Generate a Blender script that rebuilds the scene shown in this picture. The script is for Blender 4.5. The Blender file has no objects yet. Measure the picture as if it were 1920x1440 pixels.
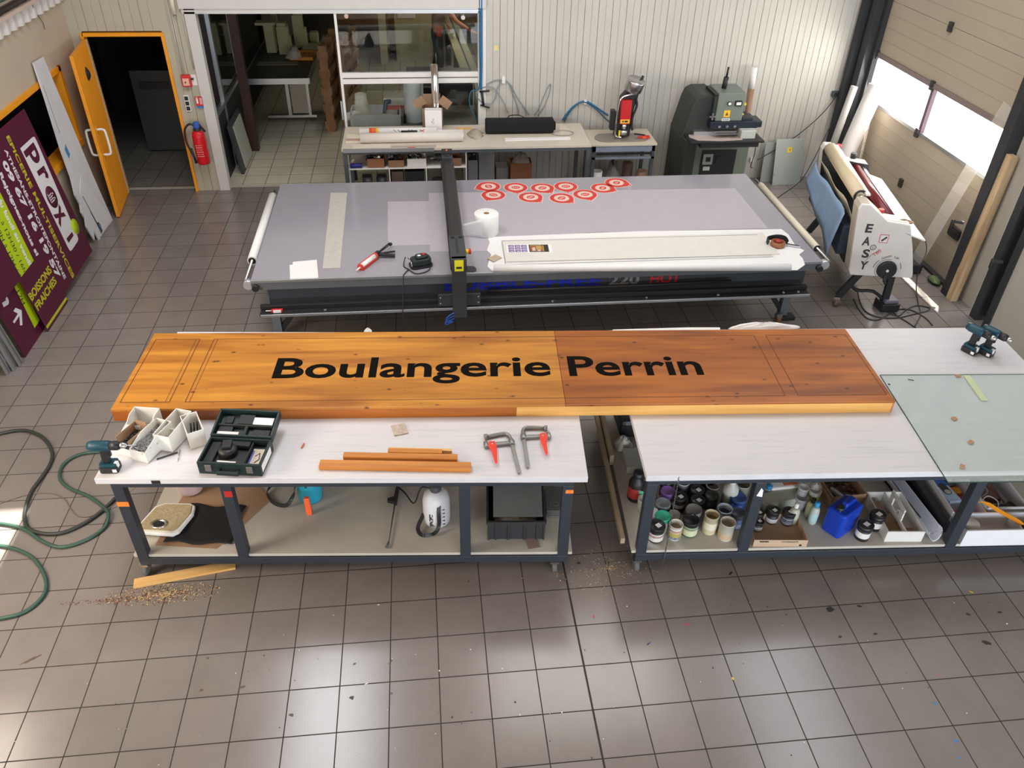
import bpy, bmesh, math, random
from mathutils import Vector, Matrix, Euler
random.seed(7)
PI = math.pi
scn = bpy.context.scene
col = scn.collection
# ------------------------------------------------------------------ camera
CAM = Vector((2.45211827, -4.09566923, 4.38115185))
CEU = Euler((0.932764517, -0.0196936069, -0.106577374), 'XYZ')
FPX = 1502.7
cd = bpy.data.cameras.new('camera'); cam = bpy.data.objects.new('camera', cd); col.objects.link(cam)
cam.location = CAM; cam.rotation_euler = CEU
cd.sensor_width = 36; cd.lens = FPX * 36 / 1920; cd.clip_end = 200
scn.camera = cam
# ------------------------------------------------------------------ world, sun, lights, exposure
w = bpy.data.worlds.new('world'); scn.world = w; w.use_nodes = True
bg = w.node_tree.nodes['Background']
bg.inputs[0].default_value = (0.93, 0.97, 1.0, 1); bg.inputs[1].default_value = 5.0
scn.view_settings.view_transform = 'Standard'; scn.view_settings.look = 'None'
scn.view_settings.exposure = 0.0; scn.view_settings.gamma = 1; scn.view_settings.use_curve_mapping = False
SUN = Vector((-.27, -.43, -1)).normalized()
sd = bpy.data.lights.new('sun', 'SUN'); sd.energy = 22; sd.angle = math.radians(.6); sd.color = (1, .95, .86)
so = bpy.data.objects.new('sun', sd); col.objects.link(so); so.rotation_euler = SUN.to_track_quat('-Z', 'Y').to_euler(); so.location = (8, 8, 12)
def area(name, loc, direction, sx, sy, power, color):
    d = bpy.data.lights.new(name, 'AREA'); d.shape = 'RECTANGLE'; d.size = sx; d.size_y = sy; d.energy = power; d.color = color
    o = bpy.data.objects.new(name, d); col.objects.link(o); o.location = loc
    o.rotation_euler = Vector(direction).to_track_quat('-Z', 'Y').to_euler(); return o
# (lamp panes right under the rooflights and at gate and front, plus added fill)
area('rooflight_near', (0.85, 1.9, 5.93), (0, 0, -1), 1.1, 3.0, 150, (.90, .94, 1))
area('rooflight_middle', (4.3, 2.6, 5.93), (0, 0, -1), 2.6, 1.6, 105, (1, .97, .93))
area('rooflight_right', (7.2, 2.6, 5.93), (0, 0, -1), 1.2, 4.5, 110, (.82, .90, 1))
area('gate_light', (8.18, 4.63, 1.52), (-1, 0, -.25), 2.8, .5, 42, (1, .93, .82))
area('front_window', (5.8, -6.8, 1.35), (-.1, 1, -.02), 5.5, 2.3, 430, (.80, .89, 1))
area('front_fill_left', (.8, -6.8, 1.5), (.05, 1, 0), 3, 2, 130, (1, .93, .85))  # added fill lamp for the left table fronts, no window there
area('left_fill', (-1.5, -.6, 2.1), (1, .25, -.45), 2.2, 1.4, 150, (1, .87, .74))  # added warm fill just off the solid left wall, out of view
# ------------------------------------------------------------------ helpers
def ray(px, py):
    return CEU.to_matrix() @ Vector(((px - 960) / FPX, -(py - 720) / FPX, -1))
def at(px, py, z=0.0):                       # pixel -> point on a level surface of the room
    d = ray(px, py); return CAM + d * ((z - CAM.z) / d.z)
def aty(px, py, y):
    d = ray(px, py); return CAM + d * ((y - CAM.y) / d.y)
def atx(px, py, x):
    d = ray(px, py); return CAM + d * ((x - CAM.x) / d.x)
MATS = {}
def M(name, c=None, rough=.6, metal=0, var=.06, scale=8, bump=0.0, bscale=60, emit=0, trans=0, alpha=1, coat=0, ior=1.45):
    if name in MATS: return MATS[name]
    m = bpy.data.materials.new(name); m.use_nodes = True; nt = m.node_tree; b = nt.nodes['Principled BSDF']
    tc = nt.nodes.new('ShaderNodeTexCoord'); n = nt.nodes.new('ShaderNodeTexNoise'); n.inputs['Scale'].default_value = scale; n.inputs['Detail'].default_value = 4
    nt.links.new(tc.outputs['Object'], n.inputs['Vector'])
    r = nt.nodes.new('ShaderNodeMix'); r.data_type = 'RGBA'
    a = [max(0, x * (1 - var)) for x in c]; d = [min(1, x * (1 + var)) for x in c]
    r.inputs['A'].default_value = (*a, 1); r.inputs['B'].default_value = (*d, 1)
    nt.links.new(n.outputs['Fac'], r.inputs['Factor']); nt.links.new(r.outputs['Result'], b.inputs['Base Color'])
    b.inputs['Roughness'].default_value = rough; b.inputs['Metallic'].default_value = metal; b.inputs['IOR'].default_value = ior
    if coat: b.inputs['Coat Weight'].default_value = coat; b.inputs['Coat Roughness'].default_value = .08
    if trans: b.inputs['Transmission Weight'].default_value = trans
    if alpha < 1: b.inputs['Alpha'].default_value = alpha
    if emit: b.inputs['Emission Color'].default_value = (*c, 1); b.inputs['Emission Strength'].default_value = emit
    if bump:
        n2 = nt.nodes.new('ShaderNodeTexNoise'); n2.inputs['Scale'].default_value = bscale; nt.links.new(tc.outputs['Object'], n2.inputs['Vector'])
        bp = nt.nodes.new('ShaderNodeBump'); bp.inputs['Strength'].default_value = bump; bp.inputs['Distance'].default_value = .01
        nt.links.new(n2.outputs['Fac'], bp.inputs['Height']); nt.links.new(bp.outputs['Normal'], b.inputs['Normal'])
    MATS[name] = m; return m
def wood(name, dark, light, rough=.4, grain=(1.2, 18, 18), knots=0, coat=0):
    if name in MATS: return MATS[name]
    m = bpy.data.materials.new(name); m.use_nodes = True; nt = m.node_tree; b = nt.nodes['Principled BSDF']; L = nt.links.new
    tc = nt.nodes.new('ShaderNodeTexCoord'); mp = nt.nodes.new('ShaderNodeMapping'); mp.inputs['Scale'].default_value = grain
    n = nt.nodes.new('ShaderNodeTexNoise'); n.inputs['Scale'].default_value = 1; n.inputs['Detail'].default_value = 6; n.inputs['Distortion'].default_value = .6
    L(tc.outputs['Object'], mp.inputs['Vector']); L(mp.outputs['Vector'], n.inputs['Vector'])
    cr = nt.nodes.new('ShaderNodeValToRGB'); cr.color_ramp.elements[0].position = .3; cr.color_ramp.elements[1].position = .7
    cr.color_ramp.elements[0].color = (*dark, 1); cr.color_ramp.elements[1].color = (*light, 1)
    L(n.outputs['Fac'], cr.inputs['Fac']); out = cr.outputs['Color']
    if knots:
        v = nt.nodes.new('ShaderNodeTexVoronoi'); v.inputs['Scale'].default_value = knots; v.inputs['Randomness'].default_value = 1
        mp2 = nt.nodes.new('ShaderNodeMapping'); mp2.inputs['Scale'].default_value = (.75, 1.25, 1.25)
        L(tc.outputs['Object'], mp2.inputs['Vector']); L(mp2.outputs['Vector'], v.inputs['Vector'])
        k = nt.nodes.new('ShaderNodeMapRange'); k.inputs['From Min'].default_value = .05; k.inputs['From Max'].default_value = .14
        L(v.outputs['Distance'], k.inputs['Value'])
        mx = nt.nodes.new('ShaderNodeMix'); mx.data_type = 'RGBA'; mx.inputs['A'].default_value = (dark[0] * .35, dark[1] * .3, dark[2] * .3, 1)
        L(k.outputs['Result'], mx.inputs['Factor']); L(out, mx.inputs['B']); out = mx.outputs['Result']
    L(out, b.inputs['Base Color']); b.inputs['Roughness'].default_value = rough
    if coat: b.inputs['Coat Weight'].default_value = coat; b.inputs['Coat Roughness'].default_value = .15
    MATS[name] = m; return m
def tilemat(name, c1, c2, mortar, rough, msize=.0035):
    m = bpy.data.materials.new(name); m.use_nodes = True; nt = m.node_tree; b = nt.nodes['Principled BSDF']; L = nt.links.new
    tc = nt.nodes.new('ShaderNodeTexCoord'); br = nt.nodes.new('ShaderNodeTexBrick')
    br.offset = 0; br.squash = 1; br.inputs['Scale'].default_value = 1; br.inputs['Brick Width'].default_value = .3; br.inputs['Row Height'].default_value = .3
    br.inputs['Mortar Size'].default_value = msize; br.inputs['Mortar Smooth'].default_value = .2
    br.inputs['Color1'].default_value = (*c1, 1); br.inputs['Color2'].default_value = (*c2, 1); br.inputs['Mortar'].default_value = (*mortar, 1)
    L(tc.outputs['Object'], br.inputs['Vector'])
    n = nt.nodes.new('ShaderNodeTexNoise'); n.inputs['Scale'].default_value = 3; n.inputs['Detail'].default_value = 8; n.inputs['Roughness'].default_value = .65
    L(tc.outputs['Object'], n.inputs['Vector'])
    mr = nt.nodes.new('ShaderNodeMapRange'); mr.inputs['To Min'].default_value = .82; mr.inputs['To Max'].default_value = 1.18; L(n.outputs['Fac'], mr.inputs['Value'])
    mx = nt.nodes.new('ShaderNodeVectorMath'); mx.operation = 'SCALE'; L(br.outputs['Color'], mx.inputs[0]); L(mr.outputs['Result'], mx.inputs['Scale'])
    L(mx.outputs['Vector'], b.inputs['Base Color'])
    rr = nt.nodes.new('ShaderNodeMapRange'); rr.inputs['To Min'].default_value = rough; rr.inputs['To Max'].default_value = .9; L(br.outputs['Fac'], rr.inputs['Value'])
    L(rr.outputs['Result'], b.inputs['Roughness'])
    bp = nt.nodes.new('ShaderNodeBump'); bp.invert = True; bp.inputs['Strength'].default_value = .6; bp.inputs['Distance'].default_value = .003
    L(br.outputs['Fac'], bp.inputs['Height']); L(bp.outputs['Normal'], b.inputs['Normal'])
    return m

def props(o, label=None, cat=None, group=None, kind=None):
    if label: o['label'] = label
    if cat: o['category'] = cat
    if group: o['group'] = group
    if kind: o['kind'] = kind
    return o
class MB:
    def __init__(s): s.b = bmesh.new(); s.mats = []; s.mi = 0
    def use(s, m):
        if m not in s.mats: s.mats.append(m)
        s.mi = s.mats.index(m); return s
    def _f(s, vs, smooth=False):
        try: f = s.b.faces.new(vs)
        except ValueError: return None
        f.material_index = s.mi; f.smooth = smooth; return f
    def box(s, x0, x1, y0, y1, z0, z1, T=None):
        v = [Vector((x, y, z)) for z in (z0, z1) for y in (y0, y1) for x in (x0, x1)]
        if T: v = [T @ p for p in v]
        v = [s.b.verts.new(p) for p in v]
        for q in ((0, 2, 3, 1), (4, 5, 7, 6), (0, 1, 5, 4), (2, 6, 7, 3), (0, 4, 6, 2), (1, 3, 7, 5)): s._f([v[i] for i in q])
        return s
    def cbox(s, c, d, rz=0, rx=0, ry=0):
        T = Matrix.Translation(Vector(c)) @ Euler((rx, ry, rz)).to_matrix().to_4x4()
        return s.box(-d[0] / 2, d[0] / 2, -d[1] / 2, d[1] / 2, -d[2] / 2, d[2] / 2, T)
    def bar(s, a, b_, w, h, up=(0, 0, 1)):      # rectangular bar from a to b
        a = Vector(a); b_ = Vector(b_); d = (b_ - a); L = d.length; d.normalize(); up = Vector(up)
        if abs(d.dot(up)) > .98: up = Vector((0, 1, 0))
        x = d.cross(up).normalized(); y = x.cross(d)
        T = Matrix((( x.x, d.x, y.x, a.x), (x.y, d.y, y.y, a.y), (x.z, d.z, y.z, a.z), (0, 0, 0, 1)))
        return s.box(-w / 2, w / 2, 0, L, -h / 2, h / 2, T)
    def prism(s, pts, lo, hi, axis='z', T=None, smooth=False):   # pts 2D polygon; extruded on axis
        def mk(p, h):
            v = {'z': Vector((p[0], p[1], h)), 'y': Vector((p[0], h, p[1])), 'x': Vector((h, p[0], p[1]))}[axis]
            return s.b.verts.new(T @ v if T else v)
        a = [mk(p, lo) for p in pts]; c = [mk(p, hi) for p in pts]; n = len(pts)
        s._f(a[::-1]); s._f(c)
        for i in range(n): s._f([a[i], a[(i + 1) % n], c[(i + 1) % n], c[i]], smooth)
        return s
    def lathe(s, prof, c=(0, 0, 0), n=24, T=None, sx=1, sy=1, cap=True):    # prof [(r,z)]
        c = Vector(c); rings = []
        for r, z in prof:
            ring = []
            for i in range(n):
                a = 2 * PI * i / n; p = Vector((r * math.cos(a) * sx, r * math.sin(a) * sy, z))
                p = (T @ p if T else p) + c; ring.append(s.b.verts.new(p))
            rings.append(ring)
        for k in range(len(rings) - 1):
            for i in range(n): s._f([rings[k][i], rings[k][(i + 1) % n], rings[k + 1][(i + 1) % n], rings[k + 1][i]], True)
        if cap: s._f(rings[0][::-1]); s._f(rings[-1])
        return s
    def cyl(s, a, b_, r, r2=None, n=16, cap=True):
        a = Vector(a); b_ = Vector(b_); d = b_ - a; L = d.length
        T = d.to_track_quat('Z', 'Y').to_matrix().to_4x4()
        return s.lathe([(r, 0), (r if r2 is None else r2, L)], a, n, T, cap=cap)
    def tube(s, pts, r, n=8, closed=False):
        pts = [Vector(p) for p in pts]; rings = []; N = len(pts); prev = None
        for i, p in enumerate(pts):
            d = (pts[min(i + 1, N - 1)] - pts[max(i - 1, 0)]).normalized()
            if prev is None:
                u = Vector((0, 0, 1)) if abs(d.z) < .9 else Vector((1, 0, 0)); x = d.cross(u).normalized()
            else: x = (prev - d * prev.dot(d)).normalized()
            prev = x; y = d.cross(x); rr = r[i] if isinstance(r, (list, tuple)) else r
            rings.append([s.b.verts.new(p + x * math.cos(2 * PI * k / n) * rr + y * math.sin(2 * PI * k / n) * rr) for k in range(n)])
        for i in range(N - 1):
            for k in range(n): s._f([rings[i][k], rings[i][(k + 1) % n], rings[i + 1][(k + 1) % n], rings[i + 1][k]], True)
        s._f(rings[0][::-1]); s._f(rings[-1]); return s
    def strip(s, pts, w, t, side=(0, 0, 1)):         # flat band following pts
        pts = [Vector(p) for p in pts]; side = Vector(side); q = []
        for i, p in enumerate(pts):
            d = (pts[min(i + 1, len(pts) - 1)] - pts[max(i - 1, 0)]).normalized(); sd = (side - d * side.dot(d)).normalized(); nn = d.cross(sd)
            q.append([s.b.verts.new(p + sd * a * w / 2 + nn * c * t / 2) for a, c in ((-1, -1), (1, -1), (1, 1), (-1, 1))])
        for i in range(len(q) - 1):
            for k in range(4): s._f([q[i][k], q[i][(k + 1) % 4], q[i + 1][(k + 1) % 4], q[i + 1][k]])
        s._f(q[0][::-1]); s._f(q[-1]); return s
    def sheet(s, nx, ny, fn, t=.002, tv=(0, 0, 1)):                # fn(u,v)->Vector ; thin solid sheet
        g = [[fn(i / nx, j / ny) for j in range(ny + 1)] for i in range(nx + 1)]
        top = [[s.b.verts.new(p + Vector(tv) * t) for p in r] for r in g]; bot = [[s.b.verts.new(p) for p in r] for r in g]
        for i in range(nx):
            for j in range(ny):
                s._f([top[i][j], top[i + 1][j], top[i + 1][j + 1], top[i][j + 1]], True); s._f([bot[i][j], bot[i][j + 1], bot[i + 1][j + 1], bot[i + 1][j]], True)
        for i in range(nx): s._f([bot[i][0], bot[i + 1][0], top[i + 1][0], top[i][0]]); s._f([top[i][ny], top[i + 1][ny], bot[i + 1][ny], bot[i][ny]])
        for j in range(ny): s._f([top[0][j], top[0][j + 1], bot[0][j + 1], bot[0][j]]); s._f([bot[nx][j], bot[nx][j + 1], top[nx][j + 1], top[nx][j]])
        return s
    def mound(s, c, rx, ry, h, nx=26, nr=8, seed=0, rot=0):
        r0 = random.Random(seed); c = Vector(c); prev = None
        for k in range(nr + 1):
            t = k / nr; ring = []
            for i in range(nx):
                a = 2 * PI * i / nx; j = 1 + r0.uniform(-.12, .12); hh = h * (1 - t * t) * (1 + r0.uniform(-.25, .25)) if k < nr else 0
                x = math.cos(a) * rx * t * j; y = math.sin(a) * ry * t * j
                ring.append(s.b.verts.new(c + Vector((x * math.cos(rot) - y * math.sin(rot), x * math.sin(rot) + y * math.cos(rot), hh))))
            if prev:
                for i in range(nx): s._f([prev[i], prev[(i + 1) % nx], ring[(i + 1) % nx], ring[i]], True)
            prev = ring
        s._f(prev[::-1]); return s
    def build(s, name, mat, parent=None, bevel=0, seg=2, subsurf=0, label=None):
        if not s.mats: s.mats = [mat]
        if mat is not None and s.mats[0] is not mat and not any(x is mat for x in s.mats): pass
        bmesh.ops.recalc_face_normals(s.b, faces=s.b.faces)
        me = bpy.data.meshes.new(name); s.b.to_mesh(me); s.b.free()
        for m in s.mats: me.materials.append(m)
        o = bpy.data.objects.new(name, me); col.objects.link(o)
        if parent: o.parent = parent
        if bevel:
            bv = o.modifiers.new('bevel', 'BEVEL'); bv.width = bevel; bv.segments = seg; bv.limit_method = 'ANGLE'; bv.angle_limit = math.radians(40)
        if subsurf:
            ss = o.modifiers.new('sub', 'SUBSURF'); ss.levels = subsurf; ss.render_levels = subsurf
        if label: o['label'] = label
        return o
def mb(m=None):
    b_ = MB()
    if m is not None: b_.use(m)
    return b_
def thing(name, label, cat, loc=(0, 0, 0), rz=0, group=None, rx=0, ry=0):
    o = bpy.data.objects.new(name, None); col.objects.link(o); o.location = loc; o.rotation_euler = (rx, ry, rz); o.empty_display_size = .1
    return props(o, label, cat, group)
def children(o, cache={}): return [c for c in bpy.data.objects if c.parent is o]
def copy_tree(root, loc, rz=0, label=None, group=None, mats=None, rx=0, ry=0):
    r = root.copy(); col.objects.link(r); r.location = loc; r.rotation_euler = (rx, ry, rz)
    if label: r['label'] = label
    if group: r['group'] = group
    for ch in children(root):
        c = ch.copy(); col.objects.link(c); c.parent = r
        for g in children(ch):
            d = g.copy(); col.objects.link(d); d.parent = c
    return r
def text(name, s, size, mat, parent=None, loc=(0, 0, 0), rot=(0, 0, 0), width=None, bold=0, extrude=.0008, align='LEFT', shear=0, spacing=1):
    cu = bpy.data.curves.new(name, 'FONT'); cu.body = s; cu.size = size; cu.extrude = extrude; cu.offset = bold; cu.align_x = align; cu.shear = shear; cu.space_character = spacing; cu.resolution_u = 4
    t = bpy.data.objects.new(name, cu); col.objects.link(t)
    dg = bpy.context.evaluated_depsgraph_get(); me = bpy.data.meshes.new_from_object(t.evaluated_get(dg)); bpy.data.objects.remove(t)
    bpy.data.curves.remove(cu)
    if width:
        xs = [v.co.x for v in me.vertices]; k = width / (max(xs) - min(xs))
        for v in me.vertices: v.co.x *= k
    me.materials.clear(); me.materials.append(mat)
    o = bpy.data.objects.new(name, me); col.objects.link(o); o.location = loc; o.rotation_euler = rot
    if parent: o.parent = parent
    return o
def cr(pts, k=6):            # smooth curve through points
    P_ = [Vector(p) for p in pts]; out = []
    for i in range(len(P_) - 1):
        p0 = P_[max(i - 1, 0)]; p1 = P_[i]; p2 = P_[i + 1]; p3 = P_[min(i + 2, len(P_) - 1)]
        for j in range(k):
            t = j / k; out.append(.5 * ((2 * p1) + (p2 - p0) * t + (2 * p0 - 5 * p1 + 4 * p2 - p3) * t * t + (3 * p1 - p0 - 3 * p2 + p3) * t ** 3))
    out.append(P_[-1]); return out
def rrect(x0, x1, y0, y1, r, n=4):
    o = []
    for cx, cy, a in ((x1 - r, y0 + r, -90), (x1 - r, y1 - r, 0), (x0 + r, y1 - r, 90), (x0 + r, y0 + r, 180)):
        for i in range(n + 1):
            t = math.radians(a + 90 * i / n); o.append((cx + r * math.cos(t), cy + r * math.sin(t)))
    return o
# common materials
WHITE = M('white_laminate', (.62, .61, .63), .42, var=.05, scale=5)
nt_ = WHITE.node_tree; tc_ = nt_.nodes.new('ShaderNodeTexCoord'); mp_ = nt_.nodes.new('ShaderNodeMapping'); mp_.inputs['Scale'].default_value = (1.5, 22, 1)
n_ = nt_.nodes.new('ShaderNodeTexNoise'); n_.inputs['Scale'].default_value = 1.6; n_.inputs['Detail'].default_value = 9; n_.inputs['Roughness'].default_value = .7
r_ = nt_.nodes.new('ShaderNodeValToRGB'); r_.color_ramp.elements[0].position = .28; r_.color_ramp.elements[1].position = .5; r_.color_ramp.elements[0].color = (.53, .55, .58, 1); r_.color_ramp.elements[1].color = (.65, .64, .66, 1)
nt_.links.new(tc_.outputs['Object'], mp_.inputs['Vector']); nt_.links.new(mp_.outputs['Vector'], n_.inputs['Vector']); nt_.links.new(n_.outputs['Fac'], r_.inputs['Fac']); nt_.links.new(r_.outputs['Color'], nt_.nodes['Principled BSDF'].inputs['Base Color'])
WHITEP = M('white_paint', (.78, .77, .74), .5, var=.06, scale=3)
BLACK = M('black_plastic', (.018, .018, .02), .45)
DARK = M('dark_steel', (.035, .042, .055), .45, metal=.2)
STEEL = M('brushed_steel', (.55, .55, .56), .3, metal=1)
CHROME = M('chrome', (.8, .8, .82), .12, metal=1)
ALU = M('aluminium', (.5, .52, .54), .38, metal=.9)
RUBBER = M('grey_rubber', (.12, .12, .12), .8)
PAPER = M('white_paper', (.80, .79, .78), .7, var=.03)
CREAM = M('cream_paper', (.72, .66, .52), .7)
CARD = M('brown_cardboard', (.32, .20, .12), .8, var=.12)
RED = M('red_paint', (.60, .03, .03), .4)
ORANGE = M('orange_plastic', (.85, .13, .04), .4)
YELLOW = M('yellow_sticker', (.80, .62, .04), .5)
GREYP = M('grey_metal_paint', (.16, .17, .18), .45, metal=.3)
# ================================================================== SETTING
def S(name, m_, mat, **k): return props(m_.build(name, mat, **k), kind='structure')
FLOOR = tilemat('floor_tiles', (.190, .168, .152), (.215, .190, .175), (.028, .024, .02), .2, .0036)
BFLOOR = tilemat('back_floor_tiles', (.50, .46, .36), (.56, .52, .42), (.05, .04, .035), .3, .004)
YW = 6.42; XL = -1.6; XR = 8.25
S('floor', mb(FLOOR).box(XL - .2, 9.2, -7, 6.50, -.1, 0), FLOOR)
S('floor', mb(BFLOOR).box(-.42, 6, 6.56, 15, -.1, 0), BFLOOR)
DFLOOR = tilemat('dimmed_room_floor_tiles', (.16, .15, .13), (.19, .175, .15), (.03, .025, .02), .35, .004)  # tiles coloured darker to stand in for the room's dim light
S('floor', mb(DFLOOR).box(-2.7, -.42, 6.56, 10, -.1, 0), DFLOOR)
THR = M('threshold_concrete', (.42, .38, .32), .7, var=.2, scale=12)
S('trim_1', mb(THR).box(-1.46, 3.3, 6.50, 6.56, -.1, .003), THR)
JT = M('expansion_joint', (.03, .025, .022), .7)
S('trim_2', mb(JT).box(3.294, 3.306, -7, -.35, -.001, .0012), JT)
# panelled back wall
PANEL = M('ribbed_wall_panel', (.52, .50, .45), .42, var=.08, scale=2)
def ribbed(name, x0, x1, z0, z1, y=YW, th=.08, step=.1, mat=PANEL):
    pts = [(x0, y + th)]; x = x0; g = .005; pts.append((x0, y)); k = 0
    while x + step < x1 - .001:
        x += step; k += 1; d = .012 if k % 2 == 0 else .006
        pts += [(x - g, y), (x, y + d), (x + g, y)]
    pts += [(x1, y), (x1, y + th)]
    return S(name, mb(mat).prism(pts, z0, z1), mat)
PANEL2 = M('yellowed_wall_panel', (.44, .41, .32), .5, var=.1, scale=2)
ribbed('wall_back', 3.3, 8.2, 0, 5.9, step=.0875)
ribbed('wall_back', XL, -.56, 2.0, 5.9, step=.105, mat=PANEL2)
ribbed('wall_back', -.56, -.26, 0, 5.9, step=.1, mat=PANEL2)
ribbed('wall_back', -.26, 3.3, 2.42, 5.9, step=.0875)
S('wall_back', mb(PANEL2).box(XL, -1.47, YW, YW + .08, 0, 2.0), PANEL2)
POSTM = M('white_steel_post', (.60, .59, .56), .4, var=.05)
S('trim_3', mb(POSTM).box(-.26, -.13, YW - .02, YW + .1, 0, 2.42), POSTM, bevel=.004)
S('trim_4', mb(POSTM).box(-.30, 3.3, YW - .05, YW + .09, 2.25, 2.42), POSTM, bevel=.004)
S('trim_5', mb(ALU).box(-.28, 3.26, YW - .02, YW + .04, 2.19, 2.25).box(-.28, 3.26, YW - .035, YW - .02, 2.215, 2.235), ALU)
# door opening with orange frame
OR = M('orange_paint', (.85, .33, .015), .42, var=.05)
S('trim_6', mb(OR).box(-1.47, -.54, YW - .03, YW + .09, 1.945, 1.985).box(-.575, -.54, YW - .03, YW + .09, 0, 1.945).box(-1.49, -1.455, YW - .03, YW + .09, 0, 1.985), OR, bevel=.003)
# left wall with an opening
LW = M('beige_wall', (.50, .41, .31), .7, var=.06, scale=1.2)
def wallbox(name, mat, *bx):
    m_ = mb(mat)
    for b_ in bx: m_.box(*b_)
    return S(name, m_, mat)
wallbox('wall_left', LW, (XL - .15, XL, -7, 2.9, 0, 5.9), (XL - .15, XL, 5.78, YW + .08, 0, 5.9), (XL - .15, XL, 2.9, 5.78, 1.75, 5.9), (XL - .15, XL, 2.9, 5.78, 0, .93))
fr = mb(OR).box(XL - .15, XL + .02, 2.9, 5.82, 1.72, 1.78).box(XL - .15, XL + .02, 5.76, 5.83, .88, 1.78).box(XL - .15, XL + .03, 2.9, 5.83, .87, .95)
fr.box(XL - .15, XL + .02, 2.86, 2.92, .88, 1.78)
S('window_1', fr, OR, bevel=.003)
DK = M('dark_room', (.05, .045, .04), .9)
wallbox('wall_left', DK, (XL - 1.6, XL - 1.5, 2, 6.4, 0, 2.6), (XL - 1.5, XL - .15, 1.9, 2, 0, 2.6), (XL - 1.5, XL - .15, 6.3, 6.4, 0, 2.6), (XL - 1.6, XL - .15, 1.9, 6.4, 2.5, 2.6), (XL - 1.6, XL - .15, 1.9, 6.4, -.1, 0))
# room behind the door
ROOM = M('dimmed_room_wall', (.03, .028, .025), .9)  # low light of these rooms put into a near-black wall colour
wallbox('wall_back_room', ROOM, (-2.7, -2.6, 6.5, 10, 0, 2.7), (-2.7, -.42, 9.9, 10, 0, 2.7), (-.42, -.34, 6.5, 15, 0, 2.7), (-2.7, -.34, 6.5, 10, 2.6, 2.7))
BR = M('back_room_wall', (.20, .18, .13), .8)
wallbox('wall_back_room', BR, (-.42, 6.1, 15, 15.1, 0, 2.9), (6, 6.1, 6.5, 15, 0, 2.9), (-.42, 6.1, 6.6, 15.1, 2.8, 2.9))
# glazed partition: sliding door, transom, side glazing
GLASS = M('clear_glass', (.90, .95, .93), .02, trans=1, ior=1.45)
def pane(name, m_, **k): return m_.build(name, GLASS, **k)
win = S('window_2', mb(WHITEP).box(1.49, 3.26, YW + .0, YW + .06, 1.36, 1.42).box(1.49, 3.26, YW + .0, YW + .06, 1.435, 1.495).box(3.2, 3.3, YW - .02, YW + .09, 0, 2.42), WHITEP, bevel=.003)
pane('window_pane', mb(GLASS).box(1.5, 3.2, YW + .025, YW + .031, .05, 1.37), parent=win); pane('window_pane', mb(GLASS).box(1.5, 3.2, YW + .025, YW + .031, 1.48, 2.2), parent=win)
mb(CHROME).cyl((1.62, YW - .02, 2.16), (1.62, YW + .03, 2.16), .025).cyl((3.02, YW - .02, 2.14), (3.02, YW + .03, 2.14), .025).build('glass_clamp', CHROME, win)
d2 = S('door_2', mb(WHITEP).box(1.47, 1.5, YW - .01, YW + .04, .02, 2.3), WHITEP, bevel=.003)
mb(ALU).box(1.44, 1.465, YW - .03, YW + .0, .92, 1.16).build('door_handle', ALU, d2, bevel=.004)
pw = S('window_3', mb(M('anthracite_panel', (.03, .032, .035), .5)).box(-.24, -.2, 6.56, 8.6, 0, .86).use(ALU).box(-.25, -.18, 6.56, 8.6, .86, .91).box(-.25, -.19, 7.28, 7.35, 0, 2.2).box(-.25, -.19, 8.55, 8.6, 0, 2.2), None)
pane('window_pane', mb(GLASS).box(-.22, -.214, 6.56, 8.55, .91, 2.25), parent=pw)
area('back_room_lamp', (4.2, 10.5, 2.7), (.15, 0, -1), 1.2, 2.6, 48, (1, .95, .72))
# right wall: columns, sectional gates
GATE = M('gate_panel', (.40, .34, .26), .55, var=.07, scale=1.5)
STC = M('dark_column', (.03, .032, .036), .6, metal=.1, var=.3)
WR = M('grey_wall', (.42, .40, .35), .6, var=.06)
wallbox('wall_right', WR, (XR - .02, XR + .15, 2.72, 2.98, 0, 5.9), (XR + .02, XR + .15, -7, .9, 0, 5.9), (XR + .02, XR + .15, .9, 2.5, 2.9, 5.9), (XR + .06, XR + .15, 3.1, 6.1, 2.9, 5.9), (XR - .05, XR + .15, 6.12, 6.5, 0, 5.9))
S('trim_7', mb(STC).box(XR - .16, XR + .05, 2.97, 3.10, 0, 5.9).box(XR - .10, XR - .02, 3.10, 3.16, 0, 5.9).box(XR - .12, XR + .05, 2.50, 2.60, 0, 5.9).box(XR - .12, XR + .05, 2.30, 2.38, 0, 5.9)
  .box(XR - .14, XR + .05, 6.06, 6.2, 0, 5.9).box(XR - .2, XR - .1, 6.27, 6.36, 0, 5.9).box(XR - .06, XR + .0, 5.98, 6.05, 0, 5.9), STC)
g1 = S('door_3', mb(GATE).box(XR, XR + .04, 3.12, 6.05, .03, .618).box(XR, XR + .04, 3.12, 6.05, .622, 1.22).box(XR, XR + .04, 3.12, 6.05, 1.81, 2.40).box(XR, XR + .04, 3.12, 6.05, 2.405, 3.0), GATE, bevel=.003)
RL = M('gate_rail', (.20, .16, .15), .5)
mb(RL).box(XR - .02, XR + .05, 3.12, 6.05, 1.755, 1.81).use(ALU).box(XR - .01, XR + .05, 3.12, 6.05, 1.22, 1.26).build('rail', RL, g1, bevel=.002)
mb(M('gate_mullion', (.12, .07, .09), .5)).box(XR - .01, XR + .04, 4.61, 4.66, 1.26, 1.755).build('mullion', None, g1)
HNG = M('dark_hinge', (.05, .045, .04), .5, metal=.4)
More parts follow.
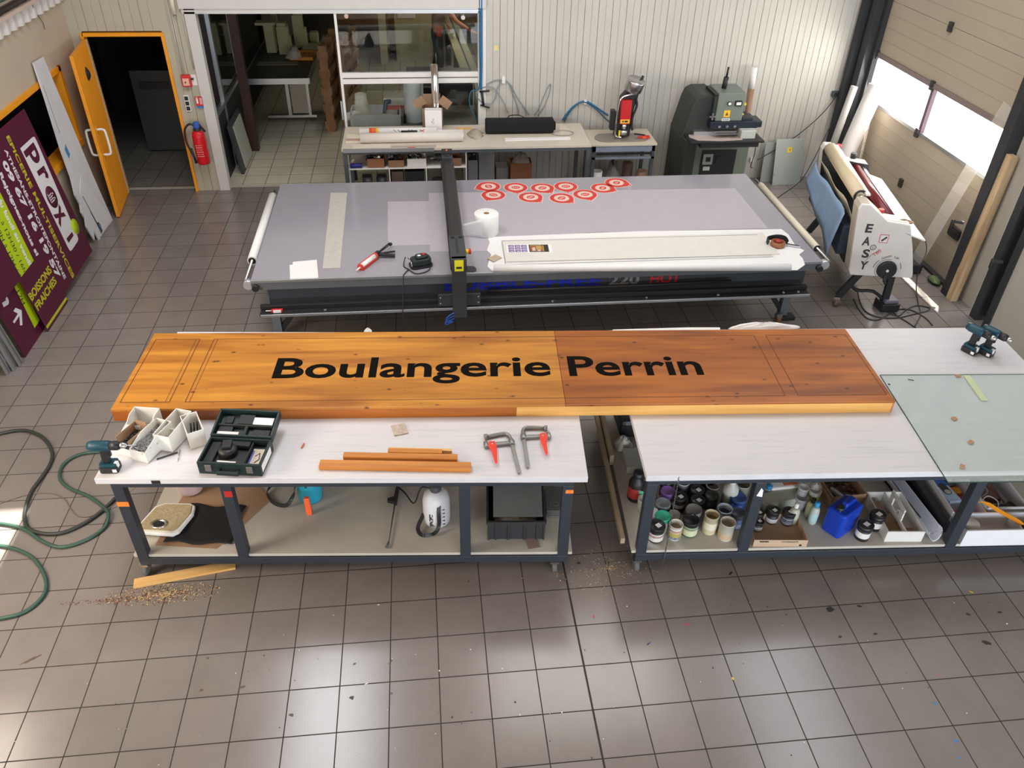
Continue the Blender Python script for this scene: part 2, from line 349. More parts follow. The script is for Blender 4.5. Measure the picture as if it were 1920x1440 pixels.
for hz, hy in ((.62, 4.66), (1.24, 4.66), (1.78, 4.66), (2.40, 4.67), (1.24, 3.2), (1.78, 3.2), (.62, 3.2), (1.78, 5.99), (1.24, 5.99)):
    mb(HNG).box(XR - .03, XR, hy - .03, hy + .03, hz - .05, hz - .008).box(XR - .03, XR, hy - .03, hy + .03, hz + .008, hz + .05).cyl((XR - .02, hy - .035, hz), (XR - .02, hy + .035, hz), .01).build('hinge', HNG, g1)
gr = M('gate_groove', (.28, .22, .16), .7)
gv = mb(gr)
for z in (.15, .30, .45, .77, .92, 1.07, 1.96, 2.11, 2.26, 2.55, 2.7, 2.85): gv.box(XR - .0012, XR, 3.14, 6.03, z, z + .003)
gv.build('groove', gr, g1)
mb(BLACK).prism(rrect(3.32, 3.52, .50, .62, .03), XR - .03, XR - .002, 'x').prism(rrect(3.36, 3.48, .53, .59, .02), XR - .034, XR - .03, 'x').build('latch', BLACK, g1, bevel=.004)
g2 = S('door_4', mb(GATE).box(XR, XR + .04, 1.0, 2.5, .03, .618).box(XR, XR + .04, 1.0, 2.5, .622, 1.22).box(XR, XR + .04, 1.0, 2.5, 1.225, 1.81).box(XR, XR + .04, 1.0, 2.5, 1.815, 2.95), GATE, bevel=.003)
S('wall_right', mb(WR).box(XR - .1, XR - .06, -3, 2.30, 0, 2.9), WR)
S('baseboard_right', mb(STC).box(XR - .06, XR + .06, 3.12, 6.1, -.0, .03), STC)
# roof with two rooflight openings, front wall
RF = M('roof_deck', (.42, .30, .2), .8)
wallbox('ceiling', RF, (-1.9, .35, -7, 6.5, 6, 6.1), (1.04, 8.6, -7, 6.5, 6, 6.1), (.35, 1.04, -7, 2.0, 6, 6.1), (.35, 1.04, 3.12, 6.5, 6, 6.1))
FW = M('front_wall_paint', (.5, .46, .4), .8)
wallbox('wall_front', FW, (-1.8, 8.5, -7.15, -7.05, 0, 6))
# ================================================================== WORK TABLES
def work_table(name, label, org, rz, L_, W_, legs, thick=.045, inset=.085):
    t = thing(name, label, 'table', (*org, 0), rz)
    top = mb(WHITE).box(0, L_, 0, W_, .9 - thick, .9).build('tabletop', WHITE, t, bevel=.003)
    f = mb(DARK); x0, x1 = inset, L_ - .085
    for y in (.0, W_ - .07): f.box(x0, x1, y, y + .06, .105, .165).box(x0, x1, y, y + .06, .825, .855)
    for x in (x0, x1 - .06): f.box(x, x + .06, .06, W_ - .07, .105, .165).box(x, x + .06, .06, W_ - .07, .825, .855)
    f.build('frame', DARK, t, bevel=.003)
    for x in legs:
        for y in (.0, W_ - .07):
            mb(DARK).box(x, x + .07, y, y + .06, .165, .825).build('leg', DARK, t, bevel=.003)
    SH = M('shelf_board', (.48, .455, .40), .6, var=.18, scale=4)
    mb(SH).box(x0 - .03, x1 + .03, .012, W_ - .02, .168, .192).build('shelf', SH, t, bevel=.002)
    for x in (inset - .012, L_ - .2):
        for y in (-.008, W_ - .1):
            c = mb(STEEL).box(x, x + .06, y, y + .06, .088, .1045).bar((x + .01, y + .03, .1), (x + .01, y + .045, .05), .02, .006).bar((x + .05, y + .03, .1), (x + .05, y + .045, .05), .02, .006)
            c.use(RUBBER).cyl((x + .014, y + .03, .047), (x + .046, y + .03, .047), .047, n=20); c.build('caster', STEEL, t)
    return t
TL_O, TL_A = (.330, -.209), -math.atan2(.248, 3.065)
TR_O, TR_A = (3.769, -.480), math.radians(-3.6)
ML = Matrix.Translation((*TL_O, 0)) @ Matrix.Rotation(TL_A, 4, 'Z'); MR = Matrix.Translation((*TR_O, 0)) @ Matrix.Rotation(TR_A, 4, 'Z')
def lx(Mx, px, py, z): return Mx.inverted() @ at(px, py, z)
legsL = [.085, lx(ML, 457, 1045, .17).x - .035, lx(ML, 873, 1045, .17).x - .035, 3.075 - .155]
legsR = [.012, lx(MR, 1391, 1030, .17).x - .035, lx(MR, 1780, 1025, .17).x - .035, 3.18 - .155]
tabL = work_table('work_table', 'white topped work table at the front left with tools laid out on it', TL_O, TL_A, 3.075, 1.68, legsL)
tabR = work_table('work_table', 'white topped work table on the right with paint pots crowded on its lower shelf', TR_O, TR_A, 3.18, 1.71, legsR, inset=.012)
OT = M('orange_tape', (.85, .22, .03), .5); RT = M('red_tape', (.45, .02, .02), .5)
mb(OT).box(.083, .157, -.0015, 0, .66, .70).build('orange_tape', OT, tabL); mb(OT).box(2.99 - .05, 2.99 - .0, -.0015, 0, .76, .79).build('orange_tape', OT, tabL)
mb(RT).box(legsL[1] + .02, legsL[1] + .07, -.0015, 0, .74, .79).build('red_tape', RT, tabL)
mb(BLACK).box(.345, .40, -.001, 0, .858, .885).build('black_tape', BLACK, tabL)
mb(PAPER).prism([(legsR[1] + .02, .71), (legsR[1] + .06, .70), (legsR[1] + .055, .76), (legsR[1] + .04, .78)], -.0015, 0, 'y').build('torn_sticker', PAPER, tabR)
# ------------------------------------------------------------------ the wooden shop sign
SO = Vector((.295, .361)); sdv = Vector((5.66, .018)) - SO; SA = math.atan2(sdv.y, sdv.x); SL = 5.375; SW = .935
MS = Matrix.Translation((SO.x, SO.y, .9)) @ Matrix.Rotation(SA, 4, 'Z')
WD = wood('varnished_pine', (.30, .095, .010), (.62, .27, .032), .36, (.9, 10, 10), 8, coat=.1)
WD2 = wood('dark_varnished_pine', (.19, .048, .005), (.45, .135, .011), .36, (.9, 10, 10), 8, coat=.1)
WL = wood('light_varnished_pine', (.62, .30, .07), (.80, .46, .13), .4, (.9, 14, 14), 4.2, coat=.2)
sign = thing('shop_sign', 'long varnished pine shop sign with carved black letters lying across both work tables', 'sign', (SO.x, SO.y, .9), SA)
def sl(px, py, z=1.0): p = MS.inverted() @ at(px, py, z); return p.x, p.y
seam = (sl(1041, 622)[0] + sl(1058.8, 758)[0]) / 2
mb(WD).box(0, seam - .001, 0, SW, .082, .1).build('left_panel', WD, sign, bevel=.002)
mb(WD2).box(seam + .001, SL, 0, SW, .082, .1).build('right_panel', WD2, sign, bevel=.002)
s2 = sl(968, 782, .9)[0]
mb(WD2).box(.0, s2, .002, .024, 0, .081).box(0, .02, .025, SW, 0, .081).build('left_edge_board', WD2, sign, bevel=.0015)
mb(WL).box(s2 + .001, SL - .005, .002, .024, 0, .081).box(SL - .025, SL - .005, .025, SW, 0, .081).build('right_edge_board', WL, sign, bevel=.0015)
mb(WD).box(.02, SL - .03, SW - .022, SW, 0, .081).build('back_edge_board', WD, sign)
GRV = M('routed_groove', (.12, .035, .008), .6); GRL = M('lit_groove_edge', (.75, .36, .1), .5)
def groove(pts, w=.005):
    g = mb(GRV); n = len(pts)
    for i in range(n):
        a, b_ = pts[i], pts[(i + 1) % n]
        if a is None or b_ is None: continue
        g.bar((a[0], a[1], .1002), (b_[0], b_[1], .1002), w, .001)
    return g
y0 = .075; y1 = SW - .085
lp = [sl(225.7, 754)[0], sl(318, 753)[0], sl(347, 754)[0], sl(1473.6, 744)[0], sl(1498, 743.6)[0], sl(1665, 743.6)[0]]
gg = mb(GRV)
for a, b_ in ((lp[0], lp[1]), (lp[2], lp[3]), (lp[4], lp[5])):
    for yy in (y0, y1): gg.box(a, b_, yy - .003, yy + .003, .0995, .1006)
    for xx in (a, b_): gg.box(xx - .003, xx + .003, y0, y1, .0995, .1006)
    if a == lp[0]: gg.box(b_ - .03, b_ - .026, y0, y1, .0995, .1006)
    if a == lp[2]: gg.box(a + .026, a + .03, y0, y1, .0995, .1006)
gg.build('routed_border', GRV, sign)
BL = M('black_letter_fill', (.006, .005, .004), 1.0)
BL.node_tree.nodes['Principled BSDF'].inputs['Specular IOR Level'].default_value = .1
def letters(s, pxl, pxr, base, cap):
    a = sl(pxl, base); b_ = sl(pxr, base); return text('carved_lettering', s, 1, BL, sign, (a[0], (a[1] + b_[1]) / 2, .1005), width=b_[0] - a[0], bold=.020, extrude=.0006)
def scale_letters(o, cap):
    k = cap / .73
    for v in o.data.vertices: v.co.y *= k; 
    x0 = min(v.co.x for v in o.data.vertices)
    for v in o.data.vertices: v.co.x -= x0; v.co.z *= 1
capH = sl(531, 668)[1] - sl(513, 706)[1]
for s_, a, b_, base in (('Boulangerie', 510, 1034, 706), ('Perrin', 1068, 1321, 703)):
    o = letters(s_, a, b_, base, capH); scale_letters(o, capH)
mb(M('copper_bracket', (.6, .3, .2), .4, metal=.6)).box(SL - .012, SL - .004, -.004, .03, .005, .09).build('corner_bracket', None, sign)
# ================================================================== FLATBED APPLICATOR
BZ = .8
bed = thing('flatbed_applicator', 'long grey flatbed applicator table with a black roller gantry across it', 'machine', (3.55, 3.52, 0))
BO = Vector((3.55, 3.52, 0))
def W(x, y, z=0): return (x - BO.x, y - BO.y, z)
def bmb(mat, x0, x1, y0, y1, z0, z1): return mb(mat).box(x0 - BO.x, x1 - BO.x, y0 - BO.y, y1 - BO.y, z0, z1)
MAT_ = M('cutting_mat', (.30, .29, .33), .16, var=.07, scale=2.5, coat=.3)
BGREY = M('machine_grey', (.14, .155, .175), .45, metal=.1)
bmb(MAT_, .862, 6.225, 2.44, 4.62, .782, .8).build('bed_surface', MAT_, bed, bevel=.002)
bmb(ALU, .862, 6.225, 2.425, 2.44, .775, .802).build('edge_profile', M('pale_alu', (.6, .62, .66), .35, metal=.5), bed, bevel=.002)
bmb(BGREY, .86, 6.22, 2.43, 4.62, .70, .781).build('bed_frame', BGREY, bed, bevel=.004)
AP = M('apron_slate', (.05, .06, .075), .45)
bmb(AP, .98, 6.12, 2.50, 2.54, .50, .70).build('apron', AP, bed, bevel=.003)
rl = mb(BLACK).box(.92 - 3.55, 6.10 - 3.55, 2.28 - 3.52, 2.40 - 3.52, .515, .53).box(.92 - 3.55, 6.10 - 3.55, 2.36 - 3.52, 2.40 - 3.52, .53, .575)
rl.use(ALU).box(.93 - 3.55, 6.10 - 3.55, 2.265 - 3.52, 2.28 - 3.52, .51, .535); rl.build('guide_rail', BLACK, bed, bevel=.002)
for x in (5.2, 5.85, 6.0, 3.6, 4.5, 1.5): mb(STEEL).cyl(W(x, 2.32, .53), W(x, 2.32, .545), .014).build('rail_bolt', STEEL, bed)
mb(BLACK).tube([W(3.0, 2.44, .60), W(4.5, 2.44, .605), W(5.35, 2.44, .615)], .016).build('black_tube', BLACK, bed)
for s_, m_, px_, wd in (('BUBBLE-FREE', M('blue_lettering', (.01, .03, .55), .5), 2.58, 1.50), ('220', M('grey_lettering', (.25, .26, .28), .5), 4.16, .30), ('HOT', M('red_lettering', (.6, .03, .03), .5), 4.56, .30)):
    text('lettering', s_, .14, m_, bed, W(px_, 2.4985, .59), (PI / 2, 0, 0), width=wd, bold=.004)
for x in (.97, 6.10):
    for y in (2.72, 4.35):
        l = mb(BGREY).box(x - .04 - 3.55, x + .04 - 3.55, y - .04 - 3.52, y + .04 - 3.52, .04, .70); l.build('leg', BGREY, bed, bevel=.004)
        f = mb(BLACK).box(x - .06 - 3.55, x + .12 - 3.55, y - .08 - 3.52, y + .02 - 3.52, .0, .04); f.build('foot', BLACK, bed, bevel=.004)
        sg = 1 if x < 3 else -1
        mb(BLACK).bar(W(x + sg * .03, y, .10), W(x + sg * .45, y, .66), .05, .05).build('brace', BLACK, bed)
        c = mb(M('brown_wheel', (.22, .09, .05), .6)).cyl(W(x - .10, y - .11, .04), W(x - .06, y - .11, .04), .04, n=18).use(STEEL).box(x - .11 - 3.55, x - .05 - 3.55, y - .13 - 3.52, y - .09 - 3.52, .07, .11); c.build('caster', STEEL, bed)
# end rollers with film
for x, y0_, y1_, m_, nm in ((.80, 2.90, 4.40, PAPER, 'film_roll'), (6.33, 2.78, 4.38, CREAM, 'film_roll')):
    mb(m_).cyl(W(x, y0_, .755), W(x, y1_, .755), .045 if m_ is PAPER else .036, n=20).use(BLACK).cyl(W(x, y0_ - .002, .755), W(x, y0_ + .01, .755), .035, n=16).build(nm, m_, bed)
    mb(STEEL).cyl(W(x, 2.50, .755), W(x, 4.55, .755), .014).build('spindle', STEEL, bed)
for x, sg in ((.83, -1), (6.27, 1)):
    mb(M('pale_alu')).cyl(W(x, 2.44, .745), W(x, 2.50, .745), .042, n=20).use(BLACK).cyl(W(x - sg * .07, 2.39, .735), W(x - sg * .07, 2.44, .735), .03, n=16).build('end_bracket', None, bed)
# gantry
G = M('gantry_grey', (.05, .053, .056), .5, metal=.2)
gy0, gy1 = 2.25, 4.78
mb(G).box(2.66 - 3.55, 2.79 - 3.55, gy0 - 3.52, gy0 + .045 - 3.52, .44, 1.05).use(BLACK).box(2.665 - 3.55, 2.785 - 3.55, gy0 + .005 - 3.52, gy0 + .045 - 3.52, .38, .44).build('side_plate', G, bed, bevel=.004)
mb(G).box(2.655 - 3.55, 2.795 - 3.55, gy0 - .01 - 3.52, gy0 + .46 - 3.52, 1.0, 1.05).use(BLACK).box(2.712 - 3.55, 2.732 - 3.55, gy0 + .1 - 3.52, gy0 + .4 - 3.52, 1.0, 1.054).cyl(W(2.69, gy0 + .42, 1.05), W(2.69, gy0 + .42, 1.062), .018).cyl(W(2.76, gy0 + .42, 1.05), W(2.76, gy0 + .42, 1.062), .018).build('head_block', G, bed, bevel=.004)
mb(BLACK).cyl(W(2.725, gy0 + .04, .935), W(2.725, gy1, .935), .075, n=28).build('pressure_roller', M('roller_rubber', (.02, .02, .022), .5), bed)
mb(BLACK).box(2.665 - 3.55, 2.785 - 3.55, gy0 + .46 - 3.52, gy1 - .1 - 3.52, .99, 1.04).build('beam', BLACK, bed, bevel=.02)
mb(G).box(2.665 - 3.55, 2.785 - 3.55, gy1 - .12 - 3.52, gy1 + .05 - 3.52, .60, 1.06).use(BLACK).box(2.665 - 3.55, 2.785 - 3.55, gy1 - .05 - 3.52, gy1 + .06 - 3.52, 1.06, 1.09).cyl(W(2.725, gy1 - .08, 1.06), W(2.725, gy1 - .08, 1.075), .03).build('rear_block', G, bed, bevel=.005)
mb(M('red_led', (1, .1, .03), .4, emit=2)).box(2.715 - 3.55, 2.73 - 3.55, gy1 + .0 - 3.52, gy1 + .015 - 3.52, 1.09, 1.094).build('indicator_light', None, bed)
mb(G).box(2.53 - 3.55, 2.92 - 3.55, 2.296 - 3.52, 2.32 - 3.52, .535, .66).use(STEEL).cyl(W(2.55, 2.29, .63), W(2.55, 2.296, .63), .008).cyl(W(2.90, 2.29, .63), W(2.90, 2.296, .63), .008).cyl(W(2.90, 2.29, .57), W(2.90, 2.296, .57), .008).cyl(W(2.55, 2.29, .57), W(2.55, 2.296, .57), .008).build('carriage_plate', G, bed, bevel=.003)
ys = [(2.725 + .045 * (1 if i % 2 else .82) * math.cos(i * PI / 16) - 3.55, 1.15 + 0) for i in range(0)]
YL = M('warning_yellow', (.75, .68, .02), .5)
mb(YL).box(2.685 - 3.55, 2.765 - 3.55, gy0 - .0125 - 3.52, gy0 - .0105 - 3.52, .93, 1.04).use(BLACK).box(2.70 - 3.55, 2.75 - 3.55, gy0 - .014 - 3.52, gy0 - .0125 - 3.52, .955, .975).build('warning_plate', YL, bed)
mb(M('yellow_stop_base', (.8, .5, .02), .5)).cyl(W(2.795, gy0 + .2, 1.015), W(2.825, gy0 + .2, 1.015), .022).use(RED).cyl(W(2.825, gy0 + .2, 1.015), W(2.845, gy0 + .2, 1.015), .026).build('stop_button', None, bed)
HB = M('blue_hose', (.02, .10, .42), .4)
for k in range(3): mb(HB).tube(cr([W(2.67, 2.24, .50 - .03 * k), W(2.61 - .01 * k, 2.22, .47 - .03 * k), W(2.60, 2.22, .43 - .02 * k), W(2.66, 2.235, .41)]), .006).build('air_hose', HB, bed)
# items lying on the bed --------------------------------------------------
def flat(name, label, cat, pts, z, mat, t=.002, group=None, bev=0):          # pts are pixels of its outline, lying at height z
    q = [at(x, y, z) for x, y in pts]; c = sum(q, Vector()) / len(q); c.z = z
    m_ = mb(mat).prism([(p.x - c.x, p.y - c.y) for p in q], 0, t); o = m_.build(name, mat, bevel=bev); o.location = c
    return props(o, label, cat, group)
FILM = M('lilac_film', (.44, .41, .46), .2, var=.03)
flat('film_sheet', 'pale lilac film spread over most of the grey flatbed', 'film', [(727, 378), (804, 377), (804, 362), (1378, 353), (1440, 428), (1100, 436), (938, 470), (806, 472), (806, 459), (735, 461), (727, 450)], BZ + .0005, FILM, .0008)
RUL = M('frosted_acrylic', (.50, .48, .44), .25, var=.15, scale=14)
o = flat('acrylic_strip', 'long frosted acrylic strip lying across the left end of the flatbed', 'strip', [(620, 362), (651, 362), (638, 503), (605, 504)], BZ + .0005, RUL, .004)
flat('paper_sheet', 'blank white paper sheet at the front left corner of the flatbed', 'paper', [(543, 497), (594, 488), (597, 521), (544, 525)], BZ + .0008, PAPER, .001)
flat('paper_sheet', 'white paper sheet half under the one at the flatbed corner', 'paper', [(549, 491), (594, 487), (592, 498), (549, 502)], BZ + .0, PAPER, .0006)
# wavy white backing paper, panel with grooves, photo print
pts = [at(*q, BZ) for q in ((914, 445), (918, 455), (913, 470), (921, 478), (917, 488), (914, 500), (922, 508), (1100, 508), (1495, 507), (1509, 497), (1505, 485), (1498, 478), (1508, 470), (1492, 462), (1478, 440), (1465, 430), (1200, 434))]
c0 = at(1200, 470, BZ); c0.z = BZ + .0016
o = mb(PAPER).prism([(p.x - c0.x, p.y - c0.y) for p in pts], 0, .002).build('backing_paper', PAPER); o.location = c0
props(o, 'long crinkled white backing paper under the white panel on the flatbed', 'paper')
def Pn(px_, py_): p = at(px_, py_, BZ); return p
r = mb(PAPER).cyl(Vector(at(925, 505, BZ)) - c0 + Vector((0, -.03, .03)), Vector(at(1490, 503, BZ)) - c0 + Vector((-.06, -.03, .03)), .034, n=18); r.build('rolled_edge', PAPER, o)
PW = M('cream_white_board', (.70, .68, .63), .35)
c1 = at(1180, 470, BZ); c1.z = BZ + .004
th_ = thing('panel_board', 'long off-white panel with thin grooved lines on the crinkled paper', 'panel', c1)
q = [at(x, y, BZ) - c1 for x, y in ((941, 452), (1430, 438), (1462, 478), (948, 494))]
mb(PW).prism([(p.x, p.y) for p in q], 0, .006).build('board', PW, th_, bevel=.001)
ln = mb(M('grey_line', (.22, .25, .25), .5))
for a, b_ in (((941, 452), (1420, 440)), ((950, 491), (1448, 478)), ((950, 496), (1450, 481)), ((941, 452), (948, 494))):
    p0 = at(*a, BZ + .01) - c1; p1 = at(*b_, BZ + .01) - c1; ln.bar((p0.x, p0.y, .0065), (p1.x, p1.y, .0065), .006, .001)
ln.build('groove_line', None, th_)
c2 = at(992, 466, BZ + .01); ph = thing('photo_print', 'small printed sheet with a photo of a shop front lying on the white panel', 'photo', (c2.x, c2.y, BZ + .0105), math.radians(-3))
mb(PAPER).box(-.22, .22, -.09, .09, 0, .0006).build('paper', PAPER, ph)
PUR = M('print_purple', (.20, .13, .32), .5)
v = mb(PUR)
for i in range(3):
    for j in range(3): v.box(-.20 + i * .062, -.145 + i * .062, -.075 + j * .052, -.03 + j * .052, .0006, .0009)
v.use(M('print_lilac', (.55, .5, .65), .5))
for i in range(3):
    for j in range(3): v.box(-.185 + i * .062, -.155 + i * .062, -.065 + j * .052, -.05 + j * .052, .0009, .0011)
v.build('text_block', PUR, ph)
v = mb(M('print_black', (.02, .02, .025), .5)).box(.0, .19, -.075, .08, .0006, .0009)
for i, (a, b_, c_, d_, cc) in enumerate(((.01, .13, -.06, .06, (.35, .10, .04)), (.03, .06, -.05, .02, (.55, .5, .4)), (.07, .12, -.02, .05, (.5, .32, .1)), (.08, .11, -.06, -.03, (.6, .58, .5)), (.01, .12, .06, .07, (.35, .4, .1)), (.13, .145, -.06, .06, (.4, .25, .03)))):
    v.use(M('print_patch_%s' % 'abcdef'[i], cc, .5)).box(a, b_, c_, d_, .0009, .0012 + i * .0001)
v.build('photo', None, ph)
# round red stickers
SR = M('sticker_red', (.62, .035, .03), .45); SWt = M('sticker_cream', (.75, .60, .52), .5)
SKS = 1.1
def sticker(px_, py_, ang, label):
    p = at(px_, py_, BZ); t = thing('round_sticker', label, 'sticker', (p.x, p.y, BZ + .0012), ang, 'red round stickers along the back of the flatbed')
    def blob(r, tip):
        o = [(r * math.cos(a * PI / 20), r * math.sin(a * PI / 20)) for a in range(-16, 29) if not 0 > a > -12]
        o = []; 
        for a in range(40):
            th = a * PI / 20
            if th > 1.5 * PI - .62 and th < 1.5 * PI + .62: continue
            o.append((r * math.cos(th), r * math.sin(th)))
        k = next(i for i, p_ in enumerate(o) if math.atan2(p_[1], p_[0]) < 0 and p_[0] > 0); o.insert(k, (.0, -r - tip)); return o
    mb(SWt).prism(blob(.128, .045), 0, .0012).build('white_border', SWt, t)
    mb(SR).prism(blob(.120, .042), .0012, .0018).build('red_field', SR, t)
    mb(SWt).lathe([(.078, .0018), (.078, .0022)], n=36).build('cream_ring', SWt, t)
    rg = mb(M('sticker_ring_pink', (.72, .30, .26), .5)).lathe([(.068, .0022), (.068, .0024)], n=32).use(SWt).lathe([(.064, .0024), (.064, .0026)], n=32); rg.build('thin_ring', None, t)
    e_ = mb(SR).lathe([(.046, .0026), (.046, .0029)], n=28, sy=.8).use(SWt)
    for i in range(3): e_.box(-.03 + i * .022, -.016 + i * .022, -.014, .014, .0029, .0032)
    e_.use(SR)
    for i in range(3): e_.box(-.026 + i * .022, -.020 + i * .022, -.006, .006, .0032, .0034)
    e_.build('emblem', SR, t)
    mb(SWt).box(-.02, -.008, -.142, -.134, .0018, .0021).box(.008, .02, -.142, -.134, .0018, .0021).build('small_print', SWt, t)
st = [(916, 350, -1.2, 'red round sticker at the left end of the upper row, tip pointing left'), (967, 352, 0, 'red round sticker second from left in the upper row, tip pointing forward'),
 (1017, 353, .55, 'red round sticker third from left in the upper row beside the middle'), (1061, 350, 0, 'red round sticker fourth in the upper row, the one farthest back of the middle pair'),
 (925, 366, -.55, 'red round sticker of the lower row nearest the paper roll'), (995, 370, .6, 'red round sticker in the lower row left of the middle'),
 (1053, 372, .7, 'red round sticker in the lower row, closest to the camera'), (1097, 365, .25, 'red round sticker at the right end of the lower row'),
 (1130, 353, 1.0, 'red round sticker overlapped at the right end of the upper row'), (1156, 343, 1.1, 'red round sticker farthest right and farthest back of all')]
for a in st: sticker(*a)
for o_ in [x for x in bpy.data.objects if x.name.startswith('round_sticker')]: o_.scale = (1.08, 1.08, 1)
# paper towel roll
p = at(912, 437, BZ); t = thing('paper_towel_roll', 'big white paper towel roll standing behind the gantry with its loose end trailing', 'paper roll', (p.x, p.y, BZ + .001))
mb(PAPER).lathe([(.028, .215), (.028, .0), (.118, .0), (.122, .006), (.122, .209), (.117, .215), (.028, .215)], n=40, cap=False).build('roll', PAPER, t)
mb(CARD).lathe([(.026, .0), (.026, .214), (.0285, .214), (.0285, 0)], n=20, cap=False).build('core', CARD, t)
def tw(u, v): 
    x = -.0 - u * .30; return Vector((x, -.115 + .10 * u + .02 * math.sin(u * 7 + v * 2), .002 + v * .205 * (1 - .55 * u) + .01 * math.sin(u * 9)))
def tw2(u, v): return Vector((-.05 - .27 * u, -.112 + .13 * u * u + .012 * math.sin(5 * u), .003 + v * (.2 - .11 * u)))
m_ = mb(PAPER); m_.sheet(14, 5, tw2, .002, (0, 1, 0)); m_.build('loose_end', PAPER, t)
# caulking gun
a = at(668, 507, BZ + .03); b_ = at(728, 462, BZ + .03); d = (b_ - a); L_ = d.length; an = math.atan2(d.y, d.x)
t = thing('caulking_gun', 'red and black caulking gun with white cartridge lying on the flatbed', 'tool', (a.x, a.y, BZ + .0), an)
mb(PAPER).cyl((0, 0, .03), (.09, 0, .03), .004, .012).build('nozzle', PAPER, t)
mb(PAPER).cyl((.075, 0, .032), (.30, 0, .032), .024, n=20).build('cartridge', PAPER, t)
fr_ = mb(M('gun_red', (.62, .05, .03), .35)).cyl((.06, 0, .032), (.075, 0, .032), .03, n=20)
fr_.prism([(-.027, .0), (.027, .0), (.024, .02), (-.024, .02)], .07, .30, 'x').cyl((.30, 0, .032), (.325, 0, .032), .03, n=20).box(.07, .30, .018, .029, .015, .05).box(.07, .30, -.029, -.018, .01, .03)
fr_.build('cradle', None, t)
mb(BLACK).cyl((.325, 0, .035), (.58, 0, .035), .005).cyl((.57, 0, .035), (.59, 0, .035), .016, n=14).bar((.35, 0, .045), (.58, .012, .045), .006, .012).build('plunger_rod', BLACK, t)
mb(BLACK).box(.32, .38, -.018, .018, .015, .06).bar((.35, 0, .035), (.42, -.15, .02), .03, .026).build('grip', BLACK, t, bevel=.004)
mb(BLACK).bar((.37, 0, .03), (.50, -.10, .02), .022, .012).build('trigger', BLACK, t, bevel=.003)
# black sander with cord
p = at(789, 498, BZ); t = thing('sander', 'black electric sander with its cord hanging over the front of the flatbed', 'power tool', (p.x, p.y, BZ + .001), .3)
mb(BLACK).prism(rrect(-.105, .105, -.07, .07, .04), 0, .02).build('base_plate', M('tool_grey', (.1, .1, .1), .6), t)
mb(M('tool_green_black', (.015, .025, .025), .45)).prism(rrect(-.09, .095, -.058, .058, .035), .02, .085).prism(rrect(-.05, .07, -.04, .04, .03), .085, .11).build('body', None, t, bevel=.012, seg=3)
mb(RED).box(.02, .045, -.012, .012, .11, .118).build('switch', RED, t, bevel=.002)
mb(PAPER).box(-.03, .0, -.02, .005, .1105, .1115).build('sticker', PAPER, t)
cb = [at(760, 482, BZ + .04), at(757, 498, BZ + .01), at(766, 505, BZ + .008), at(780, 513, BZ + .01), at(800, 509, BZ + .008), at(808, 500, BZ + .02)]
Ti = Matrix.Rotation(-.3, 4, 'Z') @ Matrix.Translation((-p.x, -p.y, -BZ - .001))
mb(BLACK).tube([Ti @ q for q in cr(cb)], .005).build('cord_loop', BLACK, t)
cb2 = [at(766, 505, BZ + .01), at(758, 514, BZ + .008), Vector((at(756, 524, BZ).x, 2.405, BZ - .02)), Vector((at(756, 524, BZ).x - .02, 2.245, .5)), Vector((at(756, 524, BZ).x - .01, 2.24, .2)), Vector((at(756, 524, BZ).x - .0, 2.3, .02))]
mb(BLACK).tube([Ti @ q for q in cr(cb2)], .005).build('cord', BLACK, t)
mb(STEEL).tube([Ti @ at(765, 484, BZ + .05), Ti @ at(770, 488, BZ + .06), Ti @ at(773, 500, BZ + .03)], .005).build('guard_wire', STEEL, t)
# tape dispenser, knife, tile samples
p = at(1457, 462, BZ); t = thing('tape_dispenser', 'roll of brown packing tape in a red and black hand dispenser', 'tape dispenser', (p.x, p.y, BZ + .0055), .2)
mb(M('brown_tape', (.28, .11, .05), .3)).lathe([(.045, 0), (.07, 0), (.07, .05), (.045, .05), (.045, 0)], n=28, cap=False).build('tape_roll', None, t)
mb(M('dark_red_plastic', (.3, .03, .02), .35)).lathe([(.0, .045), (.04, .05), (.035, .066), (.0, .07)], n=20, cap=False).build('hub', None, t)
mb(BLACK).strip(cr([(-.085, .03, .03), (-.08, .075, .045), (-.03, .09, .05), (.04, .07, .06), (.085, .02, .06), (.09, -.03, .04)]), .05, .006).build('frame', BLACK, t)
p = at(1485, 463, BZ); t = thing('utility_knife', 'grey utility knife with black slider right of the tape dispenser', 'knife', (p.x, p.y, BZ + .0055), -.45)
mb(ALU).prism(rrect(-.085, .085, -.016, .016, .012), 0, .018).build('handle', ALU, t, bevel=.003); mb(BLACK).box(-.06, .06, -.005, .005, .018, .022).build('slider', BLACK, t)
TILE = wood('beige_veneer', (.42, .32, .22), (.55, .43, .32), .5)
flat('tile_sample', 'small brown veneer square lying on the white backing paper near the gantry', 'sample', [(914, 486), (929, 478), (941, 484), (926, 492)], BZ + .006, TILE, .008)
flat('hinge_plate', 'dark rounded metal plate beside the gantry at the flatbed front', 'plate', [(872, 500), (888, 500), (893, 504), (893, 508), (888, 510), (872, 510)], BZ + .001, G, .006)
